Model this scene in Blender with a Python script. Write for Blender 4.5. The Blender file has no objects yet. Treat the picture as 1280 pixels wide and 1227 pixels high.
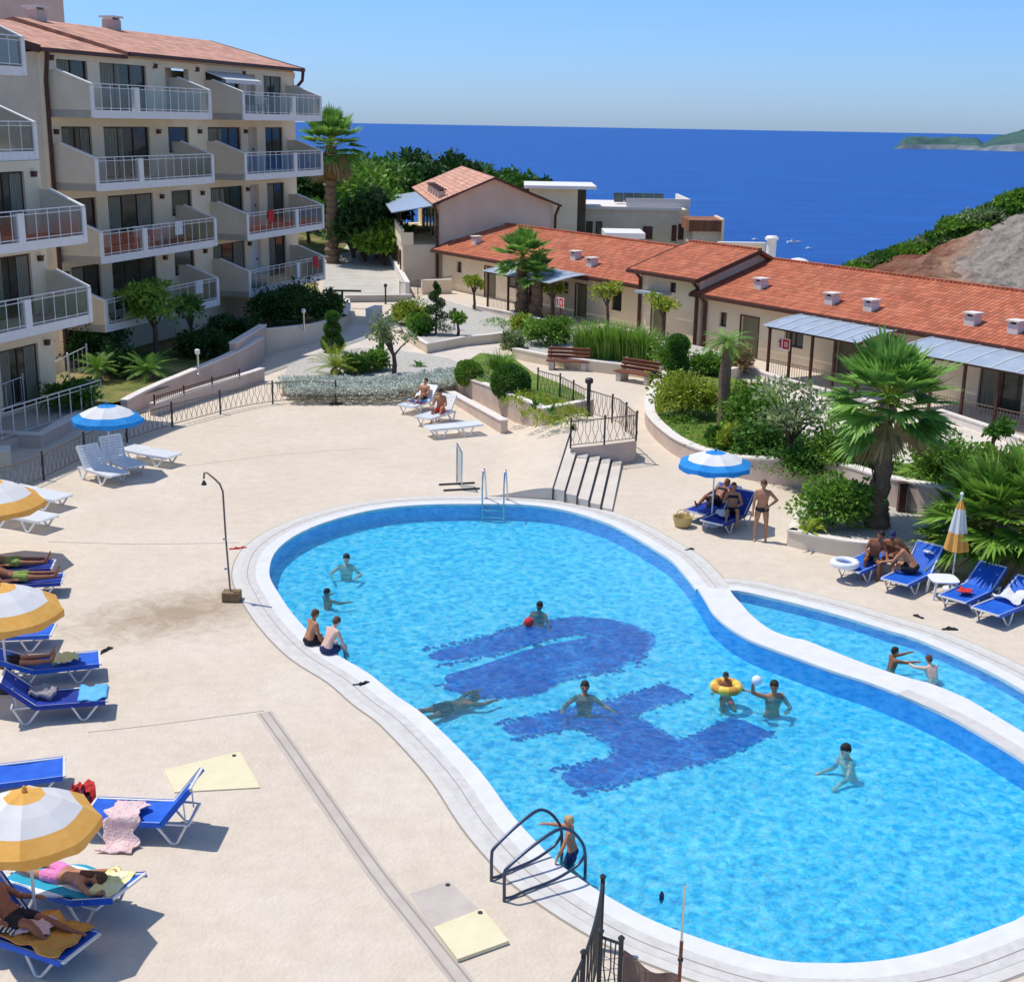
import bpy, bmesh, math, random
from mathutils import Vector, Matrix, noise
from mathutils.geometry import tessellate_polygon
R_ = random.Random(7)
PI = math.pi
COL = bpy.context.scene.collection
rad = math.radians

# ------------------------------------------------------------------ camera model
FPX, CXP, CYP, CAMH = 1650.0, 640.0, 613.5, 10.5
PITCH = math.atan(460.0 / FPX)
ROLL = rad(1.0)
_f = Vector((0, math.cos(PITCH), -math.sin(PITCH)))
_r0 = Vector((1, 0, 0)); _u0 = Vector((0, math.sin(PITCH), math.cos(PITCH)))
_r = _r0 * math.cos(ROLL) + _u0 * math.sin(ROLL)
_u = -_r0 * math.sin(ROLL) + _u0 * math.cos(ROLL)
CAMP = Vector((0, 0, CAMH))

def ray(x, y):
    return _f + _r * ((x - CXP) / FPX) + _u * ((CYP - y) / FPX)

def G(x, y, z=0.0):
    """survey: photo point -> place on the level z"""
    d = ray(x, y)
    return CAMP + d * ((z - CAMH) / d.z)

def DD(x, y, Y):
    d = ray(x, y)
    return CAMP + d * (Y / d.y)

# ------------------------------------------------------------------ object helpers
def tag(o, label=None, cat=None, group=None, kind=None):
    if label: o['label'] = label
    if cat: o['category'] = cat
    if group: o['group'] = group
    if kind: o['kind'] = kind
    return o

def thing(name, label, cat, loc=(0, 0, 0), rz=0.0, group=None):
    o = bpy.data.objects.new(name, None)
    o.empty_display_size = 0.2
    o.location = loc; o.rotation_euler = (0, 0, rz)
    COL.objects.link(o)
    return tag(o, label, cat, group)

def pmat(o):
    return Matrix.Translation(o.location) @ o.rotation_euler.to_matrix().to_4x4() @ Matrix.Diagonal((*o.scale, 1))

class MB:
    def __init__(s):
        s.v = []; s.f = []; s.m = []
    def add(s, vs, fs, mi=0):
        b = len(s.v); s.v.extend([tuple(v) for v in vs])
        for f in fs:
            s.f.append(tuple(b + i for i in f)); s.m.append(mi)
        return s
    def box(s, x0, y0, z0, x1, y1, z1, mi=0):
        vs = [(x0,y0,z0),(x1,y0,z0),(x1,y1,z0),(x0,y1,z0),(x0,y0,z1),(x1,y0,z1),(x1,y1,z1),(x0,y1,z1)]
        return s.add(vs, [(0,3,2,1),(4,5,6,7),(0,1,5,4),(1,2,6,5),(2,3,7,6),(3,0,4,7)], mi)
    def bar(s, p0, p1, w, h=None, mi=0, up=(0,0,1)):
        h = h or w
        p0 = Vector(p0); p1 = Vector(p1); d = (p1 - p0)
        if d.length < 1e-6: return s
        d.normalize(); u = Vector(up)
        if abs(d.dot(u)) > 0.98: u = Vector((1, 0, 0))
        a = d.cross(u).normalized() * (w / 2); b = a.cross(d).normalized() * (h / 2)
        vs = [p0-a-b, p0+a-b, p0+a+b, p0-a+b, p1-a-b, p1+a-b, p1+a+b, p1-a+b]
        return s.add(vs, [(0,1,2,3),(7,6,5,4),(0,4,5,1),(1,5,6,2),(2,6,7,3),(3,7,4,0)], mi)
    def tube(s, pts, r, n=8, mi=0, cap=True):
        pts = [Vector(p) for p in pts]; rr = r if isinstance(r, (list, tuple)) else [r] * len(pts)
        b = len(s.v); ref = None
        for i, p in enumerate(pts):
            d = (pts[min(i+1, len(pts)-1)] - pts[max(i-1, 0)]).normalized()
            if ref is None: ref = Vector((0, 0, 1)) if abs(d.z) < 0.9 else Vector((1, 0, 0))
            a = d.cross(ref).normalized(); c = d.cross(a).normalized(); ref = a.cross(d) if a.cross(d).length > .1 else ref
            for k in range(n):
                t = 2 * PI * k / n
                s.v.append(tuple(p + (a * math.cos(t) + c * math.sin(t)) * rr[i]))
        for i in range(len(pts) - 1):
            for k in range(n):
                s.f.append((b+i*n+k, b+i*n+(k+1) % n, b+(i+1)*n+(k+1) % n, b+(i+1)*n+k)); s.m.append(mi)
        if cap:
            s.f.append(tuple(b + k for k in range(n))); s.m.append(mi)
            e = b + (len(pts)-1)*n
            s.f.append(tuple(e + n-1-k for k in range(n))); s.m.append(mi)
        return s
    def prism(s, poly, z0, z1, mi=0, mtop=None):
        n = len(poly); z0s = z0 if isinstance(z0, (list, tuple)) else [z0]*n; z1s = z1 if isinstance(z1, (list, tuple)) else [z1]*n
        tri = tessellate_polygon([[Vector((p[0], p[1], 0)) for p in poly]])
        b = len(s.v)
        s.v += [(p[0], p[1], z0s[i]) for i, p in enumerate(poly)] + [(p[0], p[1], z1s[i]) for i, p in enumerate(poly)]
        for t in tri:
            s.f.append((b+t[0]+n, b+t[1]+n, b+t[2]+n)); s.m.append(mi if mtop is None else mtop)
            s.f.append((b+t[2], b+t[1], b+t[0])); s.m.append(mi)
        for i in range(n):
            j = (i+1) % n
            s.f.append((b+i, b+j, b+n+j, b+n+i)); s.m.append(mi)
        return s
    def sphere(s, c, rx, ry=None, rz=None, nu=12, nv=8, mi=0, jit=0, rng=None):
        ry = ry or rx; rz = rz or rx
        vs = [(c[0], c[1], c[2]-rz)]; 
        for j in range(1, nv):
            ph = -PI/2 + PI*j/nv
            for i in range(nu):
                t = 2*PI*i/nu; q = 1 + (rng.uniform(-jit, jit) if rng else 0)
                vs.append((c[0]+rx*q*math.cos(ph)*math.cos(t), c[1]+ry*q*math.cos(ph)*math.sin(t), c[2]+rz*q*math.sin(ph)))
        vs.append((c[0], c[1], c[2]+rz)); fs = []
        for i in range(nu): fs.append((0, 1+(i+1) % nu, 1+i))
        for j in range(nv-2):
            for i in range(nu):
                a = 1+j*nu; fs.append((a+i, a+(i+1) % nu, a+nu+(i+1) % nu, a+nu+i))
        a = 1+(nv-2)*nu; e = len(vs)-1
        for i in range(nu): fs.append((a+i, a+(i+1) % nu, e))
        return s.add(vs, fs, mi)
    def lathe(s, prof, c=(0,0,0), n=16, mi=0):
        vs = []; fs = []
        for (r, z) in prof:
            for k in range(n):
                t = 2*PI*k/n; vs.append((c[0]+r*math.cos(t), c[1]+r*math.sin(t), c[2]+z))
        for i in range(len(prof)-1):
            for k in range(n): fs.append((i*n+k, i*n+(k+1) % n, (i+1)*n+(k+1) % n, (i+1)*n+k))
        fs.append(tuple(range(n-1, -1, -1))); fs.append(tuple((len(prof)-1)*n+k for k in range(n)))
        return s.add(vs, fs, mi)
    def build(s, name, mats, parent=None, world=False, smooth=False, bevel=0):
        me = bpy.data.meshes.new(name)
        vs = s.v
        if parent is not None and world:
            inv = pmat(parent).inverted()
            if parent.parent is not None: inv = (pmat(parent.parent) @ pmat(parent)).inverted()
            vs = [tuple(inv @ Vector(v)) for v in vs]
        me.from_pydata(vs, [], s.f)
        if not isinstance(mats, (list, tuple)): mats = [mats]
        for m in mats: me.materials.append(m)
        if len(mats) > 1: me.polygons.foreach_set('material_index', s.m)
        if smooth: me.polygons.foreach_set('use_smooth', [True]*len(me.polygons))
        me.update()
        if bevel:
            bm = bmesh.new(); bm.from_mesh(me)
            bmesh.ops.remove_doubles(bm, verts=bm.verts, dist=1e-5)
            bmesh.ops.bevel(bm, geom=[e for e in bm.edges if len(e.link_faces) == 2 and e.calc_face_angle(0) > .6], offset=bevel, segments=2, affect='EDGES', profile=.6)
            bm.to_mesh(me); bm.free()
        o = bpy.data.objects.new(name, me); COL.objects.link(o)
        if parent is not None: o.parent = parent
        return o

def children(o): return [c for c in list(COL.objects) if c.parent == o]
def copy_tree(o, parent=None, kids=None):
    if kids is None:
        kids = {}
        for c in COL.objects:
            if c.parent: kids.setdefault(c.parent.name, []).append(c)
    c = o.copy(); COL.objects.link(c)
    if parent: c.parent = parent
    for ch in kids.get(o.name, []): copy_tree(ch, c, kids)
    return c

# ------------------------------------------------------------------ materials
MATS = {}
def mat(name, c1, c2=None, scale=3.0, rough=0.8, spec=0.3, bump=0.0, bscale=None, detail=6, metal=0.0, trans=0, stretch=None, island=0.0, c3=None, sss=0, alpha=1, ramp=(0.35, 0.65), world=False):
    m = bpy.data.materials.new(name); m.use_nodes = True
    nt = m.node_tree; N = nt.nodes; L = nt.links
    b = N['Principled BSDF']
    b.inputs['Roughness'].default_value = rough; b.inputs['Metallic'].default_value = metal
    b.inputs['Specular IOR Level'].default_value = spec
    b.inputs['Base Color'].default_value = (*c1, 1)
    tc = N.new('ShaderNodeTexCoord'); mp = N.new('ShaderNodeMapping')
    if world:
        g = N.new('ShaderNodeNewGeometry'); L.new(g.outputs['Position'], mp.inputs[0])
    else: L.new(tc.outputs['Object'], mp.inputs[0])
    if stretch: mp.inputs['Scale'].default_value = stretch
    out = None
    if c2:
        nz = N.new('ShaderNodeTexNoise'); nz.inputs['Scale'].default_value = scale; nz.inputs['Detail'].default_value = detail
        nz.inputs['Roughness'].default_value = .6
        L.new(mp.outputs[0], nz.inputs['Vector'])
        rp = N.new('ShaderNodeValToRGB'); e = rp.color_ramp.elements
        e[0].position = ramp[0]; e[0].color = (*c1, 1); e[1].position = ramp[1]; e[1].color = (*c2, 1)
        if c3:
            x = e.new((ramp[0]+ramp[1])/2); x.color = (*c3, 1)
        L.new(nz.outputs[0], rp.inputs[0]); out = rp.outputs[0]
    if island:
        g = N.new('ShaderNodeNewGeometry'); hs = N.new('ShaderNodeHueSaturation')
        mr = N.new('ShaderNodeMapRange'); mr.inputs[3].default_value = 1-island; mr.inputs[4].default_value = 1+island
        L.new(g.outputs['Random Per Island'], mr.inputs[0]); L.new(mr.outputs[0], hs.inputs['Value'])
        if out: L.new(out, hs.inputs['Color'])
        else: hs.inputs['Color'].default_value = (*c1, 1)
        out = hs.outputs[0]
    if out: L.new(out, b.inputs['Base Color'])
    if bump:
        nb = N.new('ShaderNodeTexNoise'); nb.inputs['Scale'].default_value = bscale or scale*4; nb.inputs['Detail'].default_value = 8
        L.new(mp.outputs[0], nb.inputs['Vector'])
        bp = N.new('ShaderNodeBump'); bp.inputs['Strength'].default_value = bump; bp.inputs['Distance'].default_value = .05
        L.new(nb.outputs[0], bp.inputs['Height']); L.new(bp.outputs[0], b.inputs['Normal'])
    if trans:
        tr = N.new('ShaderNodeBsdfTranslucent'); mx = N.new('ShaderNodeMixShader'); mx.inputs[0].default_value = trans
        if out: L.new(out, tr.inputs[0])
        else: tr.inputs[0].default_value = (*c1, 1)
        L.new(b.outputs[0], mx.inputs[1]); L.new(tr.outputs[0], mx.inputs[2]); L.new(mx.outputs[0], N['Material Output'].inputs[0])
    m.diffuse_color = (*c1, 1)
    MATS[name] = m
    return m

M = {}
M['deck'] = mat('deck_stone', (.65,.545,.43), (.71,.615,.505), .35, .85, bump=.4, bscale=14, c3=(.68,.58,.465), ramp=(.3,.7))
M['path'] = mat('path_stone', (.62,.54,.46), (.70,.63,.55), .8, .85, bump=.2, bscale=12)
M['concrete'] = mat('ramp_concrete', (.46,.43,.37), (.56,.52,.46), .9, .9, bump=.2, bscale=8)
M['joint'] = mat('joint', (.50,.43,.37), (.57,.50,.44), 2, .9)
M['seam'] = mat('seam', (.36,.31,.26), rough=.9)
M['white_rim'] = mat('white_rim', (.68,.675,.665), (.75,.745,.735), 3, .6, bump=.05)
M['border'] = mat('coping_border', (.61,.58,.53), (.68,.65,.60), 4, .7, bump=.1)
M['rim_tile'] = mat('rim_tile', (.56,.53,.50), (.66,.63,.60), 5, .7, bump=.1)
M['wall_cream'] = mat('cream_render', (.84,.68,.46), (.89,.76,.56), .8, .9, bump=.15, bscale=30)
M['wall_shaded_tan'] = mat('shaded_tan_render', (.67,.56,.42), (.74,.65,.51), .8, .9, bump=.15, bscale=30)  # darker copy of cream render: house-side shade put into the colour; planters share it
M['wall_pink'] = mat('pink_render', (.56,.44,.37), (.64,.52,.44), 1.5, .9, bump=.15, bscale=20)
M['coping'] = mat('wall_coping', (.74,.67,.61), (.80,.74,.68), 4, .8)
M['white'] = mat('white_paint', (.80,.76,.71), (.86,.83,.79), 5, .5)
M['white_metal'] = mat('white_metal', (.74,.74,.72), rough=.35, spec=.5)
M['plastic'] = mat('white_plastic', (.80,.82,.84), (.86,.87,.88), 6, .4, spec=.5)
M['brown'] = mat('brown_trim', (.07,.030,.022), (.11,.045,.03), 8, .5)
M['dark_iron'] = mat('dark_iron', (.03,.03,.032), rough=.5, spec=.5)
M['tan_iron'] = mat('bronze_iron', (.20,.15,.11), rough=.5, spec=.5)
M['steel'] = mat('pool_steel', (.55,.56,.58), rough=.22, metal=1.0)
M['dark_steel'] = mat('blue_steel', (.07,.09,.14), rough=.3, metal=.6)
M['glass_dark'] = mat('dark_glass', (.018,.028,.024), (.05,.06,.045), .7, .10, spec=.6)
M['curtain'] = mat('curtain', (.36,.34,.26), (.18,.19,.14), 6, .9, stretch=(8, 8, .3))
M['red_floor'] = mat('terracotta_floor', (.42,.13,.07), (.50,.18,.10), 5, .7)
M['blue'] = mat('blue_sling', (.012,.10,.55), (.02,.14,.66), 4, .6, bump=.1, bscale=60)
M['navy'] = mat('navy_sling', (.008,.03,.26), (.012,.045,.34), 4, .6, bump=.1, bscale=60)
M['lightblue'] = mat('light_blue_cloth', (.10,.42,.80), (.16,.50,.86), 5, .85, bump=.3)
M['umb_white'] = mat('canopy_white', (.84,.84,.83), (.88,.88,.87), 4, .8, trans=.25)
M['umb_orange'] = mat('canopy_orange', (.86,.44,.09), (.90,.52,.14), 6, .8, trans=.25)
M['umb_blue'] = mat('canopy_blue', (.02,.28,.72), (.04,.34,.80), 6, .8, trans=.25)
M['skin_tan'] = mat('tanned_skin', (.42,.19,.10), (.50,.25,.14), 8, .55)
M['skin_dark'] = mat('deep_tan_skin', (.27,.10,.05), (.34,.14,.07), 8, .5)
M['skin_pale'] = mat('pale_skin', (.68,.44,.33), (.75,.52,.41), 8, .55)
M['hair_dark'] = mat('dark_hair', (.018,.012,.01), (.035,.022,.016), 20, .6, bump=.4, bscale=60)
M['hair_brown'] = mat('brown_hair', (.10,.045,.02), (.15,.07,.03), 20, .6, bump=.4, bscale=60)
M['hair_blond'] = mat('blond_hair', (.55,.36,.15), (.65,.45,.22), 20, .6, bump=.4, bscale=60)
M['eye'] = mat('eye', (.02,.015,.01), rough=.2)
M['black'] = mat('black_cloth', (.02,.02,.025), rough=.8)
M['red'] = mat('red_cloth', (.55,.03,.03), (.62,.05,.05), 6, .8)
M['pink'] = mat('pink_cloth', (.78,.22,.50), (.85,.32,.58), 6, .85, bump=.4)
M['pinktowel'] = mat('pale_pink_towel', (.80,.52,.50), (.86,.68,.66), 7, .95, bump=.8, bscale=25)
M['yellow'] = mat('yellow_vinyl', (.85,.55,.05), (.88,.66,.15), 8, .45)
M['ytowel'] = mat('yellow_towel', (.85,.78,.25), (.90,.88,.60), 6, .95, bump=.6)
M['orangetowel'] = mat('orange_towel', (.68,.30,.05), (.74,.38,.09), 6, .95, bump=.6)
M['straw'] = mat('straw', (.60,.42,.16), (.74,.58,.26), 25, .9, bump=.6)
M['green_cloth'] = mat('olive_cloth', (.20,.28,.05), (.26,.34,.08), 6, .85)
M['hatch'] = mat('cream_hatch', (.74,.66,.42), (.79,.71,.48), 3, .8)
M['pebble'] = mat('white_pebbles', (.36,.33,.28), (.70,.67,.62), 22, .9, bump=.8, bscale=30)
M['wood'] = mat('bench_wood', (.17,.055,.03), (.24,.09,.05), 4, .6, stretch=(1, 8, 8))
M['stone_leg'] = mat('bench_stone', (.50,.45,.40), (.58,.53,.48), 9, .9, bump=.3)
M['trunk'] = mat('palm_trunk', (.17,.11,.07), (.32,.22,.15), 14, .95, bump=1, bscale=22, stretch=(1, 1, 3))
M['bark'] = mat('bark', (.09,.06,.045), (.15,.11,.08), 12, .95, bump=.8)
M['soil'] = mat('soil', (.16,.10,.06), (.24,.16,.10), 3, .95, bump=.6)
M['grass'] = mat('lawn', (.09,.17,.02), (.25,.25,.05), 1.6, .95, bump=.8, bscale=40, c3=(.15,.24,.035))
M['dirt_lawn'] = mat('dry_lawn', (.09,.15,.03), (.40,.28,.14), .9, .95, bump=.8, bscale=40, c3=(.22,.22,.06))
M['blanket'] = mat('grey_bag', (.30,.28,.30), (.40,.36,.38), 6, .9, bump=.4)
M['ac'] = mat('ac_white', (.72,.72,.70), rough=.5)
M['navycloth'] = mat('navy_cloth', (.02,.03,.10), (.03,.05,.14), 6, .85)
M['sign_red'] = mat('sign_red', (.65,.02,.02), rough=.5)
M['boatwhite'] = mat('boat_white', (.82,.83,.84), rough=.4)
M['greycan'] = mat('canopy_grey', (.34,.40,.47), (.42,.48,.55), 2, .35, spec=.6)
def leaf(name, c1, c2, tr=.3): return mat(name, c1, c2, 1.2, .55, spec=.35, trans=tr, island=.38)
M['leaf_mid'] = leaf('leaf_mid', (.12,.26,.028), (.24,.41,.055))
M['leaf_dark'] = leaf('leaf_dark', (.055,.16,.02), (.11,.25,.035))
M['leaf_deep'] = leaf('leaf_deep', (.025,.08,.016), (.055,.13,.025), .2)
M['leaf_yel'] = leaf('leaf_yellow', (.26,.35,.03), (.42,.48,.06))
M['leaf_palm'] = leaf('leaf_palm', (.12,.29,.04), (.28,.47,.09))
M['leaf_silver'] = leaf('leaf_silver', (.56,.62,.54), (.76,.80,.72))
M['leaf_olive'] = leaf('leaf_olive', (.18,.26,.10), (.36,.44,.20))
M['leaf_dry'] = leaf('leaf_dry', (.34,.23,.09), (.45,.33,.15))
M['petal'] = leaf('petal', (.70,.35,.42), (.85,.75,.70))

def tile_mat(name, c1, c2, row=.33, col=.24):
    """barrel roof tiles: wave ridges down the slope and courses across it, in object space"""
    m = mat(name, c1, c2, .9, .85, c3=((c1[0]+c2[0])/2*1.05, (c1[1]+c2[1])/2, (c1[2]+c2[2])/2), ramp=(.3,.72))
    nt = m.node_tree; N = nt.nodes; L = nt.links; b = N['Principled BSDF']
    tc = N.new('ShaderNodeTexCoord'); sx = N.new('ShaderNodeSeparateXYZ'); L.new(tc.outputs['Object'], sx.inputs[0])
    def M1(op, a, bb=None, c=None):
        n = N.new('ShaderNodeMath'); n.operation = op
        for i, q in enumerate((a, bb, c)):
            if q is None: continue
            if isinstance(q, (int, float)): n.inputs[i].default_value = q
            else: L.new(q, n.inputs[i])
        return n.outputs[0]
    x = sx.outputs[0]; y = sx.outputs[1]
    s1 = M1('ABSOLUTE', M1('SINE', M1('MULTIPLY', x, PI/col)))
    s2 = M1('FRACT', M1('MULTIPLY', y, 1/row))
    h = M1('ADD', M1('MULTIPLY', s1, .6), M1('MULTIPLY', s2, .35))
    bp = N.new('ShaderNodeBump'); bp.inputs['Strength'].default_value = .9; bp.inputs['Distance'].default_value = .06
    L.new(h, bp.inputs['Height']); L.new(bp.outputs[0], b.inputs['Normal'])
    # every tile its own shade
    wn = N.new('ShaderNodeTexWhiteNoise'); wn.noise_dimensions = '2D'; cb = N.new('ShaderNodeCombineXYZ')
    L.new(M1('FLOOR', M1('MULTIPLY', x, 1/col)), cb.inputs[0]); L.new(M1('FLOOR', M1('MULTIPLY', y, 1/row)), cb.inputs[1]); L.new(cb.outputs[0], wn.inputs['Vector'])
    gap = M1('GREATER_THAN', s2, .14); gx = M1('GREATER_THAN', s1, .28)
    val = M1('MULTIPLY', M1('MULTIPLY_ADD', wn.outputs[0], .42, .78), M1('MULTIPLY_ADD', M1('MULTIPLY', gap, gx), .45, .55))
    hs = N.new('ShaderNodeHueSaturation'); old = b.inputs['Base Color'].links[0].from_socket
    L.new(old, hs.inputs['Color']); L.new(val, hs.inputs['Value']); L.new(hs.outputs[0], b.inputs['Base Color'])
    return m
M['tile'] = tile_mat('roof_tiles', (.42,.115,.055), (.55,.19,.10))
M['tile_pale'] = tile_mat('pale_roof_tiles', (.60,.30,.20), (.74,.43,.31), .36, .30)
M['brown_tile'] = tile_mat('brown_roof_tiles', (.28,.12,.07), (.36,.17,.10))

# striped cloth
def stripe_mat(name, ca, cb, freq, axis=0):
    m = mat(name, ca, rough=.9); nt = m.node_tree; N = nt.nodes; L = nt.links; b = N['Principled BSDF']
    tc = N.new('ShaderNodeTexCoord'); sx = N.new('ShaderNodeSeparateXYZ'); L.new(tc.outputs['Object'], sx.inputs[0])
    a = N.new('ShaderNodeMath'); a.operation = 'MULTIPLY'; a.inputs[1].default_value = freq; L.new(sx.outputs[axis], a.inputs[0])
    f = N.new('ShaderNodeMath'); f.operation = 'FRACT'; L.new(a.outputs[0], f.inputs[0])
    g = N.new('ShaderNodeMath'); g.operation = 'GREATER_THAN'; g.inputs[1].default_value = .5; L.new(f.outputs[0], g.inputs[0])
    mx = N.new('ShaderNodeMix'); mx.data_type = 'RGBA'; L.new(g.outputs[0], mx.inputs[0]); mx.inputs[6].default_value = (*ca, 1); mx.inputs[7].default_value = (*cb, 1)
    L.new(mx.outputs[2], b.inputs['Base Color']); return m
M['bwstripe'] = stripe_mat('black_white_stripe', (.03,.03,.03), (.8,.8,.8), 16, 0)
M['tealstripe'] = stripe_mat('teal_white_stripe', (.03,.36,.52), (.75,.85,.86), 3, 1)

# pool floor mosaic, water, sea, rock
def mosaic(name, c1, c2, c3):
    m = bpy.data.materials.new(name); m.use_nodes = True; nt = m.node_tree; N = nt.nodes; L = nt.links; b = N['Principled BSDF']
    g = N.new('ShaderNodeNewGeometry'); v = N.new('ShaderNodeTexVoronoi'); v.inputs['Scale'].default_value = 11; L.new(g.outputs['Position'], v.inputs['Vector'])
    nz = N.new('ShaderNodeTexNoise'); nz.inputs['Scale'].default_value = 1.1; nz.inputs['Detail'].default_value = 9; nz.inputs['Roughness'].default_value = .72; L.new(g.outputs['Position'], nz.inputs['Vector'])
    sp = N.new('ShaderNodeSeparateColor'); L.new(v.outputs['Color'], sp.inputs[0])
    ad = N.new('ShaderNodeMath'); ad.operation = 'MULTIPLY_ADD'; ad.inputs[1].default_value = .22; L.new(sp.outputs[0], ad.inputs[0])
    s = N.new('ShaderNodeMath'); s.operation = 'SUBTRACT'; s.inputs[1].default_value = .11; L.new(nz.outputs[0], s.inputs[0]); L.new(s.outputs[0], ad.inputs[2])
    rp = N.new('ShaderNodeValToRGB'); e = rp.color_ramp.elements; e[0].position = .33; e[0].color = (*c1, 1); e[1].position = .68; e[1].color = (*c3, 1)
    x = e.new(.5); x.color = (*c2, 1)
    L.new(ad.outputs[0], rp.inputs[0]); L.new(rp.outputs[0], b.inputs['Base Color']); b.inputs['Roughness'].default_value = .6
    return m
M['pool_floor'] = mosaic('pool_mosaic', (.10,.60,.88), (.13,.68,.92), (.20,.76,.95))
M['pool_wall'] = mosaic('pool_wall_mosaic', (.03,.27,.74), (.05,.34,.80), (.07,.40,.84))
M['pool_letter'] = mosaic('dark_blue_mosaic', (.004,.05,.40), (.008,.08,.50), (.03,.26,.72))
M['pool_mid'] = mosaic('mid_blue_mosaic', (.010,.14,.60), (.03,.26,.72), (.09,.50,.86))

def water():
    m = bpy.data.materials.new('pool_water'); m.use_nodes = True; nt = m.node_tree; N = nt.nodes; L = nt.links
    for n in list(N):
        if n.type == 'BSDF_PRINCIPLED': N.remove(n)
    out = N['Material Output']; g = N.new('ShaderNodeNewGeometry')
    def nz(sc, det, ro, dist=0):
        n = N.new('ShaderNodeTexNoise'); n.inputs['Scale'].default_value = sc; n.inputs['Detail'].default_value = det; n.inputs['Roughness'].default_value = ro; n.inputs['Distortion'].default_value = dist
        L.new(g.outputs['Position'], n.inputs['Vector']); return n
    n1 = nz(5.5, 5, .65, 1.5); n2 = nz(1.1, 3, .5)
    bp = N.new('ShaderNodeBump'); bp.inputs['Strength'].default_value = 1; bp.inputs['Distance'].default_value = .07
    L.new(n1.outputs[0], bp.inputs['Height'])
    gl = N.new('ShaderNodeBsdfGlossy'); gl.inputs['Roughness'].default_value = .06; L.new(bp.outputs[0], gl.inputs['Normal'])
    fr = N.new('ShaderNodeFresnel'); fr.inputs[0].default_value = 1.22; L.new(bp.outputs[0], fr.inputs['Normal'])
    tr = N.new('ShaderNodeBsdfTransparent')
    # ripple network tints the water: focused light painted into the transparent colour
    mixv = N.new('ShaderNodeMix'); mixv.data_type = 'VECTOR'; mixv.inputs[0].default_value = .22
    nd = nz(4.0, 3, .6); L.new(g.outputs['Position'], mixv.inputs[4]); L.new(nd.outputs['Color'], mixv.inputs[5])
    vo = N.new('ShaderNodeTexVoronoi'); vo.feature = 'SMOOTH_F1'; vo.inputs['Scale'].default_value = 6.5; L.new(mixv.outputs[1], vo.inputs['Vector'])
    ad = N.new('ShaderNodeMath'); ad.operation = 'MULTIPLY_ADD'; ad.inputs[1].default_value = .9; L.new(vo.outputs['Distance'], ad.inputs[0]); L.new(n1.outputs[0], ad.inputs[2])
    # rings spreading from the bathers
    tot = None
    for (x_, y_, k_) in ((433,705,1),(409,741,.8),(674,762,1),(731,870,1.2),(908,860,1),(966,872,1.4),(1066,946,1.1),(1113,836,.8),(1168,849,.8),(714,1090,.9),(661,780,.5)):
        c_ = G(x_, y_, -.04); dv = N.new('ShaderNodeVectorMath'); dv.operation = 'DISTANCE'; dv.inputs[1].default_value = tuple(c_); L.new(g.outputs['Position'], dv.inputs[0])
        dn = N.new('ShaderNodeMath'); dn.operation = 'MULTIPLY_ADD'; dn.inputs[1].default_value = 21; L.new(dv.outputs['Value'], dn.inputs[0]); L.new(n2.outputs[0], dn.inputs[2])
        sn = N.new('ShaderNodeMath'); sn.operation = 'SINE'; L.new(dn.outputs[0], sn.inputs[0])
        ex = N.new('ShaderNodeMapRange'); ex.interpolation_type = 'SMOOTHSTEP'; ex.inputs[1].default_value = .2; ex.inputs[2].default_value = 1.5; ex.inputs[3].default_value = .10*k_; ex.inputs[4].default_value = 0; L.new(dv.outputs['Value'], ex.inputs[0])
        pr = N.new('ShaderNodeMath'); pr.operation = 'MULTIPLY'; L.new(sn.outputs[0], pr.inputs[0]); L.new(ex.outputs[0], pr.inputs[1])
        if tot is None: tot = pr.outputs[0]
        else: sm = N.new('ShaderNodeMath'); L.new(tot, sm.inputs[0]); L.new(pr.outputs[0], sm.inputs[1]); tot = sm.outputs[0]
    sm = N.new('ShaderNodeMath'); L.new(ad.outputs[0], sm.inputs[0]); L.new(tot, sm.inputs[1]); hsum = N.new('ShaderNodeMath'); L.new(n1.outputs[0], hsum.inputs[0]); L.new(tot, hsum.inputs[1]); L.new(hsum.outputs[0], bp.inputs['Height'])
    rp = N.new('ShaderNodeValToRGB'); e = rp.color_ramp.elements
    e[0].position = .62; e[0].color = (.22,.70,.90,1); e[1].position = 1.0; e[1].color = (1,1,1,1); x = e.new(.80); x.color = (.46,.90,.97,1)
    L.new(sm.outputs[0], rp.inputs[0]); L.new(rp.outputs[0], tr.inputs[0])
    mx = N.new('ShaderNodeMixShader')
    df = N.new('ShaderNodeBsdfDiffuse'); mr2 = N.new('ShaderNodeMix'); mr2.data_type = 'RGBA'; mr2.blend_type = 'MULTIPLY'; mr2.inputs[0].default_value = 1; mr2.inputs[6].default_value = (.16,.66,.86,1); L.new(rp.outputs[0], mr2.inputs[7]); L.new(mr2.outputs[2], df.inputs[0])
    m2 = N.new('ShaderNodeMixShader'); m2.inputs[0].default_value = .10; L.new(tr.outputs[0], m2.inputs[1]); L.new(df.outputs[0], m2.inputs[2])   # slight milkiness of the churned water
    L.new(fr.outputs[0], mx.inputs[0]); L.new(m2.outputs[0], mx.inputs[1]); L.new(gl.outputs[0], mx.inputs[2])
    L.new(mx.outputs[0], out.inputs[0]); return m
M['water'] = water()

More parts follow.
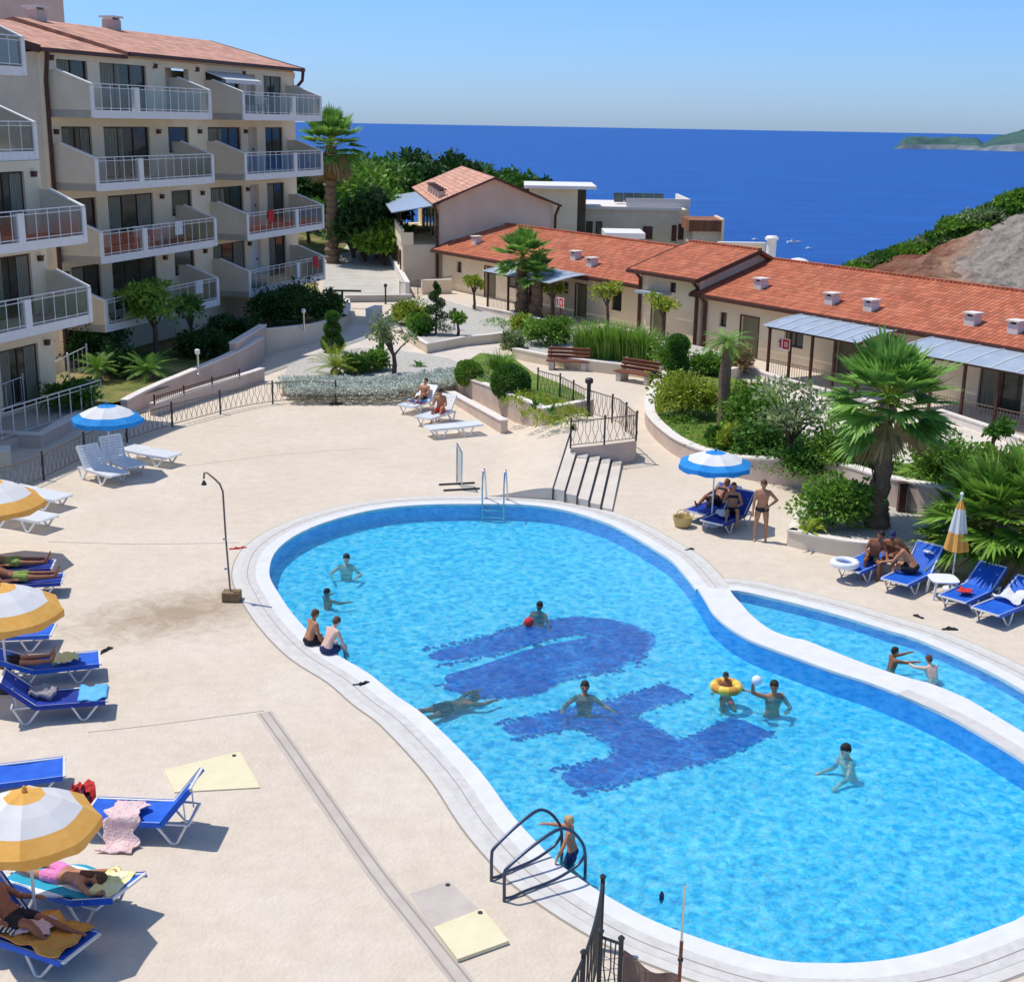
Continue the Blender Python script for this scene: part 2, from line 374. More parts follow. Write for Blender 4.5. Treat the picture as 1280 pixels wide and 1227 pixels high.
def sea():
    m = bpy.data.materials.new('sea_water'); m.use_nodes = True; nt = m.node_tree; N = nt.nodes; L = nt.links; b = N['Principled BSDF']
    g = N.new('ShaderNodeNewGeometry'); mp = N.new('ShaderNodeMapping'); mp.inputs['Scale'].default_value = (.35, 1, 1); L.new(g.outputs['Position'], mp.inputs[0])
    n = N.new('ShaderNodeTexNoise'); n.inputs['Scale'].default_value = .035; n.inputs['Detail'].default_value = 12; n.inputs['Roughness'].default_value = .82; L.new(mp.outputs[0], n.inputs['Vector'])
    rp = N.new('ShaderNodeValToRGB'); e = rp.color_ramp.elements; e[0].position = .35; e[0].color = (.002,.055,.26,1); e[1].position = .7; e[1].color = (.010,.12,.44,1)
    L.new(n.outputs[0], rp.inputs[0]); L.new(rp.outputs[0], b.inputs['Base Color']); b.inputs['Roughness'].default_value = .45; b.inputs['Specular IOR Level'].default_value = .25
    n2 = N.new('ShaderNodeTexNoise'); n2.inputs['Scale'].default_value = .35; n2.inputs['Detail'].default_value = 6; L.new(mp.outputs[0], n2.inputs['Vector'])
    bp = N.new('ShaderNodeBump'); bp.inputs['Strength'].default_value = .6; bp.inputs['Distance'].default_value = 1.6; L.new(n2.outputs[0], bp.inputs['Height']); L.new(bp.outputs[0], b.inputs['Normal'])
    return m
M['sea'] = sea()
def cliff():
    m = bpy.data.materials.new('cliff_rock'); m.use_nodes = True; nt = m.node_tree; N = nt.nodes; L = nt.links; b = N['Principled BSDF']
    g = N.new('ShaderNodeNewGeometry')
    n = N.new('ShaderNodeTexNoise'); n.inputs['Scale'].default_value = .10; n.inputs['Detail'].default_value = 8; n.inputs['Roughness'].default_value = .6; n.inputs['Distortion'].default_value = .6; L.new(g.outputs['Position'], n.inputs['Vector'])
    n2 = N.new('ShaderNodeTexNoise'); n2.inputs['Scale'].default_value = .9; n2.inputs['Detail'].default_value = 10; n2.inputs['Roughness'].default_value = .75; L.new(g.outputs['Position'], n2.inputs['Vector'])
    sx = N.new('ShaderNodeSeparateXYZ'); L.new(g.outputs['Position'], sx.inputs[0])
    dv = N.new('ShaderNodeMath'); dv.operation = 'DIVIDE'; L.new(sx.outputs[0], dv.inputs[0]); L.new(sx.outputs[1], dv.inputs[1])
    ma = N.new('ShaderNodeMapRange'); ma.inputs[1].default_value = .31; ma.inputs[2].default_value = .365; L.new(dv.outputs[0], ma.inputs[0])
    ad = N.new('ShaderNodeMath'); ad.operation = 'MULTIPLY_ADD'; ad.inputs[1].default_value = .8; L.new(ma.outputs[0], ad.inputs[0]); L.new(n.outputs[0], ad.inputs[2])
    rp = N.new('ShaderNodeValToRGB'); e = rp.color_ramp.elements; e[0].position = .45; e[0].color = (.30,.10,.05,1); e[1].position = 1.0; e[1].color = (.50,.44,.38,1); x = e.new(.72); x.color = (.60,.36,.23,1)
    L.new(ad.outputs[0], rp.inputs[0])
    r2 = N.new('ShaderNodeValToRGB'); r2.color_ramp.elements[0].position = .3; r2.color_ramp.elements[0].color = (.45,.42,.40,1); r2.color_ramp.elements[1].position = .62; r2.color_ramp.elements[1].color = (1.15,1.12,1.1,1); L.new(n2.outputs[0], r2.inputs[0])
    mx = N.new('ShaderNodeMix'); mx.data_type = 'RGBA'; mx.blend_type = 'MULTIPLY'; mx.inputs[0].default_value = 1; L.new(rp.outputs[0], mx.inputs[6]); L.new(r2.outputs[0], mx.inputs[7])
    L.new(mx.outputs[2], b.inputs['Base Color']); b.inputs['Roughness'].default_value = .95
    bp = N.new('ShaderNodeBump'); bp.inputs['Strength'].default_value = 1; bp.inputs['Distance'].default_value = .8; L.new(n2.outputs[0], bp.inputs['Height']); L.new(bp.outputs[0], b.inputs['Normal'])
    return m
M['cliff'] = cliff()
def deck_mat():
    """stone deck with damp sandy patch round the shower and faint stains"""
    m = M['deck']; nt = m.node_tree; N = nt.nodes; L = nt.links; b = N['Principled BSDF']
    g = N.new('ShaderNodeNewGeometry'); old = b.inputs['Base Color'].links[0].from_socket
    c = G(225, 765); vs = N.new('ShaderNodeVectorMath'); vs.operation = 'SUBTRACT'; vs.inputs[1].default_value = tuple(c); L.new(g.outputs['Position'], vs.inputs[0])
    ro = N.new('ShaderNodeVectorRotate'); ro.rotation_type = 'Z_AXIS'; ro.inputs['Angle'].default_value = rad(-38); L.new(vs.outputs[0], ro.inputs['Vector'])
    sc = N.new('ShaderNodeVectorMath'); sc.operation = 'MULTIPLY'; sc.inputs[1].default_value = (1/2.6, 1/1.5, 0); L.new(ro.outputs[0], sc.inputs[0])
    ln = N.new('ShaderNodeVectorMath'); ln.operation = 'LENGTH'; L.new(sc.outputs[0], ln.inputs[0])
    nz = N.new('ShaderNodeTexNoise'); nz.inputs['Scale'].default_value = 1.6; nz.inputs['Detail'].default_value = 10; nz.inputs['Roughness'].default_value = .75; nz.inputs['Distortion'].default_value = 1.2; L.new(g.outputs['Position'], nz.inputs['Vector'])
    ad = N.new('ShaderNodeMath'); ad.operation = 'MULTIPLY_ADD'; ad.inputs[1].default_value = 2.2; L.new(nz.outputs[0], ad.inputs[0]); L.new(ln.outputs['Value'], ad.inputs[2])
    mr = N.new('ShaderNodeMapRange'); mr.inputs[1].default_value = 1.25; mr.inputs[2].default_value = 2.25; mr.inputs[3].default_value = .85; mr.inputs[4].default_value = 0; L.new(ad.outputs[0], mr.inputs[0])
    mx = N.new('ShaderNodeMix'); mx.data_type = 'RGBA'; L.new(mr.outputs[0], mx.inputs[0]); L.new(old, mx.inputs[6]); mx.inputs[7].default_value = (.36,.26,.165,1)
    n3 = N.new('ShaderNodeTexNoise'); n3.inputs['Scale'].default_value = 2.8; n3.inputs['Detail'].default_value = 12; n3.inputs['Roughness'].default_value = .8; L.new(g.outputs['Position'], n3.inputs['Vector'])
    r3 = N.new('ShaderNodeMapRange'); r3.inputs[1].default_value = .3; r3.inputs[2].default_value = .7; r3.inputs[3].default_value = .89; r3.inputs[4].default_value = 1.07; L.new(n3.outputs[0], r3.inputs[0])
    hs = N.new('ShaderNodeHueSaturation'); L.new(mx.outputs[2], hs.inputs['Color']); L.new(r3.outputs[0], hs.inputs['Value']); L.new(hs.outputs[0], b.inputs['Base Color'])
deck_mat()
# ------------------------------------------------------------------ camera, sun, sky
cam = bpy.data.cameras.new('camera'); camo = bpy.data.objects.new('camera', cam); COL.objects.link(camo)
cam.sensor_fit = 'HORIZONTAL'; cam.sensor_width = 36; cam.lens = 36 * FPX / 1280; cam.clip_end = 60000; cam.clip_start = .1
mw = Matrix((( _r.x, _u.x, -_f.x, 0), (_r.y, _u.y, -_f.y, 0), (_r.z, _u.z, -_f.z, CAMH), (0, 0, 0, 1)))
camo.matrix_world = mw; bpy.context.scene.camera = camo
SUN = Vector((-.42, .17, 1)).normalized()
sl = bpy.data.lights.new('sun', 'SUN'); sl.energy = 3.7; sl.angle = rad(.53); sl.color = (1, .955, .88)
so = bpy.data.objects.new('sun', sl); so.rotation_euler = SUN.to_track_quat('Z', 'Y').to_euler(); COL.objects.link(so)
w = bpy.data.worlds.new('World'); bpy.context.scene.world = w; w.use_nodes = True
wn = w.node_tree; sk = wn.nodes.new('ShaderNodeTexSky'); sk.sky_type = 'NISHITA'; sk.sun_disc = False
sk.sun_elevation = math.asin(SUN.z); sk.sun_rotation = math.atan2(SUN.x, SUN.y)
sk.altitude = 60; sk.air_density = 1.0; sk.dust_density = .35; sk.ozone_density = 2.5
tcw = wn.nodes.new('ShaderNodeTexCoord'); sxw = wn.nodes.new('ShaderNodeSeparateXYZ'); wn.links.new(tcw.outputs['Generated'], sxw.inputs[0])
rw = wn.nodes.new('ShaderNodeValToRGB'); wn.links.new(sxw.outputs[2], rw.inputs[0]); ew = rw.color_ramp.elements   # clear summer air: the low sky bluer than the model gives
ew[0].position = 0; ew[0].color = (.43,.62,1.10,1); ew[1].position = .6; ew[1].color = (1,1,1,1); xw = ew.new(.08); xw.color = (.44,.67,1.10,1); xw = ew.new(.25); xw.color = (.34,.60,1.02,1)
mw_ = wn.nodes.new('ShaderNodeMix'); mw_.data_type = 'RGBA'; mw_.blend_type = 'MULTIPLY'; mw_.inputs[0].default_value = 1; wn.links.new(sk.outputs[0], mw_.inputs[6]); wn.links.new(rw.outputs[0], mw_.inputs[7])
wn.links.new(mw_.outputs[2], wn.nodes['Background'].inputs[0]); wn.nodes['Background'].inputs[1].default_value = .15
sc = bpy.context.scene; sc.view_settings.view_transform = 'Standard'; sc.view_settings.look = 'None'; sc.view_settings.exposure = 0
sc.cycles.max_bounces = 8; sc.cycles.transparent_max_bounces = 16

# ------------------------------------------------------------------ curves
def smooth_line(pts, closed=False, sub=6):
    out = []; n = len(pts)
    rng = range(n if closed else n-1)
    for i in rng:
        if closed: p0, p1, p2, p3 = pts[(i-1) % n], pts[i], pts[(i+1) % n], pts[(i+2) % n]
        else: p0, p1, p2, p3 = pts[max(i-1, 0)], pts[i], pts[i+1], pts[min(i+2, n-1)]
        for k in range(sub):
            t = k/sub
            out.append(0.5*((2*p1)+(-p0+p2)*t+(2*p0-5*p1+4*p2-p3)*t*t+(-p0+3*p1-3*p2+p3)*t**3))
    if not closed: out.append(pts[-1])
    return out
def gp(l, z=0): return [G(x, y, z) for x, y in l]

POOLZ = -.04
main_px = [(612,630),(664,631.5),(712,639),(760,654),(790,669),(820,687),(842,702),(867,731),(881,752),(892,770),(913,788),(942,804.5),(991,823),(1040,841),(1090,857),(1139,877),(1188,900),(1230,924),(1280,955),(1325,990),(1352,1030),(1358,1070),(1335,1108),(1280,1147),(1250,1160),(1200,1179),(1150,1194),(1090,1204),(1030,1206),(975,1203),(920,1190),(860,1170),(812,1151),(765,1126),(719,1097),(687,1072),(640,1022),(594,960),(530,896),(492,869),(457,841),(409,812),(371,776),(346,741),(335,715),(347,685),(389,659),(457,639),(526,631)]
small_px = [(914,738),(964,747),(1036,765),(1108,787),(1142,797),(1188,816),(1237,839),(1280,863),(1340,900),(1392,950),(1385,968),(1350,962),(1280,919),(1237,893),(1204,874),(1165,858),(1139,851),(1103,840),(1057,823),(1007,803),(991,800),(964,790),(942,774),(928,759)]
MAIN = smooth_line(gp(main_px), True, 4); SMALL = smooth_line(gp(small_px), True, 4)
def area(p): return sum(p[i].x*p[(i+1) % len(p)].y-p[(i+1) % len(p)].x*p[i].y for i in range(len(p)))
if area(MAIN) < 0: MAIN.reverse(); MREV = True
else: MREV = False
if area(SMALL) < 0: SMALL.reverse()

# deck: one sheet with the two basins cut out
deck_poly = [Vector(p) for p in ((-40,5,0),(40,5,0),(40,30,0),(42,60,0),(30,96,0),(-30,96,0),(-40,60,0))]
def holed(outer, holes, z, name, m):
    loops = [[Vector((p.x, p.y, 0)) for p in L_] for L_ in [outer]+holes]
    tri = tessellate_polygon(loops); flat = [p for L_ in loops for p in L_]
    b = MB(); b.add([(p.x, p.y, z) for p in flat], [tuple(t) for t in tri])
    o = b.build(name, m)
    bm = bmesh.new(); bm.from_mesh(o.data); bmesh.ops.recalc_face_normals(bm, faces=bm.faces)
    if sum(f.normal.z for f in bm.faces) < 0: bmesh.ops.reverse_faces(bm, faces=bm.faces)
    bm.to_mesh(o.data); bm.free(); return o
tag(holed(deck_poly, [MAIN, SMALL], 0, 'pool_deck', M['deck']), kind='structure')

# basins
def basin(name, loop, depth):
    b = MB(); n = len(loop)
    b.v = [(p.x, p.y, .0) for p in loop] + [(p.x, p.y, -depth) for p in loop]
    for i in range(n):
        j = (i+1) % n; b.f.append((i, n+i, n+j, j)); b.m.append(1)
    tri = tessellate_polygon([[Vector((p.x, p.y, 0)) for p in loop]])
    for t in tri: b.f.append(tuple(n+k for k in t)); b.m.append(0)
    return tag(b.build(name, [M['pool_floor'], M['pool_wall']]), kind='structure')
PD = .47
basin('main_pool_basin', MAIN, PD); basin('side_pool_basin', SMALL, .26)
def flat(name, loop, z, m, kind='structure'):
    b = MB(); tri = tessellate_polygon([[Vector((p.x, p.y, 0)) for p in loop]])
    b.add([(p.x, p.y, z) for p in loop], [tuple(t) for t in tri])
    o = b.build(name, m); me = o.data
    if me.polygons and sum(p.normal.z*p.area for p in me.polygons) < 0: me.flip_normals()
    return tag(o, kind=kind) if kind else o
flat('main_pool_water', MAIN, POOLZ, M['water']); flat('side_pool_water', SMALL, POOLZ, M['water'])

# mosaic emblem on the pool floor
def stroke(pts, wds, z, grow=1):
    P = smooth_line(gp(pts, -PD), False, 40); L1 = []; L2 = []; n = len(P)
    for i, p in enumerate(P):
        d = (P[min(i+1, n-1)]-P[max(i-1, 0)]); d.z = 0; d.normalize(); q = Vector((-d.y, d.x, 0))
        t = i/(n-1)*(len(wds)-1); k = min(int(t), len(wds)-2); wv = wds[k]+(wds[k+1]-wds[k])*(t-k)
        wv *= grow*(1+.16*noise.noise(Vector((p.x*2.3, p.y*2.3, z*50)))); ta = min(1, i/(n*.05), (n-1-i)/(n*.05))**.5; wv *= .35+.65*ta
        L1.append(p+q*(wv/2+R_.uniform(-.05, .05))); L2.append(p-q*(wv/2+R_.uniform(-.05, .05)))
    b = MB(); b.v = [(p.x, p.y, z) for p in L1]+[(p.x, p.y, z) for p in L2]
    for i in range(n-1): b.f.append((i, n+i, n+i+1, i+1)); b.m.append(0)
    return b
emb = thing('floor_emblem', 'dark blue mosaic emblem of curved and crossing strokes on the pool floor', 'emblem', G(720, 860, -PD))
def em(b, m):
    o = b.build('stroke', m, emb, world=True)
    if sum(p.normal.z for p in o.data.polygons) < 0: o.data.flip_normals()
fl = flat('fill', smooth_line(gp([(556,846),(600,832),(650,815),(700,803),(765,795),(780,815),(768,834),(705,846),(660,862),(622,868),(578,861)], -PD), True, 12), -PD+.0095, M['pool_letter'], None)
fl.parent = emb; fl.location = -emb.location
for kk, st_a in enumerate([([(538,822),(600,810),(655,795),(700,784),(748,784),(778,800),(765,825)], [.45,.75,.8,.9,1.1,1.2,.9]), ([(560,852),(600,858),(650,857),(700,838),(750,828),(776,812)], [.5,.9,.9,.6,.8,.5]), ([(632,914),(680,904),(735,893),(790,880),(848,862)], [.4,.6,.7,.6,.7]), ([(728,893),(770,908),(806,930),(824,947)], [.7,.95,1.15,1.0]), ([(706,977),(760,966),(820,947),(880,934),(942,906)], [.45,.8,.9,.8,.9])]):
    o_ = stroke(st_a[0], st_a[1], -PD+.0045+.0006*kk, 1.22).build('stroke_halo', M['pool_mid'], emb, world=True)
    if sum(p.normal.z for p in o_.data.polygons) < 0: o_.data.flip_normals()
em(stroke([(538,822),(600,810),(655,795),(700,784),(748,784),(778,800),(765,825)], [.45,.75,.8,.9,1.1,1.2,.9], -PD+.008), M['pool_letter'])
em(stroke([(560,852),(600,858),(650,857),(700,838),(750,828),(776,812)], [.5,.9,.9,.6,.8,.5], -PD+.012), M['pool_letter'])
em(stroke([(632,914),(680,904),(735,893),(790,880),(848,862)], [.4,.6,.7,.6,.7], -PD+.008), M['pool_letter'])
em(stroke([(728,893),(770,908),(806,930),(824,947)], [.7,.95,1.15,1.0], -PD+.012), M['pool_letter'])
em(stroke([(706,977),(760,966),(820,947),(880,934),(942,906)], [.45,.8,.9,.8,.9], -PD+.016), M['pool_letter'])

# loose single tiles break the edge of every stroke
sp = MB(); rs = random.Random(3)
for (pts_, wv_) in ((([(538,822),(600,810),(655,795),(700,784),(748,784),(778,800),(768,830)]), .85), (([(560,852),(600,866),(650,864),(705,846),(768,834)]), .25), (([(632,914),(680,904),(735,893),(790,880),(848,862)]), .62), (([(728,893),(770,908),(806,930),(824,947)]), .95), (([(706,977),(760,966),(820,947),(880,934),(942,906)]), .78)):
    P_e = smooth_line(gp(pts_, -PD), False, 20)
    for i in range(1, len(P_e)):
        d_ = (P_e[i]-P_e[i-1]); d_.z = 0; d_.normalize(); q_ = Vector((-d_.y, d_.x, 0))
        for s_ in (-1, 1):
            for _ in range(2):
                c_ = P_e[i]+q_*s_*(wv_/2+abs(rs.gauss(.0, .075)))+d_*rs.uniform(-.1, .1); h_ = rs.uniform(.018, .038); a_ = rs.random()*3
                ux = Vector((math.cos(a_), math.sin(a_), 0))*h_; uy = Vector((-math.sin(a_), math.cos(a_), 0))*h_; c_.z = -PD+.013+rs.random()*.002; sp.add([c_-ux-uy, c_+ux-uy, c_+ux+uy, c_-ux+uy], [(0, 1, 2, 3)])
so_ = sp.build('loose_tiles', M['pool_letter'], emb, world=True); so_['kind'] = 'stuff'

# copings: rings of white rim, gutter band and outer line
def ribbon(line, o0, o1, z, z2=None, closed=False):
    n = len(line); A = []; B = []
    for i, p in enumerate(line):
        a = line[(i-1) % n] if closed else line[max(i-1, 0)]; c = line[(i+1) % n] if closed else line[min(i+1, n-1)]
        d = c-a; d.z = 0; d.normalize(); q = Vector((d.y, -d.x, 0))   # outward for counter-clockwise loops
        A.append(p+q*o0); B.append(p+q*o1)
    b = MB(); b.v = [(p.x, p.y, z) for p in A]+[(p.x, p.y, z if z2 is None else z2) for p in B]
    for i in range(n if closed else n-1):
        j = (i+1) % n; b.f.append((i, n+i, n+j, j)); b.m.append(0)
    return b
def up(o):
    if sum(p.normal.z for p in o.data.polygons) < 0: o.data.flip_normals()
    return o
def near(loop, x, y):
    q = G(x, y); return min(range(len(loop)), key=lambda i: (loop[i]-q).length)
def seg(loop, i, j):
    n = len(loop); r = [];
    while True:
        r.append(loop[i % n]); 
        if i % n == j % n: break
        i += 1
    return r
# counter-clockwise, the main pool edge runs far side -> left -> near side -> right -> island -> far side
ia = near(MAIN, 872, 738); ib = near(MAIN, 1352, 1030)
ml = seg(MAIN, ia, ib)
if len(ml) < len(MAIN)*.4: ml = seg(MAIN, ib, ia)
ja = near(SMALL, 1392, 950); jb = near(SMALL, 914, 738)
sl_ = seg(SMALL, ja, jb)
cop = thing('pool_coping', 'pale stone coping with white rims and a gutter band around the curved pools', 'coping', G(600, 625))
for L_ in (ml, sl_):
    n_ = len(L_)
    up(ribbon(L_, -.03, .84, .012).build('border', M['border'], cop, world=True))
    up(ribbon(L_, .30, .66, .016).build('gutter', M['rim_tile'], cop, world=True))
    up(ribbon(L_, -.03, .30, .0155).build('rim', M['white_rim'], cop, world=True))
    b_ = ribbon(L_, .48, .495, .020); up(b_.build('gutter_line', M['seam'], cop, world=True))
    up(ribbon(L_, .84, .87, .006).build('outer_seam', M['seam'], cop, world=True))
    # lip face hanging into the basin
    n = len(L_); lb = MB(); lb.v = [(p.x, p.y, .012) for p in L_]+[(p.x, p.y, -.10) for p in L_]
    for k in range(n-1): lb.f.append((k, k+1, n+k+1, n+k)); lb.m.append(0)
    off = ribbon(L_, -.03, -.03, .0125, -.06); lb2 = off.build('lip', M['white_rim'], cop, world=True)
# island between the two basins, raised as a white wall top
isl_m = [p for p in (seg(MAIN, ib, ia) if len(seg(MAIN, ib, ia)) < len(ml) else seg(MAIN, ia, ib))]
isl_s = [p for p in (seg(SMALL, jb, ja))]
A_ = isl_m; B_ = isl_s
if (A_[0]-B_[0]).length > (A_[0]-B_[-1]).length: B_ = list(reversed(B_))
poly = A_ + list(reversed(B_))
ib_ = MB(); ib_.prism([(p.x, p.y) for p in poly], -.02, .055)
io = ib_.build('divider_wall_top', M['white_rim'], cop, world=True)
# right of (1100,870) the divider has the gutter tile in its middle
ctr = []
for k in range(12):
    t = k/11; a = G(1090+(1330-1090)*t, 0, 0)
gl_ = gp([(1128,864),(1165,880),(1205,899),(1245,922),(1290,950),(1335,985)], .055)
up(ribbon(smooth_line(gl_, False, 4), -.16, .16, .059).build('gutter', M['rim_tile'], cop, world=True))

# ------------------------------------------------------------------ deck details
def strip(name, pts, wd, z, m, kind='structure'):
    P = gp(pts); b = ribbon(smooth_line(P, False, 3), -wd/2, wd/2, z); return tag(up(b.build(name, m)), kind=kind)
strip('deck_drain_strip', [(330,890),(365,940),(410,1005),(470,1090),(530,1165),(585,1235)], .30, .004, M['joint'])
strip('deck_joint', [(325,892),(360,941),(404,1006),(463,1091),(522,1166),(576,1236)], .03, .008, M['seam'])
strip('deck_joint', [(336,890),(372,940),(417,1004),(478,1089),(538,1164),(594,1234)], .03, .009, M['seam'])
strip('deck_joint', [(110,915),(200,905),(330,888)], .02, .006, M['joint'])
strip('deck_joint', [(60,677),(180,680),(300,678)], .02, .006, M['joint'])
strip('deck_joint', [(215,585),(350,568),(470,560)], .02, .006, M['joint'])
def panel(name, label, px, z0, z1, m, lip=True):
    c = G(*px[0]); t = thing(name, label, 'hatch', (c.x, c.y, 0))
    P = gp(px); b = MB(); b.prism([(p.x, p.y) for p in P], z0, z1); b.build('cover', m, t, world=True)
    mid = sum(P, Vector())/4; q = mid + (P[1]-mid)*.8
    b = MB(); b.lathe([(.035, 0), (.035, .012), (.02, .014)], (q.x, q.y, z1), 10); b.build('lift_hole', M['dark_iron'], t, world=True)
    return t
panel('deck_hatch', 'cream access hatch slab lying on the deck beyond the blue lounger with the pink towel', [(205,963),(300,940),(325,985),(218,991)], .003, .022, M['hatch'])
panel('deck_hatch', 'thick cream hatch cover with a dark edge near the bottom of the deck', [(542,1163),(603,1139),(636,1180),(572,1203)], .005, .06, M['hatch'])
panel('deck_hatch', 'flush stone coloured hatch outlined by a thin seam beside the curved pool coping', [(513,1117),(561,1101),(600,1138),(541,1160)], .002, .008, M['joint'])
# stair: five treads going down to the right below the railing
stair = thing('deck_steps', 'five shallow stone steps running down beside the railing to the pool coping', 'steps', G(735, 600))
T0 = [G(713, 561), G(726, 566), G(739, 571), G(752, 575), G(764, 578), G(777, 581)]
B0 = [G(690, 625), G(705, 628), G(720, 631), G(735, 634), G(750, 637), G(765, 640)]
zt = [.68, .55, .42, .29, .16, .04]; zb = [.36, .29, .22, .155, .09, .025]
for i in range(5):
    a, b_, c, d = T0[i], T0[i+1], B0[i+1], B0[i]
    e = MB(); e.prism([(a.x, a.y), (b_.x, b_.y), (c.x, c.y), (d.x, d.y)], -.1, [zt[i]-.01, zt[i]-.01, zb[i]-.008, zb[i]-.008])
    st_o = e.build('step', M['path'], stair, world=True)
    q = (b_-a).normalized()*.075; e = MB(); e.prism([(a.x, a.y), (a.x+q.x, a.y+q.y), (d.x+q.x, d.y+q.y), (d.x, d.y)], -.05, [zt[i]-.004, zt[i]-.004, zb[i]-.002, zb[i]-.002]); e.build('shadow_grip_strip', M['dark_iron'], st_o, world=True)  # dark strip put in as the step's shadow line, made as an anti-slip edge
# raised ground left of the steps
def hump(u, v):
    s = max(0, min(1, 1-u)); s = s*s*(3-2*s); return (.70+(.36-.70)*v)*s+.004
hb = MB(); NU, NV = 16, 12; TL = G(640, 528); BL = G(600, 620); T1 = G(722, 535); B1 = B0[0]
for i in range(NU+1):
    for j in range(NV+1):
        u = i/NU; v = j/NV
        right = T1.lerp(B1, v) if False else (T1.lerp(T0[0], v*3) if v < 1/3 else T0[0].lerp(B1, (v-1/3)*1.5))
        left = TL.lerp(BL, v); p = right.lerp(left, u)
        vv = max(0, (v-1/3)*1.5); hb.v.append((p.x, p.y, hump(u, vv)))
for i in range(NU):
    for j in range(NV):
        a = i*(NV+1)+j; hb.f.append((a, a+1, a+NV+2, a+NV+1)); hb.m.append(0)
# face towards the coping
base = len(hb.v)
for i in range(NU+1):
    x, y, z = hb.v[i*(NV+1)+NV]; hb.v.append((x, y, z)); hb.v.append((x, y, -.05))
for i in range(NU): hb.f.append((base+2*i, base+2*i+1, base+2*i+3, base+2*i+2)); hb.m.append(0)
ho = hb.build('deck_ramp', M['deck'], smooth=True); up(ho); tag(ho, kind='structure')
# landing behind the railing wall
lp = gp([(713,560),(754,556),(795,551),(796,545),(773,531),(730,517),(705,512),(722,535)], .70)
lb = MB(); lb.prism([(p.x, p.y) for p in lp], -.05, .70); tag(lb.build('stair_landing', [M['wall_pink']], None), kind='structure')
lt = flat('landing_floor', [p+(sum(lp, Vector())/len(lp)-p)*.01 for p in lp], .704, M['deck'])

# ------------------------------------------------------------------ upper paths and road
flat('upper_path', gp([(880,470),(960,480),(1010,540),(1060,580),(1400,640),(1400,570),(1240,520),(1050,480),(900,455),(840,440),(780,430),(690,415),(560,375),(520,372),(560,392),(640,412)]), .006, M['path'])
flat('garden_path', gp([(350,468),(400,425),(440,405),(478,398),(540,418),(640,424),(600,452),(420,480)]), .0045, M['path'])
# sloping concrete ramp to the left of the gable house
rp_ = [(405,372),(512,372),(484,308),(470,302),(410,300)]
RP = [G(404,374), G(513,373), DD(478,300,112), DD(404,300,112)]
rb = MB(); NN = 14
for i in range(NN+1):
    t = i/NN; a = RP[0].lerp(RP[3], t); b_ = RP[1].lerp(RP[2], t); a.z += .02; b_.z += .02; rb.v += [tuple(a), tuple(b_)]
for i in range(NN): rb.f.append((2*i, 2*i+1, 2*i+3, 2*i+2)); rb.m.append(0)
tag(up(rb.build('access_road', M['concrete'])), kind='structure')

# ------------------------------------------------------------------ terrain, cliff, sea, headland
def fbm(x, y, s, o=5):
    v = 0; a = 1
    for k in range(o): v += a*noise.noise(Vector((x*s, y*s, 7.3+k))); a *= .5; s *= 2.03
    return v
def sst(a, b, x):
    t = max(0, min(1, (x-a)/(b-a))); return t*t*(3-2*t)
def terr(x, y):
    # shelf of the resort, falling to the sea beyond
    drop = sst(96, 150, y-.8*max(0, 4-x)); hole = sst(22, 30, x)*sst(82, 88, y)
    z = -.06 - 16*drop - 45*sst(150, 330, y)
    # left rise carries the trees
    z += 9*sst(-8, -40, x)*sst(88, 110, y)*(1-sst(170, 260, y))
    return z-9*hole
tb = MB(); X0, X1, Y0, Y1 = -220, 260, -40, 400; st = 6
nx = int((X1-X0)/st)+1; ny = int((Y1-Y0)/st)+1
deck_x = 39
for j in range(ny):
    for i in range(nx):
        x = X0+i*st; y = Y0+j*st; z = terr(x, y)
        if y < 94 and abs(x) < 45: z = min(z, -1.2)
        if y < 5: z = -1.2
        tb.v.append((x, y, z+(.5*fbm(x, y, .05) if y > 100 else 0)))
for j in range(ny-1):
    for i in range(nx-1): a = j*nx+i; tb.f.append((a, a+1, a+nx+1, a+nx)); tb.m.append(0)
tag(tb.build('terrain', M['dirt_lawn'], smooth=True), kind='structure')
# right-hand slope of cut rock
CRS = [(1060,352),(1080,338),(1100,328),(1150,314),(1190,300),(1216,286),(1250,272),(1285,256),(1340,230),(1420,190),(1600,120)]
CRS = [DD(a, b, 118) for a, b in CRS]
def crest_at(x):
    if x <= CRS[0].x: return CRS[0].z-(CRS[0].x-x)*.9
    for i in range(1, len(CRS)):
        if x <= CRS[i].x: t = (x-CRS[i-1].x)/(CRS[i].x-CRS[i-1].x); return CRS[i-1].z+(CRS[i].z-CRS[i-1].z)*t
    return CRS[-1].z
def hillz(x, y):
    # crest follows the surveyed skyline, falling toward the sea on the left
    cy = 118
    crest = crest_at(x)
    h = -4.2+(crest+4.2)*max(0, min(1, (y-86)/(cy-86)))**.8
    if y > cy: h = crest-(y-cy)*.55
    return h+.6*fbm(x, y, .12, 6)+1.5*abs(fbm(x, y, .28, 6))*sst(121, 112, y)
cb = MB(); st = .5; nx = int((80-24)/st)+1; ny = int((160-84)/st)+1
for j in range(ny):
    for i in range(nx):
        x = 24+i*st; y = 84+j*st; cb.v.append((x, y, hillz(x, y)))
for j in range(ny-1):
    for i in range(nx-1): a = j*nx+i; cb.f.append((a, a+1, a+nx+1, a+nx)); cb.m.append(0)
tag(cb.build('rocky_hillside', M['cliff'], smooth=False), kind='structure')
SEAZ = -45
sb = MB(); sb.box(-30000, 150, SEAZ-30, 30000, 24000, SEAZ); tag(sb.build('sea', M['sea']), kind='structure')
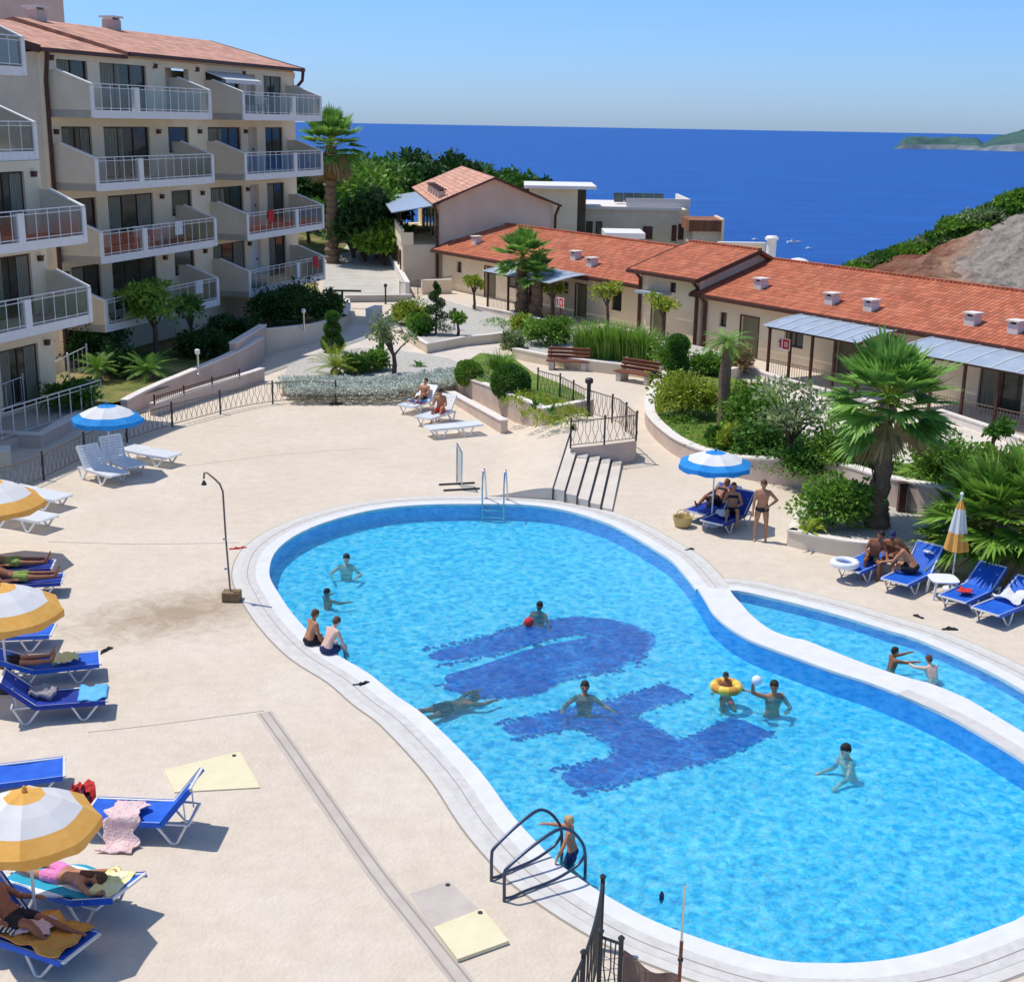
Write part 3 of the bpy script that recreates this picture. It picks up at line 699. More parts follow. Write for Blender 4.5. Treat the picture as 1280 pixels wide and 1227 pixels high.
# distant headland
def headland():
    b = MB(); N = 90; rows = 9
    xs = [1118+(1420-1118)*i/N for i in range(N+1)]
    for r in range(rows):
        for i, x in enumerate(xs):
            t = i/N; env = sst(0, .05, t); top = 34+4*fbm(i*.12, 0, 1)+(40*sst(.36, .62, t) if t > .33 else 0)-14*math.exp(-((t-.375)/.018)**2)
            f_ = r/(rows-1); Yd = 4000+260*f_+90*math.sin(t*9)*(1-f_)
            zz = SEAZ+top*env*min(1, f_*2.2)**.75*(1+.05*fbm(i*.3, r*.6, 1)) if r < rows-1 else SEAZ-5
            if r == 0: zz = SEAZ-2
            p = DD(x, 170, Yd); b.v.append((p.x, p.y, zz))
    for r in range(rows-1):
        for i in range(N): a = r*(N+1)+i; b.f.append((a, a+1, a+N+2, a+N+1)); b.m.append(0 if r == 0 else 1)
    m1 = mat('far_cliff', (.26,.27,.28), (.10,.14,.17), .02, .95); m2 = mat('far_wood', (.035,.09,.085), (.07,.14,.11), .02, .95)
    tag(b.build('distant_headland', [m1, m2]), kind='structure')
headland()
# ------------------------------------------------------------------ buildings
UA = math.atan2(.956, .294)
LA = (-16.6, 53.36, 0)
def window(parent, x0, x1, z0, z1, y, panes=2, curtain=0, name='window'):
    """sliding window set in a wall that faces -y"""
    f = MB(); t = .06
    f.box(x0, y-.03, z0, x0+t, y+.05, z1); f.box(x1-t, y-.03, z0, x1, y+.05, z1)
    f.box(x0+t, y-.03, z1-t, x1-t, y+.05, z1); f.box(x0+t, y-.03, z0, x1-t, y+.05, z0+t)
    for k in range(1, panes):
        c = x0+(x1-x0)*k/panes; f.box(c-.035, y-.033, z0+t, c+.035, y+.05, z1-t)
    o = f.build(name, M['brown'], parent)
    g = MB(); g.box(x0+t, y+.0, z0+t, x1-t, y+.012, z1-t); g.build('pane', M['glass_dark'], o)
    if curtain:
        n = 14
        for (a, b_) in ([(x0+t, x0+(x1-x0)*curtain)] if curtain < .6 else [(x0+t, x0+(x1-x0)*.3), (x0+(x1-x0)*.68, x1-t)]):
            c = MB()
            for k in range(n):
                xa = a+(b_-a)*k/n; xb = a+(b_-a)*(k+1)/n; yy = -.008 if k % 2 else -.022
                c.box(xa, y+yy, z0+t+.02, xb, y+yy+.006, z1-t-.02)
            c.build('curtain', M['curtain'], o)
    return o
def balcony_rail(parent, x0, x1, y, z, h=1.0, step=.62, piers=(), glass=True):
    """white metal rail with slim posts and clear panels"""
    r = MB(); r.bar((x0, y, z+h), (x1, y, z+h), .04, .035); r.bar((x0, y, z+h-.14), (x1, y, z+h-.14), .025, .025); r.bar((x0, y, z+.08), (x1, y, z+.08), .03, .03)
    n = max(1, round((x1-x0)/step))
    for k in range(n+1):
        c = x0+(x1-x0)*k/n
        if any(abs(c-p) < .2 for p in piers): continue
        r.box(c-.014, y-.014, z, c+.014, y+.014, z+h-.02)
    return r.build('railing', M['white_metal'], parent)
M['rail_glass'] = bpy.data.materials.new('rail_panel'); m_ = M['rail_glass']; m_.use_nodes = True
_n = m_.node_tree.nodes; _l = m_.node_tree.links; _n.remove(_n['Principled BSDF'])
_t = _n.new('ShaderNodeBsdfTransparent'); _t.inputs[0].default_value = (.80, .84, .86, 1); _g = _n.new('ShaderNodeBsdfGlossy'); _g.inputs['Roughness'].default_value = .1
_x = _n.new('ShaderNodeMixShader'); _x.inputs[0].default_value = .10; _l.new(_t.outputs[0], _x.inputs[1]); _l.new(_g.outputs[0], _x.inputs[2]); _l.new(_x.outputs[0], _n['Material Output'].inputs[0])

def balcony(parent, x0, x1, yo, yi, zb, piers, side0=True, side1=True, th=.30, floor='red_floor', over=None, slope=1.5):
    """slab whose outer edge is at yo (negative y is outwards), side walls sloping up to the facade"""
    b = MB(); b.box(x0, yo, zb, x1, yi, zb+th); s = b.build('balcony_slab', M['white'], parent)
    f = MB(); f.box(x0+.1, yo+.1, zb+th, x1-.1, yi, zb+th+.006); f.build('floor_tiles', M[floor], s)
    z = zb+th
    for c in piers:
        p = MB(); p.box(c-.17, yo-.02, z, c+.17, yo+.16, z+.92); p.build('pier', M['white'], parent)
    for (sx, on) in ((x0, side0), (x1-.14, side1)):
        if not on: continue
        w_ = MB(); a = yo+.0; c = yo+(yi-yo)*.78
        prof = [(a, z-th+.0), (yi, z-th), (yi, z+slope), (c, z+slope), (a+.0, z+.95)]
        vs = [(sx, p[0], p[1]) for p in prof]+[(sx+.14, p[0], p[1]) for p in prof]; n = 5
        w_.add(vs, [tuple(range(n)), tuple(range(2*n-1, n-1, -1))]+[(i, i+n, (i+1) % n+n, (i+1) % n) for i in range(n)])
        sw = w_.build('side_wall', M['wall_shaded_tan'], parent)
        k = MB(); k.bar((sx+.07, a-.01, z+.975), (sx+.07, c, z+slope+.025), .20, .05); k.bar((sx+.07, a+.0, z-th+.02), (sx+.07, a+.0, z+.94), .2, .06, up=(0, 1, 0))
        k.build('cap', M['white'], sw)
    balcony_rail(parent, x0+.14, x1-.14, yo+.05, z, piers=piers)
    g = MB(); g.box(x0+.16, yo+.045, z+.1, x1-.16, yo+.055, z+.86); g.build('rail_panel', M['rail_glass'], parent)
def wall_lamp(parent, x, y, z):
    b = MB(); b.box(x-.09, y-.14, z-.10, x+.09, y, z+.06); b.box(x-.12, y-.17, z+.06, x+.12, y, z+.09); b.build('wall_lamp', M['brown'], parent)
def table_set(parent_loc, rz, label, cloth=None, group=None):
    t = thing('balcony_table', label, 'table', parent_loc, rz, group)
    b = MB(); b.lathe([(.40, .70), (.41, .72), (.40, .74)], n=16); b.build('table_top', M['plastic'] if not cloth else M[cloth], t)
    for sx in (-1, 1):
        for sy in (-1, 1): l = MB(); l.bar((sx*.22, sy*.22, .71), (sx*.30, sy*.30, 0), .035); l.build('leg', M['plastic'], t)
def chair_pl(loc, rz, label, m='plastic', group=None):
    t = thing('balcony_chair', label, 'chair', loc, rz, group)
    b = MB(); b.box(-.24, -.24, .40, .24, .24, .44); b.build('seat', M[m], t)
    b = MB(); b.box(-.24, .22, .45, .24, .26, .88); b.build('backrest', M[m], t)
    for sx in (-1, 1):
        for sy in (-1, 1): l = MB(); l.bar((sx*.2, sy*.2, .41), (sx*.23, sy*.24, 0), .035); l.build('leg', M[m], t)

# --- building A, four storeys of balconies, roof of tiles
A = thing('apartment_building', 'four storey cream apartment building with long rows of white railed balconies and a tiled roof', 'building', LA, UA)
LEN = 21.6; FW = 2.0; DP = 13.0
def wall_open(parent, x0, x1, y0, th, z0, z1, holes, m, name='wall'):
    """wall in the xz plane with rectangular openings, built from real pieces"""
    b = MB(); xs = sorted({x0, x1, *[h[0] for h in holes], *[h[1] for h in holes]})
    for i in range(len(xs)-1):
        a, c = xs[i], xs[i+1]; zs = [(z0, z1)]
        for h in holes:
            if h[0] <= a+1e-6 and h[1] >= c-1e-6:
                nz = []
                for (p, q) in zs:
                    if h[2] > p: nz.append((p, min(q, h[2])))
                    if h[3] < q: nz.append((max(p, h[3]), q))
                zs = [k for k in nz if k[1]-k[0] > 1e-4]
        for (p, q) in zs: b.box(a, y0, p, c, y0+th, q)
    o = b.build(name, m, parent)
    bm = bmesh.new(); bm.from_mesh(o.data); bmesh.ops.remove_doubles(bm, verts=bm.verts, dist=1e-4)
    # drop the inner faces that touch
    seen = {}
    for f in bm.faces: seen.setdefault(tuple(sorted(v.index for v in f.verts)), []).append(f)
    kill = [f for k, v in seen.items() if len(v) > 1 for f in v]
    bmesh.ops.delete(bm, geom=kill, context='FACES'); bm.to_mesh(o.data); bm.free(); return o
slabs = [2.0, 4.75, 7.6, 10.4]
holes = []
WN = [(.75, 2.8, 1), (3.65, 7.15, 3), (12.25, 15.5, 2), (18.1, 20.1, 1)]
tops = []
for s in slabs:
    f0 = s+.3
    for (a, c, _) in WN: holes.append((a, c, f0+.02, f0+2.15))
    if s < 10: holes.append((8.7, 10.5, f0+1.0, f0+2.15))
    holes.append((16.25, 17.2, f0+.02, f0+2.15))
    if s > 10: holes.append((8.7, 10.7, f0+.02, f0+2.1))
wall_open(A, -.05, LEN, FW, .25, -.5, 12.9, holes, M['wall_cream'], 'facade')
b = MB(); b.box(-.05, FW+.25, -.5, .2, FW+DP, 12.85); b.build('end_wall', M['wall_shaded_tan'], A)
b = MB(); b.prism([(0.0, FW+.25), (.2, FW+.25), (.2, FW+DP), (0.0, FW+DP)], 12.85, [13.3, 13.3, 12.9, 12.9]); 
b = MB(); b.box(LEN-.25, FW+.25, -.5, LEN, FW+DP, 12.85); b.box(.2, FW+DP-.25, -.5, LEN-.25, FW+DP, 12.85); b.build('rear_wall', M['wall_shaded_tan'], A)
b = MB(); b.box(.2, FW+1.2, -.4, LEN-.25, FW+1.3, 12.6); b.build('room_wall', M['wall_cream'], A)
for si, s in enumerate(slabs):
    f0 = s+.3
    for wi, (a, c, k) in enumerate(WN):
        window(A, a, c, f0+.02, f0+2.15, FW+.12, panes=2 if c-a < 2.5 else 3, curtain=[.45, 0, .8, .45][(si+wi) % 4])
    if s < 10: window(A, 8.7, 10.5, f0+1.0, f0+2.15, FW+.12, panes=1)
    d = MB(); d.box(16.25, FW+.18, f0+.02, 17.2, FW+.24, f0+2.15); dd = d.build('door', M['wall_pink'] if si else M['umb_white'], A)
    h = MB(); h.box(17.03, FW+.12, f0+1.0, 17.07, FW+.18, f0+1.12); h.build('handle', M['dark_iron'], dd)
    balcony(A, 0, 9.12, 0, FW, s, (3.2,), floor='red_floor' if si in (1,) else 'concrete')
    balcony(A, 12.1, 20.7, 0, FW, s, (17.5,), floor='red_floor' if si in (1,) else 'concrete')
    b = MB(); b.box(9.12, FW-.25, s, 12.1, FW, s+.3); b.build('floor_band', M['wall_cream'], A)
    for x in (.35, 7.8, 11.4, 15.9): wall_lamp(A, x, FW, f0+1.95)
    continue
    b = MB(); b.box(20.7, 0, s, 23.2, FW+3, s+.3); e = b.build('balcony_slab', M['white'], A)
    balcony_rail(A, 20.8, 23.1, .05, s+.3); g = MB(); g.box(20.75, .045, s+.4, 23.1, .055, s+1.16); g.build('rail_panel', M['rail_glass'], A)
    p = MB(); p.box(23.05, 0, s+.3, 23.2, .15, s+1.3); p.build('pier', M['white'], A)
# recess door on the top floor
b = MB(); b.box(5.3, FW+.02, 12.9, LEN, FW+.2, 13.12); b.box(0, FW+.02, 12.9, 5.3, FW+.2, 12.98); b.build('eave_filler', M['wall_cream'], A)
d = MB(); d.box(8.7, FW+.9, 10.72, 10.7, FW+1.0, 12.8); d.build('door', M['wall_pink'], A)
b = MB(); b.box(-.05, FW-.06, 12.62, LEN, FW, 12.9); b.build('eave_band', M['wall_cream'], A)
# awning over the top corner balcony
aw = MB(); aw.add([(12.2, FW-.02, 12.58), (15.8, FW-.02, 12.58), (15.8, .9, 12.22), (12.2, .9, 12.22), (12.2, FW-.02, 12.62), (15.8, FW-.02, 12.62), (15.8, .9, 12.26), (12.2, .9, 12.26), (12.2, .9, 12.08), (15.8, .9, 12.08)],
   [(0,1,2,3), (7,6,5,4), (0,3,7,4), (1,5,6,2), (3,2,9,8)]); aw.build('awning', M['umb_white'], A)
def roof(parent, x0, x1, ye, ze, yr, zr, th=.14, m='tile', back=None, name='roof'):
    """one or two slopes; the sheet lies in the local xy so tiles run along the slope"""
    for (a, za, b_, zb_) in ([(ye, ze, yr, zr)]+([(yr, zr, back[0], back[1])] if back else [])):
        L_ = math.hypot(b_-a, zb_-za); ang = math.atan2(zb_-za, b_-a)
        bb = MB(); bb.box(0, 0, -th, x1-x0, L_, 0); o = bb.build(name, M[m], parent); o.location = (x0, a, za+th); o.rotation_euler = (ang, 0, 0)
    return o
roof(A, -.6, 5.2, 1.75, 12.86, 7.2, 14.25, m='tile_pale'); roof(A, 5.2, LEN+.25, 1.6, 12.98, 7.2, 14.42, m='tile_pale', back=(14.8, 12.9)); roof(A, -.6, 5.2, 7.2, 14.25, 14.8, 12.8, m='tile_pale')
b = MB(); b.bar((-.65, 1.68, 12.90), (5.2, 1.68, 12.90), .14, .14); b.bar((5.2, 1.53, 13.02), (LEN+.3, 1.53, 13.02), .14, .14); b.bar((-.68, 1.68, 12.92), (-.68, 7.2, 14.33), .10, .3); b.bar((LEN+.32, 1.53, 13.02), (LEN+.32, 7.2, 14.45), .10, .24)
b.build('gutter', M['brown'], A)
b = MB(); b.tube([(-.2, 1.7, 12.85), (-.2, 1.75, 12.4), (-.12, FW-.1, 11.8), (-.12, FW-.1, 0)], .09, 8); b.build('downpipe', M['brown'], A)
b = MB(); b.tube([(LEN+.2, 1.55, 12.95), (LEN+.2, 1.6, 12.5), (LEN+.1, FW-.05, 12.1)], .09, 8); b.build('downpipe', M['brown'], A)
for i, x in enumerate((6.8, 12.6, 4.2)):
    if i == 2: continue
    c = MB(); c.box(x-.35, 6.9, 14.2, x+.35, 7.5, 14.95); o = c.build('chimney', M['wall_pink'], A)
    c = MB(); c.box(x-.45, 6.8, 15.05, x+.45, 7.6, 15.13)
    for q in (-.3, .3): c.box(x+q-.05, 6.95, 14.95, x+q+.05, 7.45, 15.05)
    c.build('cap', M['ac'], o)
ac = MB(); ac.box(-.38, FW+1.6, 9.9, -.05, FW+2.6, 10.55); aco = ac.build('air_conditioner', M['ac'], A)
ac = MB(); ac.tube([(-.385, FW+2.2, 10.22), (-.40, FW+2.2, 10.22)], .24, 16); ac.build('fan_grille', M['dark_iron'], aco)
for (u, s, lb) in ((5.2, 4.75, 'white round table on the red tiled balcony of the apartment building'), (15.6, 10.4, 'dark set table on the top far balcony under the awning'), (14.4, 2.0, 'white plastic table on the lowest far balcony')):
    p = pmat(A) @ Vector((u, .95, s+.31)); table_set(p, UA, lb)
    for q, dx in enumerate((-.75, .75)):
        p = pmat(A) @ Vector((u+dx, .95, s+.31)); chair_pl(p, UA+(PI/2 if dx > 0 else -PI/2)+PI, lb.split(' on ')[1].join(('balcony chair on ', ', ' + ('nearer' if q == 0 else 'farther') + ' side of the table')), 'plastic' if s != 10.4 else 'brown')
for i, (u, s, c, lb) in enumerate(((5.9, 4.75, 'umb_white', 'white towel drying over the red tiled balcony rail'), (14.6, 4.75, 'red', 'red towel hanging on the far balcony rail'), (19.6, 2.0, 'red', 'red towel over the lowest corner railing'), (7.4, 2.0, 'umb_white', 'pale sheet over the lowest balcony rail by the tree'))):
    p = pmat(A) @ Vector((u, .05, s+1.3)); t = MB()
    for k in range(6):
        xa = -.3+.1*k; o_ = .012*(k % 2); t.box(xa, -.05-o_, -.55, xa+.1, -.04-o_, .03); 
    t.box(-.3, -.05, .03, .3, .06, .04); t.box(-.3, .05, -.35, .3, .06, .03)
    o = t.build('towel', M[c]); o.location = p; o.rotation_euler.z = UA; tag(o, lb, 'towel')

# --- building B, nearer block, cut by the frame
Bm = thing('apartment_building', 'nearest apartment block with stepped back balconies and a ground terrace, cut by the left edge', 'building', (-15.15, 47.12, 0), UA)
b = MB(); b.box(-16, 1.7, -.5, 0, 1.95, 8.9); 
hb2 = []; fl_b = [(3.36, 0, 1.7), (6.16, 0, 1.7), (8.96, 1.75, 3.6), (11.76, 1.9, 3.6)]
for s in (.5, 3.66, 6.46): hb2 += [(-3.0, -.9, s, s+2.15), (-7.4, -4.0, s, s+2.15), (-12.5, -9, s, s+2.15)]
wall_open(Bm, -16, 0, 1.7, .25, -.5, 8.95, hb2, M['wall_cream'], 'facade')
hb3 = []
for s in (9.28, 12.08): hb3 += [(-3.4, -1.5, s, s+2.1), (-8.4, -4.4, s, s+2.1)]
wall_open(Bm, -16, -.4, 3.6, .25, 8.95, 14.3, hb3, M['wall_cream'], 'upper_facade')
b = MB(); b.box(-16, 1.95, -.4, 0, 12, -.38); b.box(-.25, 1.95, -.5, 0, 12, 8.95); b.box(-.65, 3.85, 8.95, -.4, 7, 14.3); b.build('end_wall', M['wall_shaded_tan'], Bm)
b = MB(); b.box(-16, 5, -.4, -.3, 5.1, 14.2); b.build('room_wall', M['wall_cream'], Bm)
for i, (hl) in enumerate(hb2): window(Bm, hl[0], hl[1], hl[2], hl[3], 1.82, curtain=[.8, .45, 0][i % 3])
for i, (hl) in enumerate(hb3): window(Bm, hl[0], hl[1], hl[2], hl[3], 3.72, curtain=[.45, .8][i % 2])
balcony(Bm, -16, 0, 0, 1.7, 3.36, (-3.5, -9.5), floor='concrete'); balcony(Bm, -16, 0, 0, 1.7, 6.16, (-3.5, -9.5))
balcony(Bm, -16, 0, 1.75, 3.6, 8.96, (-3.3, -9.5), floor='concrete'); balcony(Bm, -16, -.1, 1.9, 3.6, 11.76, (-9.5,), floor='concrete')
for x in (-.45, -3.7, -8): 
    for z in (2.6, 5.6, 8.5): wall_lamp(Bm, x, 1.7, z)
balcony_rail(Bm, -12, -.3, -.4, .35); b = MB(); b.box(-16, -.6, -.4, -.2, 1.7, .35); b.build('terrace_slab', M['wall_pink'], Bm)
for x in (-12, -6.5): p = MB(); p.box(x-.17, -.2, .35, x+.17, .14, 3.36); p.build('pillar', M['wall_cream'], Bm)
b = MB(); b.box(-16, 2.6, 14.3, -.2, 7, 14.5); b.build('roof', M['coping'], Bm)
# rooftop block behind building A
C0 = DD(8, 60, 62); Tt = thing('stair_tower', 'small rendered rooftop block with brown gutter behind the pale tiled roof', 'building', (C0.x-3, C0.y+10, 0), UA)
p = MB(); p.box(-8, 0, 0, 4, 6, 17.2); p.build('wall', M['wall_shaded_tan'], Tt); p = MB(); p.box(-8.4, -.4, 17.2, 4.4, 6.4, 17.45); p.build('roof', M['brown'], Tt)

# --- low row of tiled bungalows
UR = math.atan2(-.833, .553); OR = (9.0, 64.9, 0)
def vent(parent, x, y, z):
    t = thing('roof_vent', None, None); 
    return t
def chimney_vent(root, x, y, z, label):
    c = MB(); c.box(x-.24, y-.24, z-.35, x+.24, y+.24, z+.30); o = c.build('chimney', M['coping'], root)
    c = MB()
    for q in (-1, 1): c.box(x+q*.17-.04, y-.22, z+.30, x+q*.17+.04, y+.22, z+.40)
    c.box(x-.31, y-.31, z+.40, x+.31, y+.31, z+.46); c.build('cap', M['coping'], o)
    c = MB(); c.box(x-.12, y-.17, z+.305, x+.12, y+.17, z+.395); c.build('flue', M['dark_iron'], o)
def low_house(name, label, ox, oy, x0, x1, v0, depth, zwall, ze, zr, vr, holes, chim, drop_pipe=()):
    h = thing(name, label, 'house', (OR[0], OR[1], 0), UR)
    hs = [(a, b_, c, d) for (a, b_, c, d, k) in holes]
    wall_open(h, x0, x1, v0, .25, -.5, zwall, hs, M['wall_cream'], 'front_wall')
    b = MB(); b.box(x0, v0+.25, -.5, x0+.25, v0+depth, zwall); b.box(x1-.25, v0+.25, -.5, x1, v0+depth, zwall)
    for xx in (x0, x1-.25):
        b.prism([(xx, v0+.25), (xx+.25, v0+.25), (xx+.25, vr), (xx, vr)], zwall, [zwall+.02, zwall+.02, zr-.05, zr-.05])
        b.prism([(xx, vr), (xx+.25, vr), (xx+.25, v0+depth), (xx, v0+depth)], zwall, [zr-.05, zr-.05, zwall+.02, zwall+.02])
    b.box(x0+.25, v0+depth-.25, -.5, x1-.25, v0+depth, zwall); b.build('side_wall', M['wall_shaded_tan'], h)
    b = MB(); b.box(x0+.25, v0+1.2, -.4, x1-.25, v0+1.3, zwall-.1); b.build('room_wall', M['wall_cream'], h)
    for (a, b_, c, d, k) in holes:
        if k == 'w': window(h, a, b_, c, d, v0+.14, panes=1 if b_-a < 1 else 2, curtain=.0 if b_-a < 1 else .45)
        elif k == 'd':
            dd = MB(); dd.box(a, v0+.15, c, b_, v0+.2, d); o = dd.build('door', M['green_door'], h); q = MB(); q.box(b_-.14, v0+.10, c+1, b_-.10, v0+.15, c+1.12); q.build('handle', M['steel'], o)
            q = MB(); q.box(a-.06, v0-.02, c, a, v0+.05, d); q.box(b_, v0-.02, c, b_+.06, v0+.05, d); q.box(a-.06, v0-.02, d, b_+.06, v0+.05, d+.06); q.build('door_frame', M['brown'], h)
    ev = v0-.55
    roof(h, x0-.35, x1+.35, ev, ze, vr, zr, back=(v0+depth+.5, ze-.1))
    b = MB(); b.bar((x0-.4, ev-.07, ze+.03), (x1+.4, ev-.07, ze+.03), .14, .16); b.bar((x0-.40, ev, ze+.06), (x0-.40, vr, zr+.06), .08, .2); b.bar((x1+.40, ev, ze+.06), (x1+.40, vr, zr+.06), .08, .2)
    b.build('gutter', M['brown'], h)
    b = MB(); b.bar((x0-.3, vr, zr+.16), (x1+.3, vr, zr+.16), .24, .1); b.build('ridge', M['tile'], h)
    for x in drop_pipe:
        b = MB(); b.tube([(x, ev+.1, ze), (x, v0-.1, ze-.35), (x, v0-.1, 0)], .09, 8); b.build('downpipe', M['brown'], h)
    for i, (x, t) in enumerate(chim): chimney_vent(h, x, ev+(vr-ev)*t, ze+.14+(zr-ze)*t, '')
    return h
M['green_door'] = mat('olive_door', (.20,.18,.10), (.25,.22,.13), 5, .6)
hR = low_house('bungalow', 'nearer long bungalow with bright orange tiled roof running out of the right edge', 0, 0, .35, 33, .05, 8.6, 2.6, 2.55, 4.02, 4.35,
   [(1.5, 2.0, 1.2, 1.9, 'w'), (3.0, 4.2, .02, 1.9, 'd'), (5.9, 7.1, .9, 1.95, 'w'), (9.1, 10.3, .02, 2.0, 'd'), (12.6, 14.2, .9, 1.95, 'w'), (16.6, 18.6, .02, 2.05, 'w'), (20.4, 21.6, .9, 1.95, 'w'), (24, 26, .02, 2.05, 'w')],
   [(3.1, .33), (8.0, .25), (10.3, .24), (15.4, .28), (17.5, .26)], (.55,))
hM = low_house('bungalow', 'small raised house block with tiled shed roof and green door between the two bungalows', 0, 0, -4.4, .2, -.15, 6.0, 3.30, 3.25, 4.5, 3.4,
   [(-3.4, -2.3, .02, 2.1, 'd'), (-2.1, -1.6, 2.45, 2.95, 'w')], [], (-4.3, .12))
b = MB(); b.box(-3.7, -1.1, 2.3, -1.9, -.15, 2.42); b.build('door_canopy', M['greycan'], hM)
hL = low_house('bungalow', 'farther long bungalow with orange tiled roof behind the twin palms', 0, 0, -26.0, -4.75, .7, 5.4, 2.45, 2.35, 3.95, 4.9,
   [(-24.2, -23.6, 1.2, 1.9, 'w'), (-20.8, -19.6, .02, 1.9, 'd'), (-18.2, -16.8, .9, 1.9, 'w'), (-15.6, -14.5, .02, 1.9, 'd'), (-12.4, -11.9, 1.2, 1.85, 'w'), (-11.2, -10.2, .02, 1.85, 'd'), (-7.9, -7.0, .8, 1.9, 'w')],
   [(-23.6, .35), (-12.8, .35), (-10.6, .25)], ())
# pergolas with rounded glazed roofs
def pergola(x0, x1, vf, label, v0=0, n=5):
    t = thing('pergola', label, 'pergola', pmat(hR) @ Vector((x0, vf, 0)), UR, 'glass roofed pergolas along the bungalows')
    Lx = x1-x0; D_ = v0-.6-vf
    for k in range(n):
        x = .12+(Lx-.24)*k/(n-1); p = MB(); p.box(x-.05, 0, 0, x+.05, .1, 2.12); p.build('post', M['brown'], t)
    b = MB(); b.box(0, -.02, 2.12, Lx, .12, 2.24); b.box(0, D_-.1, 2.24, Lx, D_, 2.36); b.build('beam', M['brown'], t)
    seg_ = 8; prof = [(-.25+(D_+.25)*i/seg_, 2.24+.34*math.sin(PI*.5*i/seg_)) for i in range(seg_+1)]
    nb = 7
    for i in range(nb):
        g = MB(); xa = Lx*i/nb+.03; xb = Lx*(i+1)/nb-.03
        for j in range(seg_):
            (a, za), (c, zc) = prof[j], prof[j+1]; g.add([(xa, a, za), (xb, a, za), (xb, c, zc), (xa, c, zc)], [(0, 1, 2, 3)])
        g.build('roof_panel', M['greycan'], t)
    for i in range(nb+1):
        x = Lx*i/nb; r = MB()
        for j in range(seg_): r.bar((x, prof[j][0], prof[j][1]+.01), (x, prof[j+1][0], prof[j+1][1]+.01), .05, .04)
        r.build('roof_rib', M['white_metal'], t)
    # little iron fence between posts
    f = MB(); f.bar((.2, .05, .78), (Lx-.2, .05, .78), .03); f.bar((.2, .05, .12), (Lx-.2, .05, .12), .03)
    x = .2
    while x < Lx-.2: f.bar((x, .05, .12), (x, .05, .78), .014); x += .14
    f.build('railing', M['tan_iron'], t)
    return t
pergola(7.6, 12.9, -2.7, 'glass roofed pergola with brown posts left of the big palm', n=5)
pergola(14.8, 22.5, -2.6, 'glass roofed pergola with brown posts at the right edge behind the big palm', n=6)
pergola(-15.9, -9.2, -2.3, 'glass roofed pergola behind the twin palms', .7, n=4)
# house numbers on red plates
def sign(px, z, label, s, w_=.5):
    p = pmat(hR) @ Vector(px); t = thing('house_number_sign', label, 'sign', p, UR)
    b = MB(); b.box(0, 0, 0, w_, .03, .45); 
    # the digit and the square plate, cut as real shapes
    d1 = MB(); d1.box(.02, -.004, .05, .12, .0, .42); d1.box(-.05, -.004, .26, .02, .0, .33); d1.build('digit', M['sign_red'], t)
    d0 = MB(); d0.box(.20, -.004, .02, .30, .0, .43); d0.box(.48, -.004, .02, .58, .0, .43); d0.box(.30, -.004, .33, .48, .0, .43); d0.box(.30, -.004, .02, .48, .0, .12); d0.box(.36, -.004, .16, .42, .0, .29); d0.build('digit', M['sign_red'], t)
    bb = MB(); bb.box(-.1, .0, -.03, .62, .03, .47); bb.build('plate', M['coping'], t)
    return t
sign((8.4, -2.72, 1.35), 0, 'red number sign reading 10 hung between the posts of the near pergola', 1)
sg = sign((-8.9, -2.2, 1.05), 0, 'red number sign on a post in front of the farther bungalow', 1)
pp = MB(); pp.box(.24, .03, -1.05, .30, .08, 0); pp.build('post', M['brown'], sg)

# --- two storey gable house
Gh = thing('gable_house', 'two storey rendered house with a wide gable wall, tiled roof and grey glass canopy', 'house', (-5.05, 87.7, 0), rad(8))
GW = 7.5; GD = 21; EZ = 5.35; PX = 3.55; PZ = 6.95
def gable(y, th=.3):
    b = MB(); pr = [(0, -1), (GW, -1), (GW, EZ), (PX, PZ), (0, EZ)]; n = 5
    b.add([(x, y, z) for x, z in pr]+[(x, y+th, z) for x, z in pr], [tuple(range(n)), tuple(range(2*n-1, n-1, -1))]+[(i, i+n, (i+1) % n+n, (i+1) % n) for i in range(n)]); return b
gable(0).build('gable_wall', M['wall_shaded_tan'], Gh)
b = MB(); b.box(0, .3, -1, .3, GD, EZ); b.box(GW-.3, .3, -1, GW, GD, EZ); b.box(.3, GD-.3, -1, GW-.3, GD, EZ); b.build('side_wall', M['wall_cream'], Gh)
def roof_y(parent, y0, y1, xe, ze, xr, zr, m='tile'):
    L_ = math.hypot(xr-xe, zr-ze); sgn = 1 if xr > xe else -1
    bb = MB(); bb.box(0, 0, -.14, y1-y0, L_, 0); o = bb.build('roof', M[m], parent)
    ex = Vector((0, 1 if sgn < 0 else -1, 0)); ey = Vector((xr-xe, 0, zr-ze)).normalized(); ez = ex.cross(ey)
    o.matrix_basis = Matrix(((ex.x, ey.x, ez.x, xe), (ex.y, ey.y, ez.y, y0 if sgn < 0 else y1), (ex.z, ey.z, ez.z, ze+.14), (0, 0, 0, 1)))
    return o
roof_y(Gh, -.4, GD+.3, -.5, EZ-.12, PX, PZ, 'tile_pale'); roof_y(Gh, -.4, GD+.3, GW+.5, EZ-.12, PX, PZ, 'tile_pale')
b = MB(); b.bar((-.5, -.45, EZ-.06), (PX, -.45, PZ+.08), .1, .26, up=(0, 1, 0)); b.bar((PX, -.45, PZ+.08), (GW+.5, -.45, EZ-.06), .1, .26, up=(0, 1, 0)); b.build('verge_board', M['brown'], Gh)
for x in (-.15, GW+.15):
    b = MB(); b.tube([(x+(-.2 if x < 0 else .2), -.3, EZ-.1), (x, -.12, EZ-.7), (x, -.12, -.5)], .1, 8); b.build('downpipe', M['brown'], Gh)
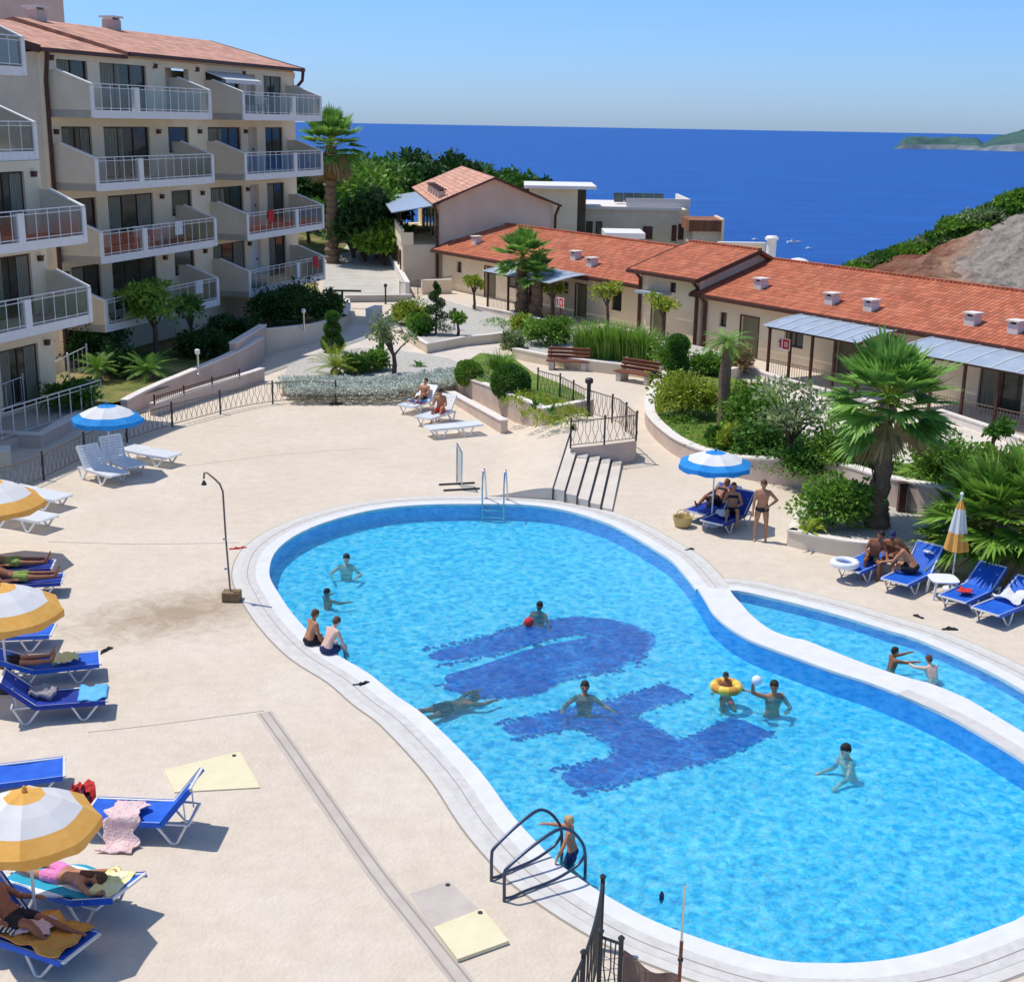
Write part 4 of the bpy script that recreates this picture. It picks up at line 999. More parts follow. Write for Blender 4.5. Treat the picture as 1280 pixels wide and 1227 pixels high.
for k in range(5):
    y = 1.4+2.2*k; c = MB(); zc = EZ-.1+(PZ-EZ)*.18; c.box(.0, y-.25, zc-.1, .5, y+.25, zc+.55); o = c.build('chimney', M['wall_pink'], Gh)
    c = MB(); c.box(-.06, y-.32, zc+.62, .56, y+.32, zc+.70); c.box(.1, y-.15, zc+.55, .4, y+.15, zc+.62); c.build('cap', M['brown'], o)
# annex with terrace and glazed canopy
b = MB(); b.box(-2.3, .05, -1, -.0, GD-1, 2.7); b.build('lower_annex', M['wall_shaded_tan'], Gh)
b = MB(); b.box(-2.5, .0, 2.7, -2.3, GD-1, 3.7); b.box(-2.5, -.1, 2.7, -1.7, .0, 3.5); b.box(-2.42, .0, -1, -2.3, GD-1, 2.7); b.build('terrace_parapet', M['wall_cream'], Gh)
for k in range(4):
    y = 1.2+3.2*k
    q = MB(); q.box(-2.50, y, .6, -2.43, y+1.4, 2.2); o = q.build('window', M['brown'], Gh); q = MB(); q.box(-2.51, y+.1, .7, -2.505, y+1.3, 2.1); q.build('pane', M['glass_dark'], o)
    q = MB(); q.box(-.05, y, 2.9, -.0, y+1.6, 4.7); o = q.build('window', M['brown'], Gh); q = MB(); q.box(-.06, y+.1, 3.0, -.055, y+1.5, 4.6); q.build('pane', M['glass_dark'], o)
    q = MB(); q.box(-2.4, y+2.2, 3.6, -2.3, y+2.3, 4.75); q.build('post', M['brown'], Gh)
cn = MB(); cn.add([(-3.1, -.1, 4.72), (-.02, -.1, 5.25), (-.02, GD-4, 5.25), (-3.1, GD-4, 4.72), (-3.1, -.1, 4.78), (-.02, -.1, 5.31), (-.02, GD-4, 5.31), (-3.1, GD-4, 4.78)], [(3,2,1,0), (4,5,6,7), (0,1,5,4), (1,2,6,5), (2,3,7,6), (3,0,4,7)]); cn.build('canopy', M['greycan'], Gh)

# --- flat roofed buildings near the sea
def block(p, x0, x1, y0, y1, z0, z1, name='wall', m='wall_shaded_tan', cap=None):
    b = MB(); b.box(x0, y0, z0, x1, y1, z1); o = b.build(name, M[m], p)
    if cap: b = MB(); b.box(x0-.2, y0-.2, z1, x1+.2, y1+.2, z1+cap); b.build('roof_edge', M['coping'], o)
    return o
FY = 108
f0 = DD(700, 300, FY); Fb = thing('flat_roof_house', 'long flat roofed cream house with parapet above the sea behind the bungalow roof', 'house', (f0.x, FY, 0))
def fx(px): return DD(px, 280, FY).x-f0.x
def fz(py, px=760): return DD(px, py, FY).z
block(Fb, fx(690), fx(848), 0, 9, -16, fz(262), cap=.25)
pz = fz(255)
b = MB(); b.box(fx(782), .1, fz(262)+.25, fx(862), .3, fz(262)+.9); b.box(fx(862)-.2, .3, fz(262)+.25, fx(862), 9, fz(262)+.9); b.build('parapet', M['coping'], Fb)
block(Fb, fx(848), fx(864), 1.5, 9, -16, fz(262), 'side_wing', 'wall_cream')
for (a, c) in ((722, 729), (733, 741), (745, 753)):
    q = MB(); q.box(fx(a), -.06, fz(298), fx(c), .0, fz(277)); o = q.build('window', M['brown'], Fb); q = MB(); q.box(fx(a)+.1, -.07, fz(297), fx(c)-.1, -.062, fz(278)); q.build('pane', M['glass_dark'], o)
q = MB(); q.box(fx(804), -.06, fz(298), fx(816), .0, fz(282)); q.build('door', M['brown'], Fb)
for (a, c) in ((840, 846), (850, 858)):
    q = MB(); q.box(fx(a), -.06 if a < 848 else 1.44, fz(300), fx(c), .0 if a < 848 else 1.5, fz(280)); q.build('window', M['brown'], Fb)
for k in range(5):
    q = MB(); xa = fx(770+k*13); q.add([(xa, 3, fz(260)+.3), (xa+.8, 3, fz(260)+.3), (xa+.8, 4.2, fz(260)+1.0), (xa, 4.2, fz(260)+1.0)], [(0, 1, 2, 3)]); o = q.build('solar_panel', M['glass_dark'], Fb)
f1 = DD(665, 262, 104); U1 = thing('roof_pavilion', 'cube shaped pavilion under a thin white slab roof left of the flat house', 'house', (f1.x, 104, 0))
def gx(px): return DD(px, 250, 104).x-f1.x
def gz(py): return DD(700, py, 104).z
block(U1, gx(662), gx(722), 0, 6, -14, gz(236), m='wall_cream'); block(U1, gx(722), gx(733), .6, 6, -14, gz(236), 'glazed_bay', 'glass_dark')
b = MB(); b.box(gx(655), -.6, gz(236), gx(745), 7, gz(232)); b.build('roof', M['white'], U1)
f2 = DD(865, 315, 102); U2 = thing('terrace_hut', 'small rendered hut with dark brown top band above the sea', 'hut', (f2.x, 102, 0))
def hx(px): return DD(px, 290, 102).x-f2.x
def hz(py): return DD(880, py, 102).z
block(U2, hx(866), hx(901), 0, 4, -14, hz(289)); b = MB(); b.box(hx(860), -.3, hz(289), hx(901), 4.3, hz(275)); b.build('roof', M['brown_tile'], U2); b = MB(); b.box(hx(901), -.3, -14, hx(904), 4, hz(273)); b.build('pier', M['wall_cream'], U2)
f3 = DD(780, 300, 96); U3 = thing('carport', 'low white slab roof on posts just behind the bungalow ridge', 'carport', (f3.x, 96, 0))
def ix(px): return DD(px, 295, 96).x-f3.x
def iz(py): return DD(780, py, 96).z
b = MB(); b.box(ix(756), -.4, iz(298), ix(806), 4, iz(291)); b.build('roof', M['white'], U3)
for px in (760, 802): b = MB(); b.box(ix(px)-.15, .2, -4, ix(px)+.15, .5, iz(298)); b.build('post', M['brown'], U3)
f4 = DD(900, 312, 99); U4 = thing('boundary_wall', 'low pale parapet wall of the seaside terrace', 'wall', (f4.x, 99, 0))
def jx(px): return DD(px, 305, 99).x-f4.x
def jz(py): return DD(930, py, 99).z
b = MB(); b.box(jx(898), 0, -14, jx(957), .4, jz(305)); b.build('wall', M['wall_cream'], U4); b = MB(); b.box(jx(898), -.1, jz(305), jx(957), .5, jz(303)); b.build('coping', M['coping'], U4)
f5 = DD(963, 325, 97); U5 = thing('white_chimney', 'white round chimney standing on a low vaulted roof above the sea', 'chimney', (f5.x, 97, 0))
zc = DD(963, 300, 97).z
b = MB(); b.lathe([(.36, -8), (.36, zc), (.5, zc), (.5, zc+.15), (.35, zc+.3)], n=14); b.build('shaft', M['white'], U5)
b = MB(); b.sphere((-1.2, .5, zc-2.2), 1.6, 1.2, 1.5); b.sphere((2.2, .8, zc-2.5), 1.3, 1.2, 1.2); b.build('vault', M['white'], U5, smooth=True)
f6 = DD(600, 228, 132); 
f7 = DD(388, 228, 118); U7 = thing('kiosk', 'white flat roofed kiosk glimpsed behind the corner balconies', 'kiosk', (f7.x, 118, 0))
zk = f7.z
b = MB(); b.box(-1.2, -.5, zk, 2.2, 3, zk+.35); b.build('roof', M['white'], U7); b = MB(); b.box(-1, 0, zk-4, 2, 2.6, zk); b.build('wall', M['glass_dark'], U7)
# boats
for i, (x, y, L_, lb) in enumerate(((992, 304, 6.5, 'white motor boat moored off the bungalow roofs'), (1011, 311, 3.2, 'tiny white dinghy beside the motor boat'), (943, 300, 3.5, 'small white boat just above the seaside parapet'))):
    p = G(x, y, SEAZ); t = thing('motor_boat', lb, 'boat', p, rad(8+20*i)); s = L_/6
    b = MB(); hull = [(-3, -.9), (1, -1), (3.2, 0), (1, 1), (-3, .9)]; top = [(-3.1, -1.1), (1.2, -1.2), (3.8, 0), (1.2, 1.2), (-3.1, 1.1)]
    vs = [(a*s, c*s, -.2) for a, c in hull]+[(a*s, c*s, .9*s) for a, c in top]; b.add(vs, [tuple(range(4, -1, -1)), tuple(range(5, 10))]+[(k, (k+1) % 5, (k+1) % 5+5, k+5) for k in range(5)]); b.build('hull', M['boatwhite'], t)
    b = MB(); b.prism([(-1*s, -.7*s), (1*s, -.6*s), (1*s, .6*s), (-1*s, .7*s)], .9*s, [1.9*s, 1.5*s, 1.5*s, 1.9*s]); b.build('cabin', M['boatwhite'] if i else M['greycan'], t)
# ------------------------------------------------------------------ garden walls
def gwall(name, label, px, tops, th=.22, m='wall_pink', cap=True, smooth=4, z0=-.2, capm='coping'):
    P = smooth_line(gp(px), False, smooth) if smooth > 1 else gp(px)
    n = len(P); nt_ = len(tops)
    zs = []
    for i in range(n):
        t = i/(n-1)*(nt_-1); k = min(int(t), nt_-2); zs.append(tops[k]+(tops[k+1]-tops[k])*(t-k))
    t = thing(name, label, 'wall', (P[0].x, P[0].y, 0))
    def prof(o0, o1, za, zb, nm, mm):
        A = []; B = []
        for i, p in enumerate(P):
            d = P[min(i+1, n-1)]-P[max(i-1, 0)]; d.z = 0; d.normalize(); q = Vector((-d.y, d.x, 0)); A.append(p+q*o0); B.append(p+q*o1)
        b = MB()
        for i in range(n):
            b.v += [(A[i].x, A[i].y, za(i)), (B[i].x, B[i].y, za(i)), (B[i].x, B[i].y, zb(i)), (A[i].x, A[i].y, zb(i))]
        for i in range(n-1):
            for k in range(4): b.f.append((4*i+k, 4*i+(k+1) % 4, 4*i+4+(k+1) % 4, 4*i+4+k)); b.m.append(0)
        b.f.append((0, 3, 2, 1)); b.m.append(0); e = 4*(n-1); b.f.append((e, e+1, e+2, e+3)); b.m.append(0)
        o = b.build(nm, M[mm], t, world=True)
        bm = bmesh.new(); bm.from_mesh(o.data); bmesh.ops.recalc_face_normals(bm, faces=bm.faces); bm.to_mesh(o.data); bm.free()
    prof(0, th, lambda i: z0, lambda i: zs[i], 'wall', m)
    if cap: prof(-.03, th+.03, lambda i: zs[i], lambda i: zs[i]+.05, 'coping', capm)
    return t
def bed(name, px, z, m='soil', kind='structure', smooth=1):
    P = gp(px) if smooth == 1 else smooth_line(gp(px), True, smooth)
    return flat(name, P, z, M[m], kind)

# P1 planter below the silver plants
gwall('planter_wall', 'curved pink planter wall in front of the silver leaved border', [(353,495),(385,496),(420,495.5),(455,494.5),(488,492),(520,487),(545,480)], [.42,.42,.42,.38])
bed('planter_soil', [(353,495),(420,495),(488,492),(545,482),(585,468),(560,458),(500,448),(450,445),(400,450),(360,468)], .38, 'pebble')
# wedge wall W1 and low wall W2
gwall('retaining_wall', 'long pink retaining wall with pale coping running behind the white loungers', [(522,489),(568,487),(620,515),(678,546.5)], [.30,.62,.86,.98], smooth=1, m='wall_pink')
gwall('retaining_wall', 'short end wall of the wedge planter left of the stair railing', [(678,546.5),(741,537)], [.98,1.06], smooth=1)
gwall('low_wall', 'low tapering wall right behind the white loungers', [(560,500),(626,542)], [.30,.44], th=.25, smooth=1, m='wall_pink')
bed('wedge_soil', [(568,486),(620,514),(678,545),(741,536),(728,520),(700,505),(668,492),(640,470),(600,464)], .82, 'grass')
# right curved planter P3
P3 = [(838,478),(826,492),(818,510),(817,529),(824,542),(837,555),(854,568),(880,580),(911,590),(935,596),(975,603),(1018,610),(1060,622),(1100,640),(1150,655),(1190,668),(1300,695)]
gwall('retaining_wall', 'long curved garden wall sweeping from the benches past the blue umbrella to the palms', list(reversed(P3)), [1.3,1.2,1.05,.85,.62,.52,.50,.48,.46,.44], th=.32, m='wall_pink')
bed('garden_lawn', P3+[(1300,600),(1200,590),(1130,595),(1060,580),(1005,560),(960,520),(930,492),(905,478),(850,470)], .42, 'grass', smooth=1)
# P4 palm planter
P4 = [(983,682),(1003,687),(1040,694),(1075,699),(1130,702),(1190,714),(1300,742)]
gwall('planter_wall', 'low planter wall of the big palm behind the blue loungers', P4, [.40,.40], smooth=2, m='wall_shaded_tan')
gwall('planter_wall', 'short left end wall of the big palm planter', [(996,660),(983,682)], [.40,.40], smooth=1, m='wall_shaded_tan')
bed('planter_pebbles', P4+[(1300,690),(1190,664),(1100,638),(1040,628),(996,656)], .37, 'pebble')
# centre planters P5 and P6
gwall('planter_wall', 'pale pink planter wall below the spiral cypress', [(505,425),(533.5,442),(579,433),(614,429.5),(640,426)], [.42,.42], smooth=1, m='wall_shaded_tan')
bed('planter_gravel', [(505,425),(533.5,441),(579,432),(614,429),(640,425),(640,408),(600,396),(545,380),(500,384),(492,400)], .38, 'pebble')
gwall('planter_wall', 'pale planter wall running behind the two benches', [(640,448),(683,457),(733,464),(775,469),(830,476),(880,479),(920,474),(930,462),(915,452)], [.45,.45], smooth=2, m='wall_shaded_tan')
bed('planter_soil', [(640,446),(683,455),(733,462),(775,467),(830,475),(880,478),(920,473),(930,462),(915,452),(860,440),(800,432),(740,425),(690,418),(645,418)], .40, 'pebble')
# left walls
gwall('retaining_wall', 'big brown rendered wall with pale coping climbing beside the shaded ramp', [(160,520),(197,503),(240,492),(297,470),(330,452)], [.55,.62,.85,1.0,1.05], smooth=3, th=.25)
gwall('retaining_wall', 'square end of the shaded ramp wall below the hedge', [(297,469),(334,443)], [1.35,1.35], smooth=1, th=.3)
gwall('retaining_wall', 'curved lavender wall under the dark hedge', [(334,443),(370,434),(405,424),(430,412),(438,400),(436,388)], [1.15,.85,.7,.65], smooth=3, th=.25, m='wall_shaded_tan')
gwall('low_wall', 'low sloping wall with iron rail on the pool side of the ramp', [(194,520),(250,502),(300,487),(331,476)], [.42,.48,.52,.50], smooth=2, th=.2)
gwall('planter_wall', 'pink L shaped planter wall in front of the ground terrace', [(-30,556),(52,560),(80,545),(108,529)], [.42,.42], smooth=1, th=.3)
bed('planter_soil', [(-30,554),(52,558),(108,528),(100,505),(60,500),(-30,530)], .36, 'pebble')
bed('building_lawn', [(165,515),(240,490),(297,468),(334,441),(370,432),(405,422),(432,408),(436,392),(405,385),(380,330),(40,500),(108,528)], .50, 'dirt_lawn')
gwall('low_wall', 'cream block wall at the foot of the gable house', [(528,368),(565,367)], [.85,.85], smooth=1, th=.3, m='wall_cream', z0=-.1)
gwall('low_wall', 'pale wall along the access road beside the gable house', [(512,372),(498,345),(487,325),(478,305)], [.9,.9], smooth=1, th=.25, m='coping')
gwall('low_wall', 'thin low wall crossing the foot of the access road', [(432,378),(515,377)], [.38,.38], smooth=1, th=.2, m='concrete')
gwall('low_wall', 'short white wall end by the upper steps', [(466,405),(478,400)], [.75,.75], smooth=1, th=.4, m='white')
gwall('low_wall', 'cream wall block at the left edge beside the white loungers', [(-20,590),(14,588)], [.6,.6], smooth=1, th=.6, m='wall_cream')
gwall('low_wall', 'cream kerb wall below the near pergola', [(905,457),(960,477),(1000,489),(1090,512)], [.28,.28], smooth=1, th=.2, m='coping')
gwall('low_wall', 'cream kerb wall below the right pergola', [(1170,522),(1230,542),(1330,580)], [.28,.28], smooth=1, th=.2, m='coping')
gwall('low_wall', 'cream kerb wall below the far pergola', [(590,388),(660,402),(720,420)], [.28,.28], smooth=1, th=.2, m='coping')

# ------------------------------------------------------------------ iron fences
def fence(name, label, pts, h, step=.13, posts=3, m='tan_iron', mpost=None, ornate=True):
    """pts: world points along the base"""
    t = thing(name, label, 'fence', tuple(pts[0])); L_ = [0]
    for i in range(1, len(pts)): L_.append(L_[-1]+(pts[i]-pts[i-1]).length)
    def at(s):
        for i in range(1, len(pts)):
            if s <= L_[i]+1e-6: return pts[i-1].lerp(pts[i], (s-L_[i-1])/(L_[i]-L_[i-1]))
        return pts[-1].copy()
    T = L_[-1]; k = max(1, round(T/posts)); up_ = Vector((0, 0, 1))
    for i in range(k+1):
        p = at(T*i/k); b = MB(); b.bar(p, p+up_*(h+.06), .055, .055, up=(0, 1, 0)); b.lathe([(.04, 0), (.045, .03), (.0, .07)], p+up_*(h+.06), 6); b.build('post', M[mpost or m], t, world=True)
    n = max(2, int(T/step)); P = [at(T*i/n) for i in range(n+1)]
    b = MB(); stepn = max(1, n//60)
    b.tube([q+up_*h for q in P], .02, 6); b.build('top_rail', M[m], t, world=True)
    b = MB(); b.tube([q+up_*.1 for q in P], .013, 6); b.build('bottom_rail', M[m], t, world=True)
    b = MB()
    for i, p in enumerate(P):
        if ornate:
            d = (P[min(i+1, n)]-P[max(i-1, 0)]).normalized(); a = step*.42*(1 if i % 2 else -1)
            b.tube([p+up_*.1, p+d*a+up_*(h*.32), p-d*a*.6+up_*(h*.62), p+up_*h], .009, 4, cap=False)
        else: b.bar(p+up_*.1, p+up_*h, .018, .018, up=(0, 1, 0))
    b.build('bars', M[m], t, world=True); return t
fence('iron_fence', 'long wavy bronze iron fence curving round the left of the deck', smooth_line(gp([(-25,626),(35,609),(85,585),(140,560),(198,539),(255,523),(313,509),(372,502),(420,504)]), False, 3), .80, mpost='dark_iron', posts=2.6)
fence('iron_fence', 'black railing along the low ramp wall behind the left fence', [p+Vector((0, 0, .42+.02*i)) for i, p in enumerate(gp([(194,520),(250,502),(300,487)]))], .28, m='brown', ornate=False, posts=2)
rl = gp([(672,492),(700,500),(730,517),(752,524),(773,531),(795,551)], .71)
fence('stair_railing', 'ornate iron railing along the garden path above the steps', rl, .88, mpost='dark_iron', posts=1.3)
fence('stair_railing', 'ornate iron railing on the wall at the head of the steps', gp([(795,551),(753,556),(713,560)], .72), .85, mpost='dark_iron', posts=1.2)
fence('terrace_fence', 'white railing of the shaded ground terrace under the nearest balconies', gp([(-10,520),(40,500),(110,462)], .6), .95, m='white_metal', ornate=False, step=.5, posts=2)
fence('iron_fence', 'thin iron fence beside the gable house', gp([(500,372),(565,362)]), .9, ornate=False, posts=2)
# near bottom fence and parasol-like canvas
fence('iron_fence', 'dark tall iron fence running toward the viewer at the bottom edge beside the coping', smooth_line([Vector(p) for p in ((1.27,15.2,0),(1.16,14.5,0),(.98,13.7,0),(.72,12.9,0),(.4,12.0,0))], False, 4), 1.0, step=.11, posts=1.6, m='dark_iron')
fence('iron_fence', 'short iron gate panel joining the dark fence at the bottom edge', [Vector((1.17,14.0,0)), Vector((1.41,13.86,0))], 1.0, step=.06, posts=.3, m='dark_iron')
wb = thing('windbreak', 'brown canvas windbreak strung from the fence post to a thin pole at the bottom edge', 'windbreak', (1.45, 13.8, 0))
b = MB(); n = 10
for i in range(n+1):
    t = i/n; x = 1.44+.62*t; y = 13.84-.34*t; sag = .10*math.sin(PI*t); b.v += [(x, y+.04*math.sin(t*9), .94-.10*t-sag), (x, y-.05*math.sin(t*7), .15)]
for i in range(n): b.f.append((2*i, 2*i+1, 2*i+3, 2*i+2)); b.m.append(0)
M['canvas'] = mat('brown_canvas', (.20,.13,.10), (.27,.19,.15), 8, .9, bump=.5); b.build('canvas', M['canvas'], wb, world=True)
b = MB(); b.tube([(2.08, 13.5, 0), (2.08, 13.5, 1.3)], .022, 8); b.build('pole', M['wood'], wb, world=True)
b = MB(); b.tube([(2.08, 13.5, 1.3), (2.08, 13.5, 2.05)], .014, 8); b.build('pole', M['steel'], wb, world=True)
b = MB(); b.sphere((2.08, 13.5, 1.05), .035); b.build('knob', M['dark_iron'], wb, world=True)
bx = thing('folded_towel', 'white folded towel lying beside the windbreak pole', 'towel', (2.15, 13.75, 0)); b = MB(); b.box(-.1, -.12, 0, .25, .12, .05); b.box(-.09, -.11, .052, .24, .11, .09); b.build('fold', M['umb_white'], bx, bevel=.012)

# ------------------------------------------------------------------ plants
def rv(rng): 
    while True:
        v = Vector((rng.uniform(-1,1), rng.uniform(-1,1), rng.uniform(-1,1)))
        if .02 < v.length < 1: return v.normalized()
def leaf_quad(b, p, d, n, L_, W_):
    s_ = d.cross(n)
    if s_.length < 1e-3: return
    s_.normalize(); b.add([p-s_*W_*.15, p+d*L_*.45-s_*W_*.5, p+d*L_, p+d*L_*.45+s_*W_*.5], [(0, 1, 2, 3)])
def leaf_blob(b, c, rx, ry, rz, n, L_, W_, rng, shell=.55, lump=.3, flat_bottom=True):
    c = Vector(c); off = Vector((rng.random()*50, rng.random()*50, 0))
    for _ in range(n):
        v = rv(rng); 
        if flat_bottom and v.z < -.55: v.z *= -.5
        k = 1+lump*noise.noise(v*1.9+off)*1.6; r = shell+(1-shell)*rng.random()**.6
        p = c+Vector((v.x*rx, v.y*ry, v.z*rz))*r*k
        d = (v+rv(rng)*.9).normalized(); nrm = rv(rng)
        leaf_quad(b, p, d, nrm, L_*rng.uniform(.45, 1.6), W_*rng.uniform(.5, 1.5))
def shrub(name, label, px, rx, rz, m, n=900, L_=.12, W_=.07, z=0, group=None, trunk=0, cat='shrub', lump=.55, shell=.5, ry=None, seed=None, world=None):
    rng = random.Random(seed if seed is not None else int(px[0]*7+px[1])); p = world or G(px[0], px[1], z)
    t = thing(name, label, cat, p, rng.random()*6, group); b = MB()
    n = int(n*2.6); L_ *= 1.15; W_ *= 1.25
    leaf_blob(b, (0, 0, trunk+rz*.85), rx, ry or rx, rz, n, L_, W_, rng, shell, lump); leaf_blob(b, (0, 0, trunk+rz*.6), rx*.8, (ry or rx)*.8, rz*.7, n//2, L_, W_, rng, .3, lump)
    # a second tier of smaller clumps keeps the outline uneven
    for _ in range(6):
        a = rng.random()*6.28; q = rng.uniform(.4, .8)
        leaf_blob(b, (rx*q*math.cos(a), (ry or rx)*q*math.sin(a), trunk+rz*rng.uniform(.7, 1.5)), rx*.42, rx*.42, rz*.4, n//9, L_, W_, rng, .3, .3)
    b.build('foliage', M[m], t)
    b = MB()
    if trunk > .15:
        b.tube([(0, 0, -.05), (.02, .01, trunk*.5), (0, .02, trunk+rz*.8)], [max(.03, rx*.07), max(.025, rx*.055), .015], 7)
    for k in range(5):
        a = k*1.3+rng.random(); b.tube([(0, 0, trunk*.9), (rx*.35*math.cos(a), rx*.35*math.sin(a), trunk+rz*.7), (rx*.65*math.cos(a), rx*.65*math.sin(a), trunk+rz*1.2)], [.03, .02, .008], 5)
    b.build('stem' if trunk < .4 else 'trunk', M['bark'], t); return t
def grass_clump(name, label, px, r, h, m, n=260, z=0, wd=.03, group=None, ry=None, lean=.45, world=None, cat='plant'):
    rng = random.Random(int(px[0]*5+px[1])); p = world or G(px[0], px[1], z); t = thing(name, label, cat, p, 0, group); b = MB()
    for _ in range(n):
        a = rng.random()*6.28; q = rng.random()**.6; bx = Vector((r*.75*q*math.cos(a), (ry or r)*.75*q*math.sin(a), 0)); hh = h*rng.uniform(.55, 1.1)
        d = Vector((math.cos(a)*lean*rng.uniform(.2, 1.2), math.sin(a)*lean*rng.uniform(.2, 1.2), 1)); tip = bx+d*hh*.9+Vector((math.cos(a), math.sin(a), -.3))*hh*.18
        mid = bx+d*hh*.55; s_ = Vector((-math.sin(a), math.cos(a), 0))*wd
        b.add([bx-s_*.5, bx+s_*.5, mid+s_*.5, mid-s_*.5, tip], [(0, 1, 2, 3), (3, 2, 4)])
    b.build('blades', M[m], t); return t
def rosette(name, label, px, r, n, m, z=0, wd=.06, up_=.6, world=None, group=None):
    rng = random.Random(int(px[0]*3+px[1])); p = world or G(px[0], px[1], z); t = thing(name, label, 'plant', p, 0, group); b = MB()
    for k in range(n):
        a = k*2.4; e = up_*rng.uniform(.2, 1.5); d = Vector((math.cos(a)*math.cos(e), math.sin(a)*math.cos(e), math.sin(e))); L_ = r*rng.uniform(.75, 1.1)
        s_ = Vector((-math.sin(a), math.cos(a), 0)); q1 = d*L_*.5+Vector((0, 0, .06)); q2 = d*L_-Vector((0, 0, r*.12))
        b.add([-s_*wd*.3, s_*wd*.3, q1+s_*wd*.6, q1-s_*wd*.6, q2], [(0, 1, 2, 3), (3, 2, 4)])
    b.build('leaves', M[m], t); return t
def feather_frond(b, base, az, el, L_, rng, wd=.28, droop=.9, nleaf=26):
    """pinnate frond (date palm, cycad)"""
    P = []; d = Vector((math.cos(az)*math.cos(el), math.sin(az)*math.cos(el), math.sin(el))); p = Vector(base); n = 10
    for i in range(n+1):
        P.append(p.copy()); p = p+d*L_/n; d = (d+Vector((0, 0, -droop/n*1.2))).normalized()
    s_ = Vector((-math.sin(az), math.cos(az), 0))
    for k in range(nleaf):
        t = .12+.88*k/nleaf; i = min(int(t*n), n-1); q = P[i].lerp(P[i+1], t*n-i); dd = (P[i+1]-P[i]).normalized(); w_ = wd*math.sin(PI*min(1, t*.85+.15))**.6
        for sg_ in (-1, 1):
            e = (s_*sg_+dd*.7+Vector((0, 0, -.25+rng.uniform(-.1, .1)))).normalized()*w_
            b.add([q-dd*.014, q+dd*.014, q+e], [(0, 1, 2)])
    for i in range(n): b.bar(P[i], P[i+1], .02, .012)
def feather_palm(name, label, px, r, th, nf, m, z=0, tr=.12, world=None, el=(.1, 1.2), wd=.28, droop=.9, group=None, cat='palm'):
    rng = random.Random(int(px[0]*3+px[1])); p = world or G(px[0], px[1], z); t = thing(name, label, cat, p, 0, group)
    b = MB(); n = 8
    if th > .05:
        b.tube([(.03*math.sin(i), 0, th*i/n-.05) for i in range(n+1)], [tr*(1.15-.2*i/n)*(1+.10*(i % 2)) for i in range(n+1)], 10); b.build('trunk', M['trunk'], t)
    b = MB()
    for k in range(nf):
        az = k*2.399+rng.uniform(-.2, .2); e = el[0]+(el[1]-el[0])*(k/nf)+rng.uniform(-.1, .1); feather_frond(b, (0, 0, th), az, e, r*rng.uniform(.85, 1.1), rng, wd, droop)
    b.build('crown', M[m], t); return t
def fan_palm(name, label, px, r, th, nf, z=0, tr=.22, m='leaf_palm', world=None, skirt=0, group=None, seed=None):
    rng = random.Random(seed or int(px[0]*3+px[1])); p = world or G(px[0], px[1], z); t = thing(name, label, 'palm', p, 0, group)
    b = MB(); n = max(8, int(th/.16)); ph = rng.random()*6
    b.tube([(.04*math.sin(i*.5+ph), .04*math.cos(i*.4), th*i/n-.08) for i in range(n+1)], [tr*(1.25-.35*min(1, i/n*2))*(1+.13*((i*7) % 3-1)) for i in range(n+1)], 12)
    # cut leaf bases bristle round the trunk
    for k in range(int(th*60)):
        a = k*2.4; zz = th*((k*.618) % 1); rr = tr*(1.2-.3*min(1, zz/th*2)); o = Vector((math.cos(a)*rr, math.sin(a)*rr, zz)); s_ = Vector((-math.sin(a), math.cos(a), 0))*.05; tip = o+Vector((math.cos(a)*.07, math.sin(a)*.07, .12)); b.add([o-s_, o+s_, tip], [(0, 1, 2)])
    b.build('trunk', M['trunk'], t)
    b = MB(); bd = MB(); st_ = MB()
    for k in range(nf+skirt):
        dry = k >= nf; az = k*2.399+rng.uniform(-.25, .25)
        el = rng.uniform(-1.15, -.6) if dry else 1.45-2.1*((k/nf)**1.0)+rng.uniform(-.12, .12)
        d = Vector((math.cos(az)*math.cos(el), math.sin(az)*math.cos(el), math.sin(el))); pl = r*rng.uniform(.42, .58)*(.8 if dry else 1)
        c0 = Vector((0, 0, th+rng.uniform(-.05, .2))); c = c0+d*pl+Vector((0, 0, -.06*r)); st_.tube([c0, c0+d*pl*.6+Vector((0, 0, .02)), c], [.03, .02, .012], 5)
        s_ = Vector((-math.sin(az), math.cos(az), 0)); upv = s_.cross(d).normalized()*-1; fold = rng.uniform(.1, .45); tgt = bd if dry else b; nb = 22; fl_ = r*rng.uniform(.5, .68)
        for q in range(nb):
            a = (-1.25+2.5*q/(nb-1))*(.6 if dry else 1); lv = (d*math.cos(a)+s_*math.sin(a)+upv*fold*abs(math.sin(a))).normalized(); L_ = fl_*(1-.22*abs(a)/1.25)*rng.uniform(.9, 1.1)
            w_ = lv.cross(upv).normalized()*(.044*r/1.5+.014); m1 = c+lv*L_*.55; tip = c+lv*L_+Vector((0, 0, -.22*L_*(1.2 if dry else rng.uniform(.1, .9))))
            tgt.add([c, m1+w_, tip, m1-w_], [(0, 1, 2, 3)])
    b.build('crown', M[m], t); st_.build('leaf_stalks', M['leaf_yel'], t)
    if skirt: bd.build('dry_fronds', M['leaf_dry'], t)
    return t
def topiary_ball(name, label, px, spec, m='leaf_dark', z=0):
    """spec: list of (height of centre, radius)"""
    rng = random.Random(int(px[0])); p = G(px[0], px[1], z); t = thing(name, label, 'shrub', p)
    b = MB(); b.tube([(0, 0, -.05), (0, 0, spec[-1][0])], .035, 7); b.build('trunk', M['bark'], t)
    b = MB()
    for zc, r in spec: leaf_blob(b, (0, 0, zc), r, r, r*.92, int(5200*max(.25, r*r*4)), .07, .055, rng, .8, .05, False)
    b.build('foliage', M[m], t); return t
